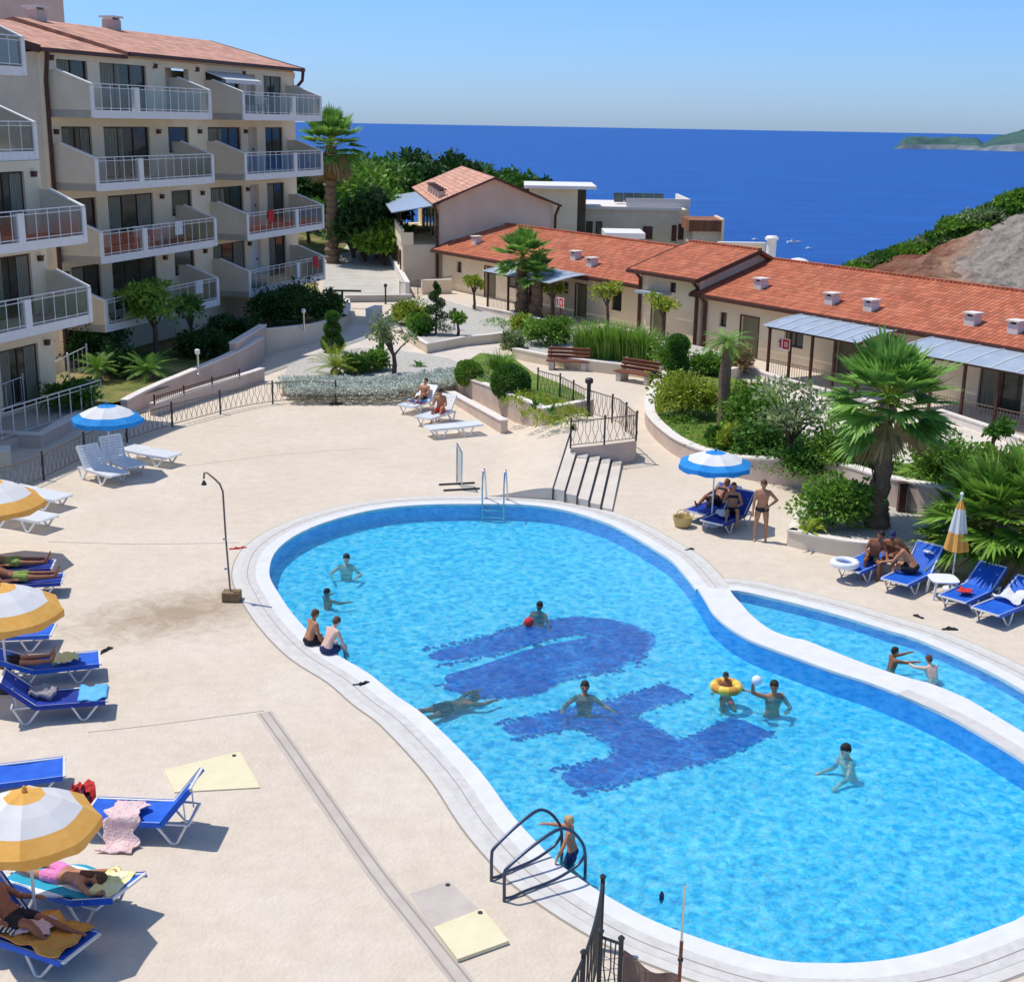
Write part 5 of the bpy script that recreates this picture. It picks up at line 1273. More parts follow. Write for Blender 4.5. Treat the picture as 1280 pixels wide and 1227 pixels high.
def broad_tree(name, label, px, rx, rz, th, m, n=2600, z=0, L_=.2, W_=.13, clumps=14, world=None, group=None, seed=None, gap=.42):
    rng = random.Random(seed or int(px[0]*3+px[1])); p = world or G(px[0], px[1], z); t = thing(name, label, 'tree', p, 0, group)
    tr = MB(); tr.tube([(0, 0, -.2), (.05, 0, th*.5), (0, .05, th)], [.06+rx*.05, .05+rx*.04, .04+rx*.03], 8)
    b = MB()
    for k in range(clumps):
        v = rv(rng); v.z = v.z*.85+.1; q = rng.uniform(.35, .78); c = Vector((v.x*rx*q, v.y*rx*q, th+rz*(.75+v.z*q))); s_ = rng.uniform(.30, .52)
        leaf_blob(b, c, rx*s_, rx*s_, rz*s_*.85, n//clumps, L_, W_, rng, .35, .35)
        tr.tube([(0, 0, th*.85), tuple(Vector((0, 0, th)).lerp(c, .5)), tuple(c)], [.03+rx*.02, .02+rx*.01, .012], 5)
    tr.build('trunk', M['bark'], t); b.build('crown', M[m], t); return t
# --- around the deck
fan_palm('fan_palm', 'big fan palm with thick trunk rising from the pebble planter behind the blue loungers', (1095,662), 1.75, 3.45, 48, z=.3, tr=.26, skirt=4)
fan_palm('fan_palm', 'left of the twin fan palms behind the pergola', (652,397), 1.75, 3.35, 34, tr=.36, seed=5)
fan_palm('fan_palm', 'right and lower of the twin fan palms behind the pergola', (670,400), 1.3, 2.5, 22, tr=.34, seed=9)
feather_palm('date_palm', 'small dark trunked palm with thin drooping crown in the lawn bed', (903,535), 1.05, 3.0, 30, 'leaf_palm', .4, .19, el=(-.2, .9), wd=.22)
fan_palm('fan_palm', 'very tall far palm with dark shaggy trunk beside the apartment building', (415,302), 2.6, DD(412,172,97).z-.2, 40, tr=.45, world=Vector((DD(415,300,97).x, 97, -.3)), skirt=30)
feather_palm('cycad', 'pale yellow green cycad in the silver bordered planter', (420,468), 1.35, .25, 26, 'leaf_yel', .38, .2, el=(.2, 1.3), cat='plant')
feather_palm('cycad', 'dark green cycad on the shaded lawn by the building', (186,474), 1.25, .3, 34, 'leaf_palm', .5, .22, el=(.1, 1.2), cat='plant')
feather_palm('cycad', 'spiky palm in a pot at the corner of the ground terrace', (124,480), 1.0, .6, 20, 'leaf_mid', .4, .12, cat='plant')
for i, (px, py, r, th, lb, kk) in enumerate(((1245,705,1.9,1.1,'dense low palm with a short stout trunk at the right edge', 0), (1290,712,1.9,1.2,'low palm half cut by the right edge', 1), (1215,690,1.5,.6,'low palm just right of the closed umbrella', 2))):
    fan_palm('low_fan_palm', lb, (px, py), r, th, 26, z=.37, tr=.20, m='leaf_mid', seed=30+i, skirt=3)
feather_palm('low_palm', 'yellow green small palm behind the closed umbrella', (1172,690), .8, .15, 20, 'leaf_yel', .37, .1, cat='plant')
def ys(name, label, px, h, r, m='leaf_yel', z=0, grp='young staked trees along the bungalows', th=None):
    broad_tree(name, label, px, r, r*.9, th or h-r*1.6, m, 700, z, .16, .11, 9, group=grp)
ys('young_tree', 'young yellow green tree left of the far pergola', (592,395), 2.4, .62)
ys('young_tree', 'young yellow green tree right of the twin palms', (690,400), 2.6, .85)
ys('young_tree', 'young yellow green tree before the far number sign', (758,415), 2.9, .85)
ys('young_tree', 'young yellow green tree in front of the raised house block', (827,432), 3.0, .85)
ys('young_tree', 'small dark leaved tree on a thin trunk before the right pergola', (1237,590), 1.9, .5, 'leaf_dark')
ys('young_tree', 'small round tree beside the spiral cypress', (572,420), 1.35, .5, 'leaf_mid', .38)
ys('young_tree', 'airy pale olive tree in the silver bordered planter', (492,468), 2.3, 1.1, 'leaf_olive', .38, th=.9)
broad_tree('olive_tree', 'loose grey green tree in the lawn bed left of the big palm', (985,585), 1.35, 1.2, 1.0, 'leaf_olive', 1500, .42, .16, .08, 13)
broad_tree('garden_tree', 'leafy tree on the shaded lawn before the lowest balcony', (195,452), 1.55, 1.15, 1.7, 'leaf_mid', 2600, .5, .17, .12, 14)
broad_tree('garden_tree', 'slim young tree on the shaded lawn near the far balcony', (240,440), .8, .9, 1.2, 'leaf_dark', 900, .5, .15, .1, 8)
# spiral cypress
def spiral(px, z):
    rng = random.Random(4); t = thing('spiral_cypress', 'dark cypress clipped into a spiral', 'shrub', G(*px, z)); b = MB(); b.tube([(0,0,-.1),(0,0,2.4)], [.06,.02], 7); b.build('trunk', M['bark'], t); b = MB()
    for k in range(90):
        s_ = k/89; a = s_*PI*2*3.4; r = .62*(1-s_)**.85+.06; leaf_blob(b, (r*.75*math.cos(a), r*.75*math.sin(a), .25+2.2*s_), r*.5+.05, r*.5+.05, .17, 80, .07, .04, rng, .4, .1, False)
    b.build('foliage', M['leaf_deep'], t)
spiral((545,418), .38)
topiary_ball('ball_topiary', 'two tier ball topiary by the green door', (846,470), [(.45,.50),(1.35,.44)], z=.4)
topiary_ball('ball_topiary', 'small clipped topiary with a round head among the left planter palms', (416,440), [(.4,.5),(1.05,.36),(1.6,.28)], z=.38)
topiary_ball('clipped_shrub', 'large clipped dome shrub right of the ramp wedge', (638,492), [(.42,.72)], 'leaf_dark', .78)
topiary_ball('clipped_shrub', 'smaller clipped dome shrub behind the white loungers', (586,476), [(.32,.55)], 'leaf_mid', .6)
grass_clump('grass_clump', 'upright grass clump behind the large dome shrub', (626,470), .5, 1.2, 'leaf_mid', 300, .5)
for i, (x, y, r, h) in enumerate(((735,445,.9,1.8),(758,447,.9,1.9),(782,449,.9,1.85),(803,452,.8,1.7))):
    grass_clump('tall_grass', ['tall reed grass clump nearest the left bench','second tall reed grass clump counted from the left bench','third tall reed grass clump, behind the right bench','last tall reed grass clump beside the ball topiary'][i], (x, y), r, h, 'leaf_mid', 620, .4, .035, 'reed grass behind the benches', cat='plant', lean=.3)
SH = [('leafy green bush behind the left bench', (682,430), 1.0,.7,'leaf_mid',.4), ('small bush left of the left bench', (655,418), .6,.5,'leaf_yel',.4), ('low bush between the twin palms and the bench', (700,428), .5,.45,'leaf_dark',.4),
 ('bright yellow green bush at the left of the lawn bed', (856,520), 1.15,.85,'leaf_yel',.42), ('round green bush beside the dark palm trunk', (944,545), 1.0,.9,'leaf_mid',.42), ('broad yellow green bush in the middle of the lawn bed', (932,524), .8,.7,'leaf_yel',.42),
 ('dark bush under the grey green tree', (960,572), 1.0,.6,'leaf_dark',.42), ('low dark hedge piece along the curved wall', (1020,590), 1.1,.45,'leaf_dark',.45), ('round bush left of the big palm crown shade', (1062,592), 1.15,.75,'leaf_mid',.5),
 ('leafy bush in the pebble planter left of the big palm', (1040,655), .95,.7,'leaf_mid',.37), ('round dome bush behind the dark post', (1178,612), 1.05,.8,'leaf_mid',.8), ('bush at the right end of the garden wall', (1230,622), 1.2,.8,'leaf_mid',.9), ('dry topped bush at the right edge', (1275,630), 1.2,.8,'leaf_yel',.9),
 ('yellow green bush by the upper steps', (512,405), .9,.65,'leaf_yel',.38), ('green bush left of the spiral cypress', (522,412), .6,.45,'leaf_mid',.38), ('low bush at the foot of the spiral cypress', (527,418), .55,.35,'leaf_dark',.38), ('small round bush before the olive tree', (470,462), .55,.45,'leaf_mid',.38), ('dark bush right of the pale cycad', (447,466), .6,.4,'leaf_dark',.38),
 ('small bush at the wedge planter tip', (640,440), .5,.5,'leaf_olive',.2), ('pale bush below the ball topiary', (838,462), .7,.7,'leaf_mid',.4), ('small bush between the bin and the dark palm', (885,468), .7,.5,'leaf_mid',.4), ('flowering bush before the yellow door', (925,462), .5,.55,'leaf_dry',.3),
 ('small dark ball shrub in the lawn under the curved wall', (898,556), .35,.3,'leaf_dark',.42),('yellow shrub at the wall behind the blue umbrella', (918,562), .55,.4,'leaf_yel',.42),
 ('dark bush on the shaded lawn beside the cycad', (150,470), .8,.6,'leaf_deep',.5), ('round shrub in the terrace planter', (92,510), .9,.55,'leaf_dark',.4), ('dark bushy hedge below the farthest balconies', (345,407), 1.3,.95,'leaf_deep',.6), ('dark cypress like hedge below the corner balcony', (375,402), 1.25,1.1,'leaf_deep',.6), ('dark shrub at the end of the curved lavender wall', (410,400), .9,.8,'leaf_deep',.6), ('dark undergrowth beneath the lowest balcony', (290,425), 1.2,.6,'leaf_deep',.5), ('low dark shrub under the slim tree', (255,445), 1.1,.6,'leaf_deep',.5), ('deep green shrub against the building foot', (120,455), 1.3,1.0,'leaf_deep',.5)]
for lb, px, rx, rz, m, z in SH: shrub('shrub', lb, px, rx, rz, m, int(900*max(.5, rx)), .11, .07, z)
for i, (px, lb) in enumerate((((1010,668), 'spiky agave at the left tip of the pebble planter'), ((1022,664), 'second spiky agave beside the leafy bush'), ((690,520), 'dark leaved rosette in the wedge planter by the railing'), ((668,512), 'dark leaved rosette among the yellow ground cover'))):
    rosette('agave', lb, px, .62 if i < 2 else .5, 20, 'leaf_yel' if i < 2 else 'leaf_dark', .37 if i < 2 else .85, .08, 1.0)
rosette('agave', 'small dark rosette on the path edge behind the silver border', (523,460), .5, 18, 'leaf_dark', .3, .08, .6)
# cactus like column
t = thing('column_cactus', 'green column cactus beside the airy tree', 'cactus', G(477,455,.38)); b = MB(); b.tube([(0,0,0),(0,0,.9),(.0,0,1.5),(0,0,1.6)], [.12,.13,.11,.04], 10); b.build('stem', M['leaf_dark'], t)
# ground covers that nobody could count
def cover(name, px_list, r, h, m, n, z, L_=.1, W_=.04):
    rng = random.Random(len(px_list)*7+n); b = MB()
    for (x, y) in px_list:
        p = G(x, y, z); leaf_blob(b, (p.x, p.y, z+h*.4), r, r, h, n, L_, W_, rng, .5, .4)
    tag(b.build(name, M[m]), kind='stuff')
P_ = [(358+ i*6.4, 477+ (i % 3)*5 + (3 if i < 20 else 3-(i-20)*.9)) for i in range(35)]
cover('silver_groundcover', P_, .38, .20, 'leaf_silver', 900, .42, .10, .05)
cover('yellow_groundcover', [(700,512),(712,518),(690,506),(722,520),(675,500),(655,498),(640,505),(665,520),(682,530),(700,530)], .42, .2, 'leaf_yel', 300, .85)
cover('low_groundcover', [(870,545),(890,560),(935,575),(960,582),(985,590),(1010,596),(1040,604),(1080,612),(1120,618),(850,530),(650,400),(735,410),(620,405),(640,410)], .7, .22, 'leaf_mid', 380, .42)
cover('border_groundcover', [(610,478),(600,470),(655,492),(612,460)], .4, .22, 'leaf_olive', 240, .7)
# terrain grass for far left slope is foliage of real trees
TR = [(455,245,2.9,3.3,'leaf_mid',104), (470,224,3.2,3.2,'leaf_dark',112), (440,265,2.8,3.0,'leaf_dark',100), (455,285,2.6,2.8,'leaf_deep',98), (500,222,3,3,'leaf_dark',118), (440,222,3.0,3.0,'leaf_mid',120), (515,212,2.6,2.8,'leaf_deep',122), (530,222,2.6,2.4,'leaf_deep',118), (480,235,2.6,2.6,'leaf_mid',110), (560,214,2.2,2,'leaf_deep',124), (585,222,2.4,2,'leaf_deep',128), (610,226,2.5,1.8,'leaf_dark',132), (640,232,2.4,1.8,'leaf_dark',134), (385,300,2.6,3,'leaf_deep',104), (395,270,2.8,3,'leaf_dark',112), (470,265,2.6,2.6,'leaf_dark',100), (430,240,2.6,2.6,'leaf_mid',112), (375,250,3,3,'leaf_mid',124), (405,225,3,3,'leaf_mid',128), (672,238,2.4,1.7,'leaf_deep',136),(480,300,2.0,1.6,'leaf_mid',96)]
ORD = ['tallest','second','third','fourth','fifth','sixth','seventh','eighth']
WHERE = ['bushy light green tree right of the tall far palm','broad dark green tree crown against the sea right of the tall palm','dark rounded tree low beside the palm trunk','deep green tree at the foot of the far slope','dark tree behind the grey canopy of the gable house','light green tree crown behind the tall palm','deep green crown on the sea line left of the gable roof','deep green crown touching the gable roof chimneys','light green tree between the slope and the grey canopy','small dark crown above the gable roof ridge','dark crown over the ridge, right of the small one','dark crown behind the right roof slope','dark crown near the white slab roof','deep green tree behind the corner balconies','dark tree left of the palm trunk','dark tree just left of the grey canopy','light green tree above the deep green tree','light green tree behind the kiosk','light tree crown over the corner balconies','low dark crown beside the roof pavilion','low bush at the head of the access road']
for i, (x, y, rx, rz, m, Y) in enumerate(TR):
    p = DD(x, y, Y); base = terr(p.x, p.y); th = max(.8, p.z-rz-base); 
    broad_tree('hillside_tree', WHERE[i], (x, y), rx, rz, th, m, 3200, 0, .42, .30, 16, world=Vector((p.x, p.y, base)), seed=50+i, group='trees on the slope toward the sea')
# bushes along the crest of the rocky slope
CR = [(1080,322,1.6),(1098,316,1.7),(1115,310,1.9),(1133,304,1.9),(1150,299,1.8),(1168,296,1.7),(1184,290,1.8),(1200,280,2.0),(1216,272,2.1),(1232,266,2.0),(1250,258,1.9),(1268,250,2.0),(1288,242,2.1)]
CW = ['lowest crest bush, nearest the sea','pale tufted crest bush above the lowest one','dark rounded crest bush over the red scar','leafy crest bush at the bend of the skyline','wide crest bush left of the bare gap','small crest bush at the bare gap','crest bush just above the red earth','bushy crest shrub halfway up the skyline','tall crest bush with dark base','light green crest bush below the upper shrubs','crest shrub near the right edge','dense crest shrub touching the right edge','topmost crest shrub, cut by the right edge']
for i, (x, y, r) in enumerate(CR):
    q = DD(x, y+8, 120); zz = hillz(q.x, 119); shrub('hill_bush', CW[i], (x, y), r*.95, r*.36, ['leaf_mid','leaf_olive','leaf_dark','leaf_mid'][i % 4], 1500, .34, .2, world=Vector((q.x, 119, zz-.1)), group='bushes along the rocky crest', seed=80+i)
for i, (x, Yd, r, lb) in enumerate(((1165,104,.5,'small dry bush on the red earth'),(1278,92,2.0,'bush over the roof ridge at the right edge'))):
    q = DD(x, 330, Yd); zz = hillz(q.x, Yd); shrub('hill_bush', lb, (x, 5), r, r*.7, 'leaf_mid', 1300, .28, .17, world=Vector((q.x, Yd, zz-.2)), seed=120+i)
# ------------------------------------------------------------------ loungers, umbrellas
def make_lounger(back, kind='blue'):
    """foot at x=0, head at x=1.95; back = angle of the back section"""
    sl = M['blue'] if kind == 'blue' else M['navy'] if kind == 'navy' else M['plastic']; fr = M['plastic'] if kind == 'white' else M['white_metal']
    t = bpy.data.objects.new('sun_lounger', None); COL.objects.link(t); t.empty_display_size = .2
    H_ = .34; W = .34; xb = 1.22; Lb = .74; r = .02 if kind != 'white' else .028
    hx = xb+Lb*math.cos(back); hz_ = H_+Lb*math.sin(back)
    for s in (-1, 1):
        f = MB(); f.tube([(-.02, s*(W-.05), H_-.02), (.03, s*W, H_), (xb, s*W, H_), (1.62, s*W, H_-.01)], r, 8); f.build('side_rail', fr, t, smooth=True)
        f = MB(); f.tube([(xb, s*(W-.015), H_+.01), (hx, s*(W-.015), hz_)], r, 8); f.build('back_rail', fr, t, smooth=True)
    for (x, zz) in ((0.0, H_-.01), (1.62, H_-.01), (hx, hz_)): f = MB(); f.bar((x, -W, zz), (x, W, zz), .035, .035); f.build('cross_bar', fr, t)
    if back > .1:
        for s in (-1, 1): f = MB(); f.tube([(xb+.5*math.cos(back), s*.22, H_+.5*math.sin(back)), (1.55, s*.22, H_-.02)], .012, 6); f.build('back_strut', fr, t)
    for xa in ((.12, .62), (1.12, 1.60)):
        for s in (-1, 1):
            ap = (xa[0]+xa[1])/2+.04; f = MB(); f.tube([(xa[0], s*W, H_-.01), (ap-.05, s*(W+.01), .035), (ap, s*(W+.01), .018), (ap+.05, s*(W+.01), .035), (xa[1], s*W, H_-.01)], r*1.05, 8); f.build('leg', fr, t, smooth=True)
    def sheet(x0, z0, x1, z1, sag, nm):
        b = MB(); nx_, ny_ = 14, 8
        for layer in (0, 1):
            for i in range(nx_+1):
                u = i/nx_; x = x0+(x1-x0)*u; z = z0+(z1-z0)*u-sag*math.sin(PI*u)
                for j in range(ny_+1):
                    v = j/ny_*2-1; zz = z-sag*.6*(1-v*v)+.008-.012*layer; b.v.append((x, v*(W+.012), zz))
        k = (nx_+1)*(ny_+1)
        for i in range(nx_):
            for j in range(ny_):
                a = i*(ny_+1)+j; b.f.append((a, a+ny_+1, a+ny_+2, a+1)); b.m.append(0); b.f.append((k+a, k+a+1, k+a+ny_+2, k+a+ny_+1)); b.m.append(0)
        # hems wrapped over the rails
        if kind != 'white':
            for s in (-1, 1): b.bar((x0, s*(W+.016), z0-.03), (x1, s*(W+.016), z1-.03), .012, .085)
        return b.build(nm, sl, t, smooth=False)
    if kind == 'white':
        n = 15
        for nm, (a, c) in dict(seat_panel=(0, 1), back_panel=(1, 2)).items():
            b = MB()
            if a == 0:
                for i in range(n): x = .03+i*(xb-.03)/n; b.box(x, -W+.03, H_-.005, x+.062, W-.03, H_+.02)
                b.box(0.0, -W-.02, H_-.05, xb, -W+.03, H_+.03); b.box(0.0, W-.03, H_-.05, xb, W+.02, H_+.03)
            else:
                c_, s_ = math.cos(back), math.sin(back)
                for i in range(9): q = i*Lb/9+.01; p0 = (xb+q*c_, H_+.01+q*s_); p1 = (xb+(q+.062)*c_, H_+.01+(q+.062)*s_); b.bar((p0[0], 0, p0[1]), (p1[0], 0, p1[1]), 2*W-.06, .022)
                for s in (-1, 1): b.bar((xb, s*W, H_), (hx, s*W, hz_), .05, .07)
            b.build(nm, sl, t)
    else:
        sheet(.02, H_+.01, xb+.01, H_+.01, .035, 'seat_sling'); sheet(xb, H_+.012, hx, hz_+.01, .03, 'back_sling')
    return t
PROTO = {}
def lounger(foot, head, back, kind, label, group):
    a = G(*foot); c = G(*head); d = c-a; key = (round(back), kind)
    if key not in PROTO:
        o = make_lounger(rad(back), kind); PROTO[key] = o
    else: o = copy_tree(PROTO[key])
    o.location = (a.x, a.y, 0); o.rotation_euler = (0, 0, math.atan2(d.y, d.x)); o.name = 'sun_lounger'
    return tag(o, label, 'sun lounger', group)
GB = 'blue sling loungers round the pool'; GW_ = 'white plastic loungers round the deck'
lo = {}
lo['L1'] = lounger((113,1036), (285,1043), 52, 'blue', 'blue lounger with raised back and a pale pink towel hanging over its side', GB)
lo['L2'] = lounger((26,1112), (160,1152), 18, 'blue', 'blue lounger carrying the woman in pink, below the large orange umbrella', GB)
lo['L3'] = lounger((104,1213), (-30,1168), 48, 'blue', 'blue lounger in the bottom left corner under an orange towel', GB)
lo['L4'] = lounger((82,982), (-60,1000), 30, 'blue', 'blue lounger mostly hidden behind the large orange umbrella', GB)
lo['L5'] = lounger((136,888), (-40,902), 42, 'navy', 'dark blue lounger with a light blue towel on its foot end', GB)
lo['L6'] = lounger((126,842), (-40,860), 25, 'blue', 'blue lounger with a crumpled yellow towel on it', GB)
lo['L7'] = lounger((68,806), (-80,812), 30, 'blue', 'blue lounger half hidden under the middle orange umbrella', GB)
lo['L9'] = lounger((80,740), (-60,748), 20, 'navy', 'dark blue lounger on the left edge with stretched out legs on it, nearer of two', GB)
lo['L8'] = lounger((68,722), (-70,728), 20, 'navy', 'dark blue lounger on the left edge with a sunbather, farther of two', GB)
lo['L10'] = lounger((1057,728), (1110,705), 12, 'blue', 'blue lounger left of the seated pair with a white ring on its foot', GB)
lo['L11'] = lounger((1116,744), (1168,718), 48, 'blue', 'blue lounger with a high back behind the broad backed sunbather', GB)
lo['L12'] = lounger((1188,766), (1242,741), 35, 'blue', 'blue lounger with a small red towel beside the white table', GB)
lo['L13'] = lounger((1229,782), (1288,758), 30, 'blue', 'blue lounger cut by the right edge with a white towel', GB)
lo['L15'] = lounger((868,655), (913,637), 35, 'navy', 'dark blue lounger under the right blue umbrella, farther of two', GB)
lo['L14'] = lounger((888,668), (936,647), 48, 'navy', 'dark blue lounger under the right blue umbrella, nearest the standing man', GB)
lo['W1'] = lounger((150,607), (92,589), 58, 'white', 'white lounger with a raised back at the left of the blue umbrella', GW_)
lo['W2'] = lounger((172,596), (117,577), 70, 'white', 'white lounger shaded by the left blue umbrella, its back upright', GW_)
lo['W3'] = lounger((218,583), (148,571), 2, 'white', 'flat white lounger right of the left blue umbrella', GW_)
lo['W4'] = lounger((80,637), (10,624), 2, 'white', 'flat white lounger at the left edge, farther of the pair', GW_)
lo['W5'] = lounger((62,664), (-12,650), 2, 'white', 'flat white lounger beside the farthest orange umbrella', GW_)
lo['WA'] = lounger((534,547), (612,540), 2, 'white', 'flat white lounger nearest the viewer in front of the long ramp wall', GW_)
lo['WB'] = lounger((528,534), (585,516), 52, 'white', 'white lounger with raised back carrying the sunburnt pair', GW_)
lo['WC'] = lounger((507,519), (562,500), 45, 'white', 'white lounger with blue and purple towels', GW_)

def umbrella(px, col, r, h, label, group, rot=0, tilt=0, rise=.42, n=8, tiltdir=0):
    p = G(*px); t = thing('sun_umbrella', label, 'umbrella', p, 0, group)
    b = MB(); b.lathe([(.22, 0), (.24, .03), (.22, .09), (.06, .12), (.05, .3)], n=18); b.build('base', M['dark_iron'] if col == 'umb_orange' else M['plastic'], t)
    b = MB(); b.tube([(0, 0, .1), (0, 0, h)], .022, 10); b.build('pole', M['white_metal'], t)
    cz = h-rise; e = Matrix.Translation((0, 0, h)) @ Matrix.Rotation(tilt, 4, Vector((math.cos(tiltdir), math.sin(tiltdir), 0)))
    b = MB(); rings = [(.02, 0), (.10, -.012), (.28*r, -.12*rise), (.5*r, -.33*rise), (.74*r, -.64*rise), (.755*r, -.66*rise), (1.0*r, -rise)]
    mi = [1, 1, 0, 0, 0, 1]; m_s = 4; K = n*m_s
    for (q, z) in rings:
        for k in range(K):
            a = 2*PI*(k/K)+rot; f_ = (k % m_s)/m_s; sc_ = math.cos(PI/n)/math.cos((f_-.5)*2*PI/n)/1.0; droop = -.035*math.sin(PI*f_)*(q/r)
            b.v.append(tuple(e @ Vector((q*sc_*math.cos(a), q*sc_*math.sin(a), z+droop))))
    for i in range(len(rings)-1):
        for k in range(K): b.f.append((i*K+k, i*K+(k+1) % K, (i+1)*K+(k+1) % K, (i+1)*K+k)); b.m.append(mi[i])
    b.f.append(tuple(range(K))); b.m.append(1)
    c = b.build('canopy', [M['umb_white'], M[col]], t)
    v = MB()
    for k in range(K):
        for kk, q in ((k, 0), ((k+1) % K, 1)):
            pass
    L0 = [Vector(x) for x in b.v[(len(rings)-1)*K:len(rings)*K]]
    for k in range(K):
        p0 = L0[k]; p1 = L0[(k+1) % K]; dz = Vector((0, 0, -.13+.02*math.sin(k*1.7))); dz1 = Vector((0, 0, -.13+.02*math.sin((k+1)*1.7))) if (k+1) < K else Vector((0, 0, -.13+.02*math.sin(0)))
        if k % m_s == 0: p0 = p0*1
        v.add([p0, p1, p1+dz1, p0+dz], [(0, 1, 2, 3)])
    v.build('valance', M[col], t)
    # ribs, finial
    for k in range(n):
        a = 2*PI*k/n+rot; q = Vector((math.cos(a), math.sin(a), 0)); rb = MB()
        rb.tube([e @ Vector((0, 0, -.03)), e @ Vector((q.x*r*.5, q.y*r*.5, -.35*rise)), e @ Vector((q.x*r*.995, q.y*r*.995, -rise-.01))], .008, 5)
        rb.tube([e @ Vector((q.x*r*.5, q.y*r*.5, -.36*rise)), e @ Vector((0, 0, -rise*1.25))], .006, 5); rb.build('rib', M['white_metal'], t)
    b = MB(); b.lathe([(.03, 0), (.04, .02), (.02, .07), (.005, .09)], e @ Vector((0, 0, .0)), 8); b.build('finial', M[col], t)
    return t
GO = 'orange and white umbrellas'; GU = 'blue and white umbrellas'
umbrella((47,1172), 'umb_orange', .93, 2.15, 'large orange and white umbrella nearest the viewer at the left edge', GO, rot=.25, rise=.46)
umbrella((10,862), 'umb_orange', 1.15, 2.1, 'orange and white umbrella in the middle of the left edge', GO, rot=.1, rise=.5)
umbrella((-6,704), 'umb_orange', 1.3, 2.1, 'farthest orange and white umbrella, cut by the left edge', GO, rot=.2, rise=.55)
umbrella((139,592), 'umb_blue', 1.08, 2.15, 'blue and white umbrella over the white loungers on the left', GU, rot=.1, rise=.42)
umbrella((889,657), 'umb_blue', 1.02, 2.1, 'blue and white umbrella beside the standing man', GU, rot=.2, rise=.34)
# closed umbrella
cu = thing('closed_umbrella', 'closed orange and white umbrella standing by the white side table', 'umbrella', G(1189,738))
b = MB(); b.lathe([(.2, 0), (.22, .03), (.2, .08), (.05, .12)], n=14); b.build('base', M['plastic'], cu)
b = MB(); b.tube([(0,0,.1),(0,0,2.35)], .022, 8); b.build('pole', M['white_metal'], cu)
def folded(z0, z1, r0, r1, m, nm):
    b = MB(); K = 24; R2 = 5
    for i in range(R2+1):
        u = i/R2; z = z0+(z1-z0)*u; r = r0+(r1-r0)*u
        for k in range(K): a = 2*PI*k/K; q = r*(1+.22*math.sin(k*PI*.75)*(1-.3*u)); b.v.append((q*math.cos(a), q*math.sin(a), z+(.03*math.sin(k*PI*.75) if i == 0 else 0)))
    for i in range(R2):
        for k in range(K): b.f.append((i*K+k, i*K+(k+1) % K, (i+1)*K+(k+1) % K, (i+1)*K+k)); b.m.append(0)
    b.build(nm, m, cu)
folded(1.02, 1.45, .25, .19, M['umb_orange'], 'canopy_band'); folded(1.44, 2.02, .185, .10, M['umb_white'], 'canopy'); folded(2.01, 2.22, .10, .03, M['umb_orange'], 'canopy_top')
b = MB(); b.sphere((0,0,2.38), .045); b.build('finial', M['plastic'], cu)

# side table, benches, bin, lamps
def ptable(px, label, r=.3, h=.45):
    t = thing('side_table', label, 'table', G(*px)); b = MB(); b.prism([(math.copysign(abs(math.cos(a))**.5, math.cos(a))*r, math.copysign(abs(math.sin(a))**.5, math.sin(a))*r) for a in [2*PI*k/20+.01 for k in range(20)]], h-.03, h); b.build('table_top', M['plastic'], t, bevel=.006)
    for sx in (-1, 1):
        for sy in (-1, 1): b = MB(); b.bar((sx*r*.7, sy*r*.7, h-.035), (sx*r*.85, sy*r*.85, 0), .05); b.build('leg', M['plastic'], t)
ptable((1177,745), 'small white plastic table between the blue loungers and the closed umbrella', .33)
def bench(px, rz, label):
    t = thing('park_bench', label, 'bench', G(*px), rz, 'benches on the garden path')
    for s in (-1, 1):
        b = MB(); b.box(s*.72-.12, -.32, 0, s*.72+.12, .30, .38); b.build('stone_leg', M['stone_leg'], t, bevel=.02)
        b = MB(); b.bar((s*.80, .22, .38), (s*.80, .42, .95), .08, .08); b.build('back_support', M['stone_leg'], t)
    for k in range(4): b = MB(); b.box(-.95, -.34+.155*k, .39, .95, -.34+.155*k+.135, .44); b.build('seat_slat', M['wood'], t, bevel=.006)
    for k in range(3):
        b = MB(); y = .21+.055*k; z = .50+.155*k; b.bar((-.95, y, z+.06), (.95, y, z+.06), .05, .135, up=(0, -.35, 1)); b.build('back_slat', M['wood'], t)
bench((710,462), rad(-8), 'wooden bench on stone legs before the reed grass, left one of two'); bench((795,478), rad(-40), 'wooden bench on stone legs beside the brown bin, right one of two')
t = thing('litter_bin', 'brown slatted litter bin at the end of the curved wall', 'bin', G(819,487)); b = MB(); b.lathe([(.20,0),(.22,.02),(.23,.66),(.21,.66)], n=16)
b.build('bin_body', M['wood'], t)
b = MB()
for k in range(16): a = 2*PI*k/16; b.bar((.235*math.cos(a), .235*math.sin(a), .04), (.24*math.cos(a), .24*math.sin(a), .64), .05, .02)
b.build('slat', M['brown'], t); b = MB(); b.lathe([(.235,.66),(.25,.67),(.25,.70),(.17,.70),(.17,.66)], n=16); b.build('rim', M['dark_iron'], t)
def lamp(px, h, label, z=0, m='dark_iron', head='white', w=.05):
    t = thing('garden_lamp', label, 'lamp', G(*px, z)); b = MB(); b.lathe([(w*1.6,0),(w*1.6,.04),(w,.06),(w,h)], n=10); b.build('post', M[m], t)
    b = MB(); b.lathe([(w*1.3,h),(w*2.0,h+.03),(w*2.0,h+.16),(w*1.2,h+.2)], n=12); b.build('lamp_head', M[head], t)
lamp((735,520), 1.15, 'black bollard lamp standing in the middle of the ornate railing', .70, 'dark_iron', 'dark_iron', .07)
lamp((248,468), .8, 'small garden lamp on the shaded lawn above the brown wall', .8, 'steel', 'white')
lamp((380,412), .8, 'small garden lamp in front of the dark hedge', .8, 'steel', 'white')
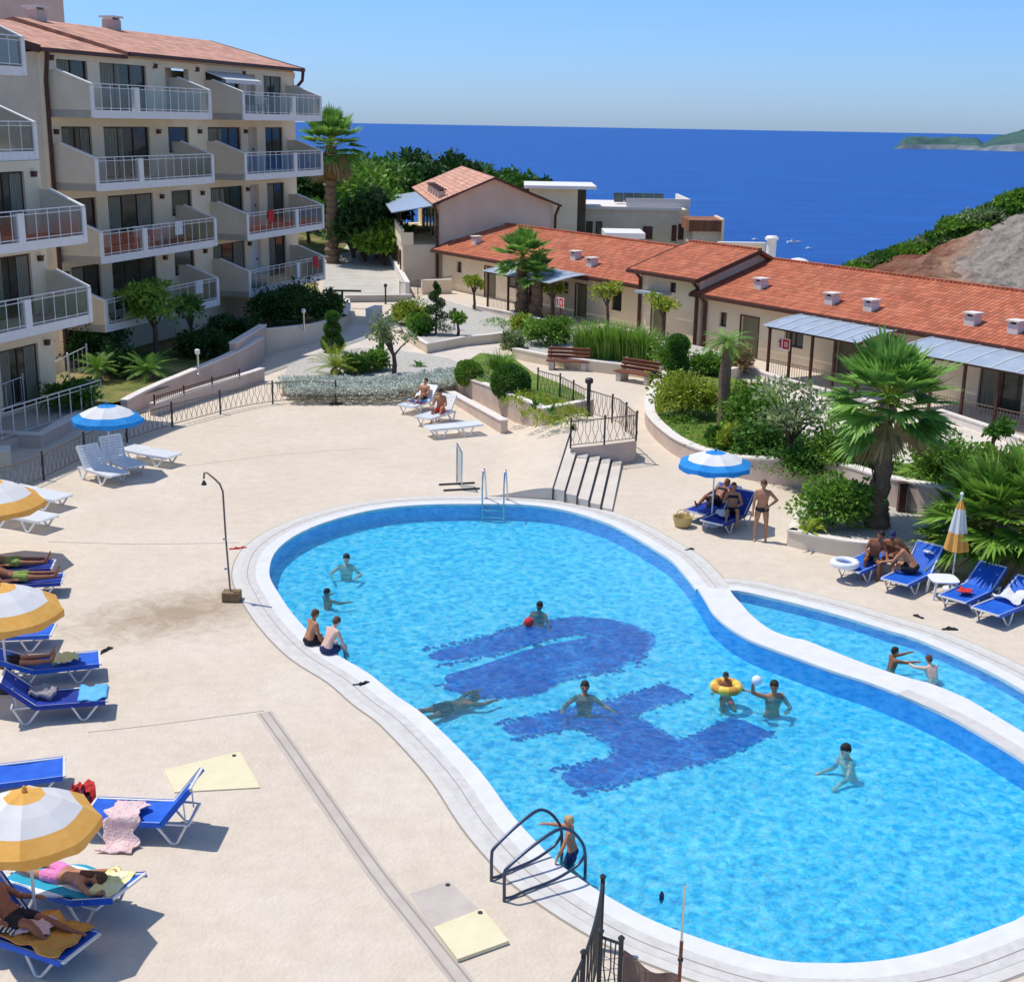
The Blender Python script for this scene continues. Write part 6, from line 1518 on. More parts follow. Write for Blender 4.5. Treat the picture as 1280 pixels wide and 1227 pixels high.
lamp((113,505), .7, 'small white headed lamp beside the terrace planter', .42, 'steel', 'white')
lamp((482,380), 1.0, 'dark bollard lamp by the white wall end', 0, 'dark_iron', 'dark_iron')
lamp((568,412), .9, 'slim grey lamp post beside the small round tree', .38, 'steel', 'dark_iron')
t = thing('brown_post', 'dark brown square post standing beside the big palm', 'post', G(1124,655)); b = MB(); b.box(-.1,-.1,0,.1,.1,1.15); b.build('post', M['brown'], t, bevel=.01); b = MB(); b.box(-.12,-.12,1.15,.12,.12,1.2); b.build('cap', M['brown'], t)
t = thing('signpost', 'dark T shaped board on a short post at the foot of the access road', 'sign', G(428,385)); b = MB(); b.box(-.06,-.05,0,.06,.05,.95); b.build('post', M['dark_iron'], t); b = MB(); b.box(-1.1,-.1,.95,1.1,.1,1.05); b.build('board', M['dark_iron'], t)
# outdoor shower
sh = thing('outdoor_shower', 'tall thin outdoor shower with curved head on a brown block at the pool edge', 'shower', G(290,750))
b = MB(); b.box(-.2,-.16,0,.2,.16,.22); b.build('base_block', mat('shower_block', (.20,.13,.06), (.28,.19,.10), 8, .8, bump=.4), sh, bevel=.02)
pts = [(-.03,0,.2),(-.08,0,1.5),(-.10,0,2.55),(-.16,0,2.72),(-.30,.05,2.84),(-.46,.1,2.95),(-.52,.12,2.93),(-.54,.13,2.80)]
b = MB(); b.tube(pts, .022, 8); b.build('pipe', M['tan_iron'], sh, smooth=True)
b = MB(); b.lathe([(.02,.10),(.06,0.02),(.065,0)], (-.54,.13,2.66), 12); b.build('shower_head', M['dark_iron'], sh)
for z in (.75, 1.45): b = MB(); b.tube([(-.06,0,z),(-.14,-.02,z)], .025, 8); b.build('tap', M['steel'], sh)
# notice stand near the far ladder
ns = thing('notice_stand', 'narrow white notice stand on crossed feet between the white loungers and the far ladder', 'stand', G(574,609))
b = MB(); b.box(-.02,-.35,.04,.02,-.31,1.15); b.box(-.02,.31,.04,.02,.35,1.28); b.bar((0,-.33,1.13),(0,.33,1.26),.04,.04); ns.rotation_euler.z = rad(15)
b.build('frame', M['steel'], ns); b = MB(); b.box(-.008,-.31,.15,.008,.31,1.12); b.build('panel', M['rail_glass'], ns)
for y in (-.33,.33): b = MB(); b.bar((-.55,y,.03),(.55,y,.03),.05,.04); b.build('foot', M['dark_iron'], ns)
# pool ladders
def ladder(label, p0, d, wd, h, m, out=.55, rot=None, side_out=False):
    """p0 edge point, d outward direction over the deck"""
    d = Vector((d[0], d[1], 0)).normalized(); q = Vector((-d.y, d.x, 0)); t = thing('pool_ladder', label, 'ladder', (p0.x, p0.y, 0)); Z = Vector((0,0,1))
    for s in (-1, 1):
        o = p0+q*s*wd/2
        P = [o-d*.10-Z*.55, o-d*.10+Z*.02, o-d*.12+Z*h*.55, o-d*.02+Z*h*.93, o+d*.10+Z*h, o+d*.24+Z*h*.95, o+d*.34+Z*h*.7, o+d*out+Z*.18, o+d*out+Z*.0] if not side_out else None
        b = MB(); b.tube(smooth_line([Vector(x) for x in P], False, 4), .024, 8); b.build('handrail', M[m], t, world=True, smooth=True)
        b = MB(); b.lathe([(.06,0),(.06,.02),(.03,.03)], o+d*out+Z*.016, 10); b.build('flange', M[m], t, world=True)
    for k in range(3):
        b = MB(); zz = -.12-.2*k; b.bar(p0-q*wd/2-d*.12+Z*zz, p0+q*wd/2-d*.12+Z*zz, .09, .03); b.build('rung', M[m], t, world=True)
fe = G(617, 631); ladder('steel ladder with two tall hoops at the far end of the pool', fe, (.15,1), .62, 1.0, 'steel', .55)
# near ladder: low wide hoops leaning out over the water
nl = thing('pool_ladder', 'dark blue tubular ladder rails at the near left pool edge where the child climbs out', 'ladder', G(650,1100)); Z = Vector((0,0,1))
for (a, c) in (((628,1095),(686,1071)), ((645,1121),(714,1096))):
    g0 = G(*a); g1 = G(*c); d = (g1-g0).normalized()
    g0 = g0-d*.20; P = [g0+Z*.0, g0+Z*.10, g0+Z*.42, g0+d*.05+Z*.52, g0.lerp(g1, .35)+Z*.70, g0.lerp(g1, .70)+Z*.84, g1-d*.12+Z*.82, g1+d*.10+Z*.62, g1+d*.24+Z*.30, g1+d*.25-Z*.5]
    b = MB(); b.tube(smooth_line(P, False, 4), .024, 8); b.build('handrail', M['dark_steel'], nl, world=True, smooth=True)
    b = MB(); b.tube(smooth_line([g0+Z*.05, g0+d*.15+Z*.03, g0.lerp(g1,.3)+Z*.05, g0.lerp(g1,.75)+Z*.06, g1+d*.10+Z*.16, g1+d*.24+Z*.30], False, 4), .022, 8); b.build('lower_rail', M['dark_steel'], nl, world=True, smooth=True)
for k in range(3):
    b = MB(); a = G(686,1071)+Vector((.24,-.05,0)); c = G(714,1096)+Vector((.24,-.05,0)); b.bar(a-Z*(.1+.18*k), c-Z*(.1+.18*k), .09, .03); b.build('rung', M['dark_steel'], nl, world=True)

# ------------------------------------------------------------------ small things
def cloth(name, label, px_or_p, rz, wd, L_, m, h=.02, z=0, amp=.03, cat='towel', fold=None, seed=1, path=None):
    """crumpled sheet; path = list of (x, z) the sheet follows along its length"""
    p = px_or_p if isinstance(px_or_p, Vector) else G(px_or_p[0], px_or_p[1], z); t = thing(name, label, cat, p, rz); path = path or [(-L_/2, 0), (L_/2, 0)]
    P = smooth_line([Vector((a, 0, c)) for a, c in path], False, 6) if len(path) > 2 else [Vector((path[0][0]+(path[1][0]-path[0][0])*i/14, 0, path[0][1]+(path[1][1]-path[0][1])*i/14)) for i in range(15)]
    n = len(P); k = 12; b = MB()
    for lay in (0, 1):
        for i in range(n):
            for j in range(k+1):
                v = j/k-.5; wv = wd*(1+.12*math.sin(i*.8+seed)); y = v*wv+.04*math.sin(i*.5+seed)
                q = amp*(noise.noise(Vector((P[i].x*5+seed*9, y*5, P[i].z*4)))+.6*noise.noise(Vector((P[i].x*13, y*13+seed, 2))))+amp*.5
                b.v.append((P[i].x+q*.4, y, P[i].z+q+h*(1-lay)))
    o = n*(k+1)
    for i in range(n-1):
        for j in range(k):
            a = i*(k+1)+j; b.f.append((a, a+k+1, a+k+2, a+1)); b.m.append(0); b.f.append((o+a, o+a+1, o+a+k+2, o+a+k+1)); b.m.append(0)
    for i in range(n-1):
        for j in (0, k): a = i*(k+1)+j; b.f.append((a, a+k+1, o+a+k+1, o+a)); b.m.append(0)
    for j in range(k):
        for i in (0, n-1): a = i*(k+1)+j; b.f.append((a, a+1, o+a+1, o+a)); b.m.append(0)
    b.build('cloth', m if not isinstance(m, str) else M[m], t, smooth=True); return t
def on(L_, x, y=0, z=.37):
    o = lo[L_]; return pmat(o) @ Vector((x, y, z))
def rzof(L_): return lo[L_].rotation_euler.z
cloth('beach_towel', 'pale pink towel draped over the side of the blue lounger down to the deck', on('L1', .62, -.18, 0), rzof('L1')+PI/2, .50, 1, 'pinktowel', path=[(-.50,.02),(-.30,.05),(-.22,.20),(-.17,.385),(-.02,.40),(.22,.385),(.38,.37)], amp=.04, seed=2)
cloth('beach_towel', 'crumpled yellow towel on the blue lounger beside the middle umbrella', on('L6', .62, .02, .36), rzof('L6'), .42, .5, 'ytowel', amp=.10, seed=3)
cloth('beach_towel', 'light blue towel spread on the foot of the dark blue lounger', on('L5', .25, 0, .365), rzof('L5'), .66, .5, 'lightblue', amp=.015, seed=4)
cloth('beach_bag', 'brown crumpled bag lying on the dark blue lounger', on('L5', 1.1, -.05, .37), rzof('L5'), .25, .5, 'blanket', amp=.10, cat='bag', seed=5, h=.08)
cloth('beach_towel', 'orange towel spread over the corner lounger', on('L3', .55, 0, .37), rzof('L3'), .70, .95, 'orangetowel', amp=.05, seed=6)
cloth('beach_towel', 'grey white cloth crumpled on the orange towel', on('L3', .75, .0, .42), rzof('L3')+.5, .36, .5, 'pinktowel', amp=.07, seed=7)
cloth('beach_towel', 'teal and white striped towel under the woman in pink', on('L2', .75, .0, .36), rzof('L2'), .76, 1.35, 'tealstripe', amp=.02, seed=8)
cloth('beach_towel', 'pale towel at the head of the lounger of the woman in pink', on('L2', 1.6, .05, .50), rzof('L2')+.2, .6, .4, 'ytowel', amp=.04, seed=18)
cloth('beach_towel', 'striped black and white towel on the corner lounger', on('L3', 1.2, .12, .46), rzof('L3')+.3, .55, .5, 'bwstripe', amp=.05, seed=9, path=[(-.3,-.04),(0,.02),(.3,.22)])
cloth('beach_bag', 'red and dark bag on the deck beside the large umbrella', (102,1003), .3, .3, .35, 'red', amp=.18, cat='bag', seed=10, h=.2)
cloth('beach_bag', 'dark teal bag next to the red bag', (90,1015), .9, .25, .4, 'navycloth', amp=.12, cat='bag', seed=11, h=.18)
cloth('beach_towel', 'small red towel on the lounger beside the white table', on('L12', .55, -.02, .37), rzof('L12')+.5, .28, .35, 'red', amp=.06, seed=12)
cloth('beach_towel', 'white towel bunched on the lounger at the right edge', on('L13', 1.15, .0, .38), rzof('L13'), .62, .62, 'umb_white', amp=.10, seed=13)
cloth('beach_towel', 'blue towel on the white lounger behind the pair', on('WC', .95, 0, .37), rzof('WC'), .5, .7, 'lightblue', amp=.07, seed=14)
cloth('beach_towel', 'dark purple towel hanging off the white lounger behind the pair', on('WC', .65, -.2, .36), rzof('WC')+1.2, .3, .5, mat('purple_towel', (.16,.04,.14), (.22,.07,.20), 6, .9), amp=.07, seed=15)
cloth('beach_towel', 'white towel over the shaded lounger near the standing man', on('L14', .75, .1, .37), rzof('L14')+.6, .3, .5, 'umb_white', amp=.06, seed=16)
cloth('open_book', 'open white book lying on the high backed blue lounger', on('L11', 1.55, -.05, .72), rzof('L11')+.3, .18, .25, 'umb_white', amp=.02, seed=17, cat='book')
# straw beach bag
bg = thing('straw_bag', 'yellow straw beach basket at the foot of the shaded loungers', 'bag', G(853,658)); b = MB()
b.lathe([(.16,0),(.22,.05),(.27,.26),(.28,.30),(.25,.29),(.2,.08)], n=18); b.build('basket', M['straw'], bg)
for s in (-1,1): b = MB(); b.tube(smooth_line([Vector((-.16,s*.12,.28)),Vector((-.1,s*.13,.42)),Vector((.1,s*.13,.42)),Vector((.16,s*.12,.28))], False, 4), .012, 6); b.build('handle', M['straw'], bg)
# ring floats
def torus(b, R1, r1, mi=0, n=28, k=12, c=(0,0,0), stripes=False, rot=None):
    base = len(b.v); Mx = rot or Matrix.Identity(3)
    for i in range(n):
        a = 2*PI*i/n
        for j in range(k):
            q = 2*PI*j/k; v = Mx @ Vector(((R1+r1*math.cos(q))*math.cos(a), (R1+r1*math.cos(q))*math.sin(a), r1*math.sin(q))); b.v.append((v.x+c[0], v.y+c[1], v.z+c[2]))
    for i in range(n):
        for j in range(k): b.f.append((base+i*k+j, base+((i+1) % n)*k+j, base+((i+1) % n)*k+(j+1) % k, base+i*k+(j+1) % k)); b.m.append(mi if not stripes else (i//3) % 2)
t = thing('swim_ring', 'yellow inflatable swim ring round the child in the pool', 'swim ring', G(908,859,-.02)); b = MB(); torus(b, .235, .088, stripes=True, c=(0,0,.02)); b.build('ring', [M['yellow'], M['orangetowel']], t, smooth=True)
t = thing('swim_ring', 'white inflatable ring lying on the foot of the left blue lounger', 'swim ring', on('L10', .10, .12, .44)); b = MB(); torus(b, .27, .085); b.build('ring', M['plastic'], t, smooth=True); b = MB(); b.lathe([(.018,.08),(.018,.11)], (.27,0,0), 8); b.build('valve', M['plastic'], t)
t = thing('ball', 'small red ball floating near the swimmer in the middle', 'ball', G(661,780,.0)); b = MB(); b.sphere((0,0,.05), .11, nu=16, nv=10); b.build('skin', M['red'], t, smooth=True)
t = thing('ball', 'white ball held up by the throwing man', 'ball', G(957,833,.0)); WB = t
# sandals
def sandal(px, rz, m, label, grp):
    t = thing('sandal', label, 'sandal', G(*px), rz, grp); pr = [(-.13,-.035),(-.13,.035),(-.02,.03),(.08,.048),(.13,.03),(.13,-.03),(.08,-.048),(-.02,-.03)]
    b = MB(); b.prism(pr, 0.002, .022); b.build('sole', M[m], t); b = MB(); b.tube([(.0,-.035,.02),(.04,0,.06),(.0,.035,.02)], .008, 5); b.tube([(.04,0,.06),(.09,0,.022)], .007, 5); b.build('strap', M[m], t)
for i, (x, y, rz, m, lb) in enumerate(((293,686,.3,'red','left red sandal of the pair between the shower and the pool'),(302,685,.2,'red','right red sandal of the pair between the shower and the pool'),(129,815,1.2,'black','black sandal just off the foot of the lounger with the yellow towel'),(134,812,1.0,'black','second black sandal off the foot of the lounger with the yellow towel'),(862,687,.5,'black','black sandal on the coping near the straw basket'),(1148,771,2.2,'black','dark sandal left of two below the white table'),(1184,786,.4,'black','dark sandal right of two below the white table'),(1190,787,.1,'black','dark sandal touching another below the right loungers'),(449,856,.3,'black','black sandal on the coping beside the seated boys'),(455,855,.9,'black','second black sandal on the coping beside the seated boys'),(1240,903,.6,'wood','brown sandal on the divider between the pools'))): sandal((x,y), rz, m, lb, 'sandals left lying around the pool')
# pool skimmer thermometer float
t = thing('floating_thermometer', 'tiny dark float bobbing in the water beyond the bottom fence', 'float', G(827,1120)); b = MB(); b.lathe([(.02,-.1),(.035,-.05),(.035,.03),(.015,.08)], n=8); b.build('float', M['navycloth'], t)
for i, (x, y) in enumerate(((420,505),)):
    t = thing('fence_foot', 'dark round foot of the last fence post', 'base', G(x,y)); b = MB(); b.lathe([(.25,0),(.27,.03),(.06,.05)], n=14); b.build('disc', M['dark_iron'], t)
# ------------------------------------------------------------------ people
def capsule_hull(pts):
    """convex hull of spheres"""
    bm = bmesh.new()
    for (p, r) in pts:
        p = Vector(p)
        for i in range(1, 6):
            ph = -PI/2+PI*i/6
            for k in range(9):
                a = 2*PI*k/9; bm.verts.new(p+Vector((math.cos(ph)*math.cos(a), math.cos(ph)*math.sin(a), math.sin(ph)))*r)
        bm.verts.new(p+Vector((0,0,r))); bm.verts.new(p-Vector((0,0,r)))
    g = bmesh.ops.convex_hull(bm, input=bm.verts)
    bmesh.ops.delete(bm, geom=[e for e in g['geom_interior'] if isinstance(e, bmesh.types.BMVert)], context='VERTS')
    bm.verts.index_update(); v = [tuple(x.co) for x in bm.verts]; f = [tuple(x.index for x in ff.verts) for ff in bm.faces]; bm.free(); return v, f
def remesh(name, hulls, m, parent, voxel=.012, smooth=3):
    b = MB()
    for h in hulls: b.add(*capsule_hull(h))
    o = b.build(name, m, parent)
    md = o.modifiers.new('r', 'REMESH'); md.mode = 'VOXEL'; md.voxel_size = voxel; md.use_smooth_shade = True
    if smooth: s = o.modifiers.new('s', 'SMOOTH'); s.iterations = smooth; s.factor = .5
    dg = bpy.context.evaluated_depsgraph_get(); dg.update(); me = bpy.data.meshes.new_from_object(o.evaluated_get(dg)); o.modifiers.clear(); o.data = me
    if not me.materials: me.materials.append(m)
    return o
def V(*a): return Vector(a)
def person(label, loc, rz, P, skin='skin_tan', hair='hair_dark', scale=1.0, suit=None, suit_m='navycloth', top=False, longhair=False, cap=None, group=None):
    """P: pelvis, torso, side, head, ua/fa/ul/fl per arm (L,R), th/sh/ft per leg; forward is +x, left is +y"""
    t = thing('person', label, 'person', loc, rz, group); K = scale
    pel = V(*P['pelvis']); T_ = V(*P.get('torso', (0,0,1))).normalized(); S_ = V(*P.get('side', (0,1,0))); S_ = (S_-T_*S_.dot(T_)).normalized(); Fw = S_.cross(T_).normalized()
    bend = V(*P.get('bend', (0,0,0)))
    waist = pel+T_*.17*K; chest = pel+T_*.36*K+bend*.5*K; neck = pel+T_*.50*K+bend*K
    Hd = V(*P.get('head', tuple(T_))).normalized(); Hf = V(*P.get('face', tuple(Fw))); Hf = (Hf-Hd*Hf.dot(Hd)).normalized(); Hs = Hd.cross(Hf)
    skull = neck+Hd*.155*K
    hulls = []
    hip = {s: pel+S_*s*.088*K-T_*.02*K for s in (1,-1)}; sho = {s: neck-T_*.055*K+S_*s*.165*K for s in (1,-1)}
    hulls.append([(hip[1], .092*K), (hip[-1], .092*K), (waist+S_*.055*K, .078*K), (waist-S_*.055*K, .078*K), (pel-Fw*.05*K, .085*K)])
    hulls.append([(waist+S_*.055*K, .08*K), (waist-S_*.055*K, .08*K), (chest+S_*.085*K+Fw*.02*K, .088*K), (chest-S_*.085*K+Fw*.02*K, .088*K)])
    hulls.append([(chest+S_*.085*K+Fw*.02*K, .088*K), (chest-S_*.085*K+Fw*.02*K, .088*K), (sho[1]-S_*.035*K, .058*K), (sho[-1]+S_*.035*K, .058*K), (neck-T_*.03*K, .06*K)])
    hulls.append([(neck-T_*.04*K, .058*K), (neck+Hd*.06*K, .050*K)])
    # head: cranium, jaw, nose, ears
    hulls.append([(skull+Hd*.025*K-Hf*.02*K, .083*K), (skull+Hd*.02*K+Hf*.022*K, .072*K), (skull-Hd*.055*K+Hf*.05*K, .035*K), (skull-Hd*.085*K+Hf*.052*K, .020*K), (skull-Hd*.04*K+Hs*.035*K, .036*K), (skull-Hd*.04*K-Hs*.035*K, .036*K)])
    hulls.append([(skull+Hf*.088*K+Hd*.008*K, .009*K), (skull+Hf*.108*K-Hd*.022*K, .013*K), (skull+Hf*.085*K-Hd*.028*K, .016*K)])
    for s in (1,-1): hulls.append([(skull+Hs*s*.080*K+Hd*.01*K-Hf*.005*K, .014*K), (skull+Hs*s*.082*K-Hd*.02*K, .010*K), (skull+Hs*s*.088*K+Hd*.015*K-Hf*.015*K, .009*K)])
    arms = {}
    for s, nm in ((1,'L'), (-1,'R')):
        ua = V(*P['ua'+nm]).normalized(); fa = V(*P['fa'+nm]).normalized(); el = sho[s]+ua*.285*K; wr = el+fa*.245*K
        hulls.append([(sho[s], .056*K), (el, .040*K)]); hulls.append([(el, .041*K), (el+fa*.09*K, .041*K), (wr, .027*K)])
        hd = V(*P.get('hd'+nm, tuple(fa))).normalized(); pn = V(*P.get('palm'+nm, (0,0,-1))); pn = (pn-hd*pn.dot(hd)); 
        if pn.length < .1: pn = V(1,0,0)-hd*hd.x
        pn.normalize(); ax = hd.cross(pn)*(s)
        pc = wr+hd*.05*K; hulls.append([(wr, .026*K), (wr+hd*.085*K+ax*.024*K, .017*K), (wr+hd*.085*K-ax*.026*K, .016*K), (pc+ax*.02*K, .018*K)])
        for q, (off, L_) in enumerate(((.031,.072),(.011,.080),(-.010,.075),(-.029,.060))):
            b0 = wr+hd*.088*K+ax*off*K; m1 = b0+(hd*.93+pn*.25+ax*off*2.2)*L_*.5*K; m2 = m1+(hd*.72+pn*.6)*L_*.5*K
            hulls.append([(b0, .0105*K), (m1, .0098*K)]); hulls.append([(m1, .0098*K), (m2, .0085*K)])
        b0 = wr+hd*.03*K+ax*.024*K; m1 = b0+(ax*.75+hd*.6+pn*.2).normalized()*.04*K; m2 = m1+(hd*.85+ax*.3+pn*.3).normalized()*.032*K
        hulls.append([(b0, .014*K), (m1, .011*K)]); hulls.append([(m1, .011*K), (m2, .0095*K)])
        arms[nm] = (el, wr, hd, pn)
    legs = {}
    for s, nm in ((1,'L'), (-1,'R')):
        th = V(*P['th'+nm]).normalized(); shn = V(*P['sh'+nm]).normalized(); kn = hip[s]+th*.43*K; an = kn+shn*.41*K
        hulls.append([(hip[s], .088*K), (hip[s]+th*.15*K, .083*K), (kn, .053*K)]); hulls.append([(kn, .052*K), (kn+shn*.12*K-Fw*.012*K, .053*K), (an, .033*K)])
        ft = V(*P.get('ft'+nm, (1,0,0))).normalized(); hulls.append([(an, .033*K), (an-ft*.035*K+shn*.035*K, .030*K), (an+ft*.11*K+shn*.045*K, .025*K)]); hulls.append([(an+ft*.08*K+shn*.045*K, .030*K), (an+ft*.17*K+shn*.055*K, .018*K), (an+ft*.15*K+shn*.055*K+S_*s*.02*K, .015*K)])
        legs[nm] = (hip[s], kn, an, th)
    remesh('body', hulls, M[skin], t, .0125 if K > .8 else .010)
    # eyes and mouth
    for s in (1,-1):
        b = MB(); c = skull+Hf*.083*K+Hs*s*.030*K+Hd*.008*K; b.sphere(tuple(c), .0105*K, nu=8, nv=6); b.build('eye', M['eye'], t)
    b = MB(); b.tube([tuple(skull+Hf*.079*K-Hd*.055*K+Hs*.022*K), tuple(skull+Hf*.088*K-Hd*.053*K), tuple(skull+Hf*.079*K-Hd*.055*K-Hs*.022*K)], .006*K, 5); b.build('mouth', M['red_lip'], t)
    hh = [[(skull+Hd*.045*K-Hf*.022*K, .088*K), (skull+Hd*.055*K+Hf*.025*K, .068*K), (skull-Hd*.01*K-Hf*.045*K, .070*K), (skull+Hd*.02*K-Hf*.02*K+Hs*.025*K, .070*K), (skull+Hd*.02*K-Hf*.02*K-Hs*.025*K, .070*K)]]
    if longhair: hh.append([(skull-Hf*.06*K, .065*K), (neck-Fw*.07*K-T_*.03*K, .055*K), (neck-Fw*.085*K-T_*.14*K, .035*K)]); hh.append([(skull-Hf*.03*K+Hs*.05*K, .045*K), (skull-Hf*.03*K-Hs*.05*K, .045*K), (skull-Hd*.10*K-Hf*.04*K, .06*K)])
    if cap:
        remesh('cap', [[(skull+Hd*.05*K-Hf*.012*K, .092*K), (skull+Hd*.045*K+Hf*.02*K, .080*K)]], M[cap], t, .012, 2)
        b = MB(); c = skull+Hd*.045*K+Hf*.08*K; b.add([c+Hs*.06*K, c-Hs*.06*K, c+Hf*.08*K-Hs*.045*K-Hd*.015*K, c+Hf*.08*K+Hs*.045*K-Hd*.015*K, c+Hs*.06*K+Hd*.008, c-Hs*.06*K+Hd*.008, c+Hf*.08*K-Hs*.045*K-Hd*.007*K, c+Hf*.08*K+Hs*.045*K-Hd*.007*K], [(0,1,2,3),(7,6,5,4),(2,6,7,3),(0,3,7,4),(1,5,6,2)]); b.build('cap_peak', M[cap], t)
    else: remesh('hair', hh, M[hair], t, .012, 1)
    if suit:
        s_ = []; e = .009*K
        s_.append([(hip[1], .092*K+e), (hip[-1], .092*K+e), (pel-Fw*.05*K, .085*K+e), (pel+T_*.03*K+S_*.06*K, .085*K+e*.6), (pel+T_*.03*K-S_*.06*K, .085*K+e*.6)])
        if suit == 'shorts':
            for nm in 'LR': h_, k_, a_, th = legs[nm]; s_.append([(h_, .089*K+e), (h_+th*.22*K, .083*K+e*1.6)])
        remesh('swimwear', s_, M[suit_m], t, .012, 2)
    if top:
        s_ = [[(chest+S_*.085*K+Fw*.022*K, .091*K), (chest-S_*.085*K+Fw*.022*K, .091*K)], [(chest+S_*.06*K+Fw*.055*K, .062*K), (chest-S_*.06*K+Fw*.055*K, .062*K)]]
        remesh('swim_top', s_, M[suit_m], t, .012, 2)
    return t, arms
M['red_lip'] = mat('lip', (.30,.08,.06), rough=.5)
STAND = dict(thL=(.02,.06,-1), thR=(.02,-.06,-1), shL=(-.02,0,-1), shR=(-.02,0,-1))
def inwater(**k):
    d = dict(pelvis=(0,0,-.26), torso=(0,0,1), **STAND); d.update(k); return d
def at(px, z=0): return G(px[0], px[1], z)
WZ = POOLZ-.05
UPW = 'swimmers in the pools'
# swimmers; camera looks along +y, so rz=-90 faces the viewer
person('swimmer with pale shoulders and dark hair at the far left of the pool, arms spread', at((433,707), WZ), rad(-95), inwater(pelvis=(0,0,-.47), uaL=(.3,.75,-.6), faL=(.8,-.2,.05), uaR=(.3,-.75,-.6), faR=(.8,.3,.05)), 'skin_pale', suit='shorts', group=UPW)
person('dark haired child up to the neck in water left of the pale shouldered swimmer', at((409,742), WZ), rad(40), inwater(pelvis=(0,0,-.50), uaL=(.6,.7,-.2), faL=(1,.2,0), uaR=(.6,-.7,-.2), faR=(1,-.2,0)), 'skin_dark', scale=.82, suit='shorts', group=UPW)
person('dark haired swimmer in the middle of the pool above the red ball', at((674,762), WZ), rad(-120), inwater(pelvis=(0,0,-.50), uaL=(.2,.5,-.8), faL=(.6,.4,-.5), uaR=(.2,-.5,-.8), faR=(.6,-.2,-.3)), 'skin_dark', scale=.9, suit='shorts', suit_m='black', top=True, group=UPW)
person('floating swimmer with spread arms over the dark emblem, dark top', at((731,872), WZ), rad(-90), inwater(pelvis=(0,0,-.46), torso=(-.12,0,1), uaL=(.3,.8,-.5), faL=(.8,.35,.15), uaR=(.3,-.8,-.5), faR=(.8,-.1,.1)), 'skin_tan', suit='shorts', suit_m='black', top=True, group=UPW)
person('child with dark hair sitting in the yellow swim ring', at((908,861), WZ), rad(-80), inwater(pelvis=(-.02,0,-.20), torso=(-.1,0,1), uaL=(.6,.6,-.4), faL=(.7,.5,.1), uaR=(.6,-.6,-.4), faR=(.7,-.5,.1), thL=(.9,.2,-.5), thR=(.9,-.2,-.5)), 'skin_dark', scale=.68, suit='shorts', suit_m='red', group=UPW)
_, ar = person('man with dark hair raising a white ball to throw', at((966,872), WZ), rad(-70), inwater(pelvis=(0,0,-.40), torso=(.05,0,1), side=(.1,1,0), uaL=(.5,.5,-.8), faL=(.6,-.6,.1), uaR=(-.15,-.9,.35), faR=(.15,-.15,1), hdR=(.2,.1,1), palmR=(1,.1,-.2)), 'skin_tan', suit='shorts', group=UPW)
wp = pmat(_) @ (ar['R'][1]+ar['R'][2]*.10+ar['R'][3]*.09); WB.location = wp; b = MB(); b.sphere((0,0,0), .10, nu=16, nv=10); b.build('skin', M['plastic'], WB, smooth=True)
person('swimmer seen from the side standing chest deep, right of the throwing man', at((1066,948), WZ), rad(200), inwater(pelvis=(0,0,-.44), torso=(.25,0,1), uaL=(.5,.2,-.9), faL=(.9,.3,-.2), uaR=(.3,-.3,-.9), faR=(.9,-.2,-.3), head=(.3,0,1)), 'skin_pale', suit='shorts', group=UPW)
person('boy in the side pool stretching both arms to the right', at((1113,836), WZ), rad(8), inwater(pelvis=(0,0,-.12), torso=(.12,0,1), uaL=(1,.15,.05), faL=(1,.05,.2), uaR=(1,-.15,-.15), faR=(1,-.05,.1)), 'skin_dark', scale=.78, suit='shorts', suit_m='red', group=UPW)
person('fair haired boy in the side pool seen from behind', at((1168,849), WZ), rad(110), inwater(pelvis=(0,0,-.12), torso=(.35,0,1), bend=(.05,0,-.02), head=(.5,0,.8), uaL=(.7,.5,-.1), faL=(.8,.1,.1), uaR=(.6,-.5,-.5), faR=(.7,.2,-.3)), 'skin_pale', 'hair_brown', scale=.78, suit='shorts', group=UPW)
# underwater swimmer
person('swimmer gliding under water at the left pool edge with dark shorts', at((560,884), -.32), rad(38), dict(pelvis=(0,0,0), torso=(1,0,.02), side=(0,1,0), head=(1,0,.15), face=(.1,0,-1), uaL=(.8,.5,0), faL=(.95,-.1,0), uaR=(.8,-.5,0), faR=(.95,.1,0), thL=(-1,.12,0), thR=(-1,-.12,-.05), shL=(-1,.05,.1), shR=(-1,-.05,0), ftL=(-1,0,0), ftR=(-1,0,0)), 'skin_dark', scale=.95, suit='shorts', suit_m='black', group=UPW)
# sitting on the edge, seen from behind / side
SIT = dict(pelvis=(0,0,.11), torso=(.12,0,1), thL=(.95,.15,.02), thR=(.95,-.15,.02), shL=(.1,0,-1), shR=(.1,0,-1))
person('sunburnt boy with brown hair sitting on the left pool edge, farther of two', at((386,806)), rad(38), dict(SIT, torso=(.30,0,1), head=(.35,0,1), uaL=(.15,.25,-1), faL=(.5,-.05,-.8), uaR=(.1,-.2,-1), faR=(.4,.1,-.9)), 'skin_tan', 'hair_brown', scale=.86, suit='shorts', suit_m='black')
person('pale boy sitting hunched on the left pool edge, nearer of two', at((408,817)), rad(48), dict(SIT, torso=(.40,0,1), bend=(.04,0,-.02), head=(.6,0,.8), uaL=(.3,.3,-1), faL=(.5,.05,-.9), uaR=(.2,-.4,-1), faR=(.4,-.1,-.9)), 'skin_pale', 'hair_brown', scale=.9, suit='shorts', suit_m='navycloth')
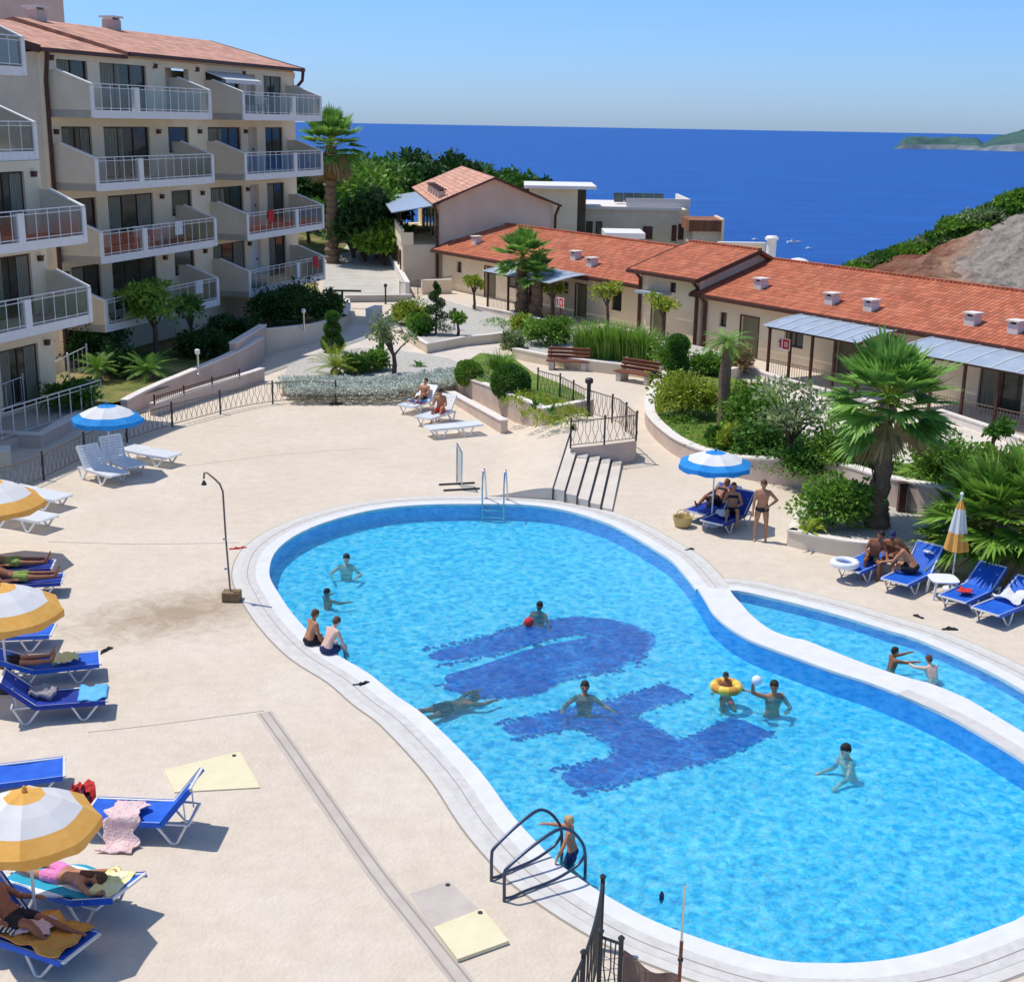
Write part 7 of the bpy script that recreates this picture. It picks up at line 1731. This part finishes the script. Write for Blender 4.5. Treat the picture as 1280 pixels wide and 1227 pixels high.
# child climbing out at the near ladder
person('blond child climbing the near ladder, one hand on the rail', at((714,1094), -.30), rad(168), dict(pelvis=(0,0,.42), torso=(.12,0,1), head=(.15,0,1), uaL=(.3,.5,-.8), faL=(.4,.1,-.9), uaR=(.85,-.15,-.1), faR=(1,.02,.0), hdR=(1,0,-.1), thL=(.35,.1,-1), thR=(.05,-.1,-1), shL=(-.1,0,-1), shR=(-.05,0,-1)), 'skin_tan', 'hair_blond', scale=.74, suit='shorts', suit_m='navycloth')
# standing man
person('standing suntanned man in dark briefs, hand on hip beside the blue umbrella', at((950,676)), rad(-100), dict(pelvis=(0,0,.90), torso=(.02,0,1), head=(.1,0,1), uaL=(.0,.75,-.75), faL=(.25,-.75,-.6), uaR=(.05,-.2,-1), faR=(.15,-.05,-1), thL=(.05,.10,-1), thR=(.0,-.12,-1), shL=(-.03,.02,-1), shR=(-.03,-.02,-1)), 'skin_tan', 'hair_brown', suit='briefs', suit_m='black')
# lying on loungers: +x along the lounger from foot to head
LIE = dict(face=(-.3,0,1), side=(0,-1,0))
def onl(Lk, x, z, y=0): return pmat(lo[Lk]) @ Vector((x, y, z))
person('woman in pink lying face down on the nearest lounger, dark hair', onl('L2', .80, .46), rzof('L2'), dict(pelvis=(0,0,.0), torso=(1,0,.10), side=(0,1,0), head=(1,0,.22), face=(.1,-.8,-.4), uaL=(.75,.6,-.05), faL=(.7,-.65,0), uaR=(.9,-.4,-.05), faR=(.9,.3,.05), thL=(-1,.12,-.04), thR=(-1,-.12,-.04), shL=(-1,.02,.02), shR=(-1,-.02,.02), ftL=(-1,0,-.4), ftR=(-1,0,-.4)), 'skin_tan', 'hair_brown', scale=.94, suit='shorts', suit_m='pink', top=True, longhair=True)
person('sunbather half sitting on the bottom left lounger, cut by the frame', onl('L3', 1.12, .46), rzof('L3')+PI, dict(pelvis=(0,0,0), torso=(-.75,0,.62), side=(0,1,0), uaL=(.5,.3,-.4), faL=(.8,.1,.1), uaR=(.5,-.3,-.4), faR=(.8,-.1,.1), thL=(1,.12,.05), thR=(1,-.12,.3), shL=(1,0,-.1), shR=(.7,0,-.5)), 'skin_dark', suit='shorts', suit_m='black')
def recl(Lk, label, skin, hair, suit_m, back=.6, x=1.05, sc=1, knees=.0, top=False, **kw):
    # lies on its back, head at the raised end
    person(label, onl(Lk, x, .45), rzof(Lk)+PI, dict(pelvis=(0,0,0), torso=(-1,0,back), side=(0,1,0), head=(-.8,0,back+.3), uaL=(.6,.5,-.45), faL=(.9,-.2,.05), uaR=(.6,-.5,-.45), faR=(.9,.2,.05), thL=(1,.12,knees), thR=(1,-.12,knees*.5), shL=(1,0,-knees), shR=(1,0,-knees*.5), ftL=(.25,.1,1), ftR=(.25,-.1,1), **kw), skin, hair, sc, suit='shorts', suit_m=suit_m, top=top)
recl('L8', 'sunbather whose legs reach in from the left edge, farther of the two', 'skin_dark', 'hair_dark', 'green_cloth', .3, 1.02)
recl('L9', 'sunbather whose legs reach in from the left edge, nearer of the two', 'skin_dark', 'hair_dark', 'green_cloth', .3, 1.02)
recl('L15', 'woman reclining with raised knees under the right blue umbrella', 'skin_dark', 'hair_brown', 'black', .7, 1.1, knees=.8, top=True)
person('brown haired woman sitting up on the shaded lounger beside the standing man', onl('L14', 1.12, .46), rzof('L14')+PI+.5, dict(pelvis=(0,0,0), torso=(-.2,0,1), uaL=(.4,.3,-.8), faL=(.8,-.2,.1), uaR=(.5,-.3,-.7), faR=(.7,.2,.3), thL=(1,.15,.25), thR=(1,-.15,.1), shL=(.7,0,-.6), shR=(.9,0,-.2)), 'skin_tan', 'hair_brown', .95, suit='shorts', suit_m='black', top=True, longhair=True)
person('dark tanned sunbather sitting on the left blue lounger leaning to the right', onl('L10', 1.0, .45, -.1), rad(-110), dict(pelvis=(0,0,0), torso=(.1,.25,1), head=(.2,.3,1), uaL=(.5,.3,-.7), faL=(.9,.1,.0), uaR=(.3,-.4,-.8), faR=(.8,.2,-.1), thL=(.9,.3,.0), thR=(.95,-.1,.05), shL=(.1,0,-1), shR=(.15,0,-1)), 'skin_dark', 'hair_dark', .95, suit='shorts', suit_m='black')
person('person in a blue and white cap sitting between the two tanned sunbathers', onl('L10', 1.35, .45, -.42), rad(-120), dict(pelvis=(0,0,0), torso=(.15,0,1), head=(.4,0,.9), uaL=(.5,.2,-.8), faL=(.8,-.3,.1), uaR=(.5,-.2,-.8), faR=(.8,.3,.1), thL=(.95,.15,.0), thR=(.95,-.15,.0), shL=(.1,0,-1), shR=(.1,0,-1)), 'skin_dark', 'hair_dark', .92, suit='shorts', suit_m='navycloth', cap='navycloth')
person('broad backed red tanned sunbather hunched on the high backed blue lounger', onl('L11', .95, .46), rad(150), dict(pelvis=(0,0,0), torso=(.55,0,1), bend=(.05,0,-.02), head=(.8,0,.6), uaL=(.6,.2,-.8), faL=(.7,-.1,-.2), uaR=(.6,-.2,-.8), faR=(.8,.1,-.1), thL=(.95,.25,.0), thR=(.95,-.25,.0), shL=(.15,0,-1), shR=(.15,0,-1)), 'skin_tan', 'hair_brown', 1.02, suit='shorts', suit_m='black', longhair=True)
person('dark haired sunbather sitting on the white lounger, farther of the pair', onl('WC', 1.25, .46), rzof('WC')+PI, dict(pelvis=(0,0,0), torso=(-.35,0,1), uaL=(.4,.3,-.8), faL=(.8,-.2,.1), uaR=(.5,-.3,-.7), faR=(.7,.2,.1), thL=(1,.12,.3), thR=(1,-.12,.1), shL=(.8,0,-.4), shR=(1,0,-.1)), 'skin_tan', 'hair_dark', .95, suit='shorts', suit_m='black')
person('sunburnt man with short hair sitting on the white lounger, nearer of the pair', onl('WB', 1.15, .46), rzof('WB')+PI+.3, dict(pelvis=(0,0,0), torso=(-.1,0,1), bend=(.04,0,0), head=(.3,0,1), uaL=(.5,.3,-.8), faL=(.9,-.2,-.1), uaR=(.5,-.3,-.8), faR=(.9,.1,-.2), thL=(1,.15,.25), thR=(1,-.2,.1), shL=(.5,0,-.7), shR=(.3,0,-.8)), 'skin_tan', 'hair_dark', 1.0, suit='shorts', suit_m='red')
recl('L6', 'sunbather at the far left under the middle orange umbrella', 'skin_tan', 'hair_dark', 'black', .4, 1.75)
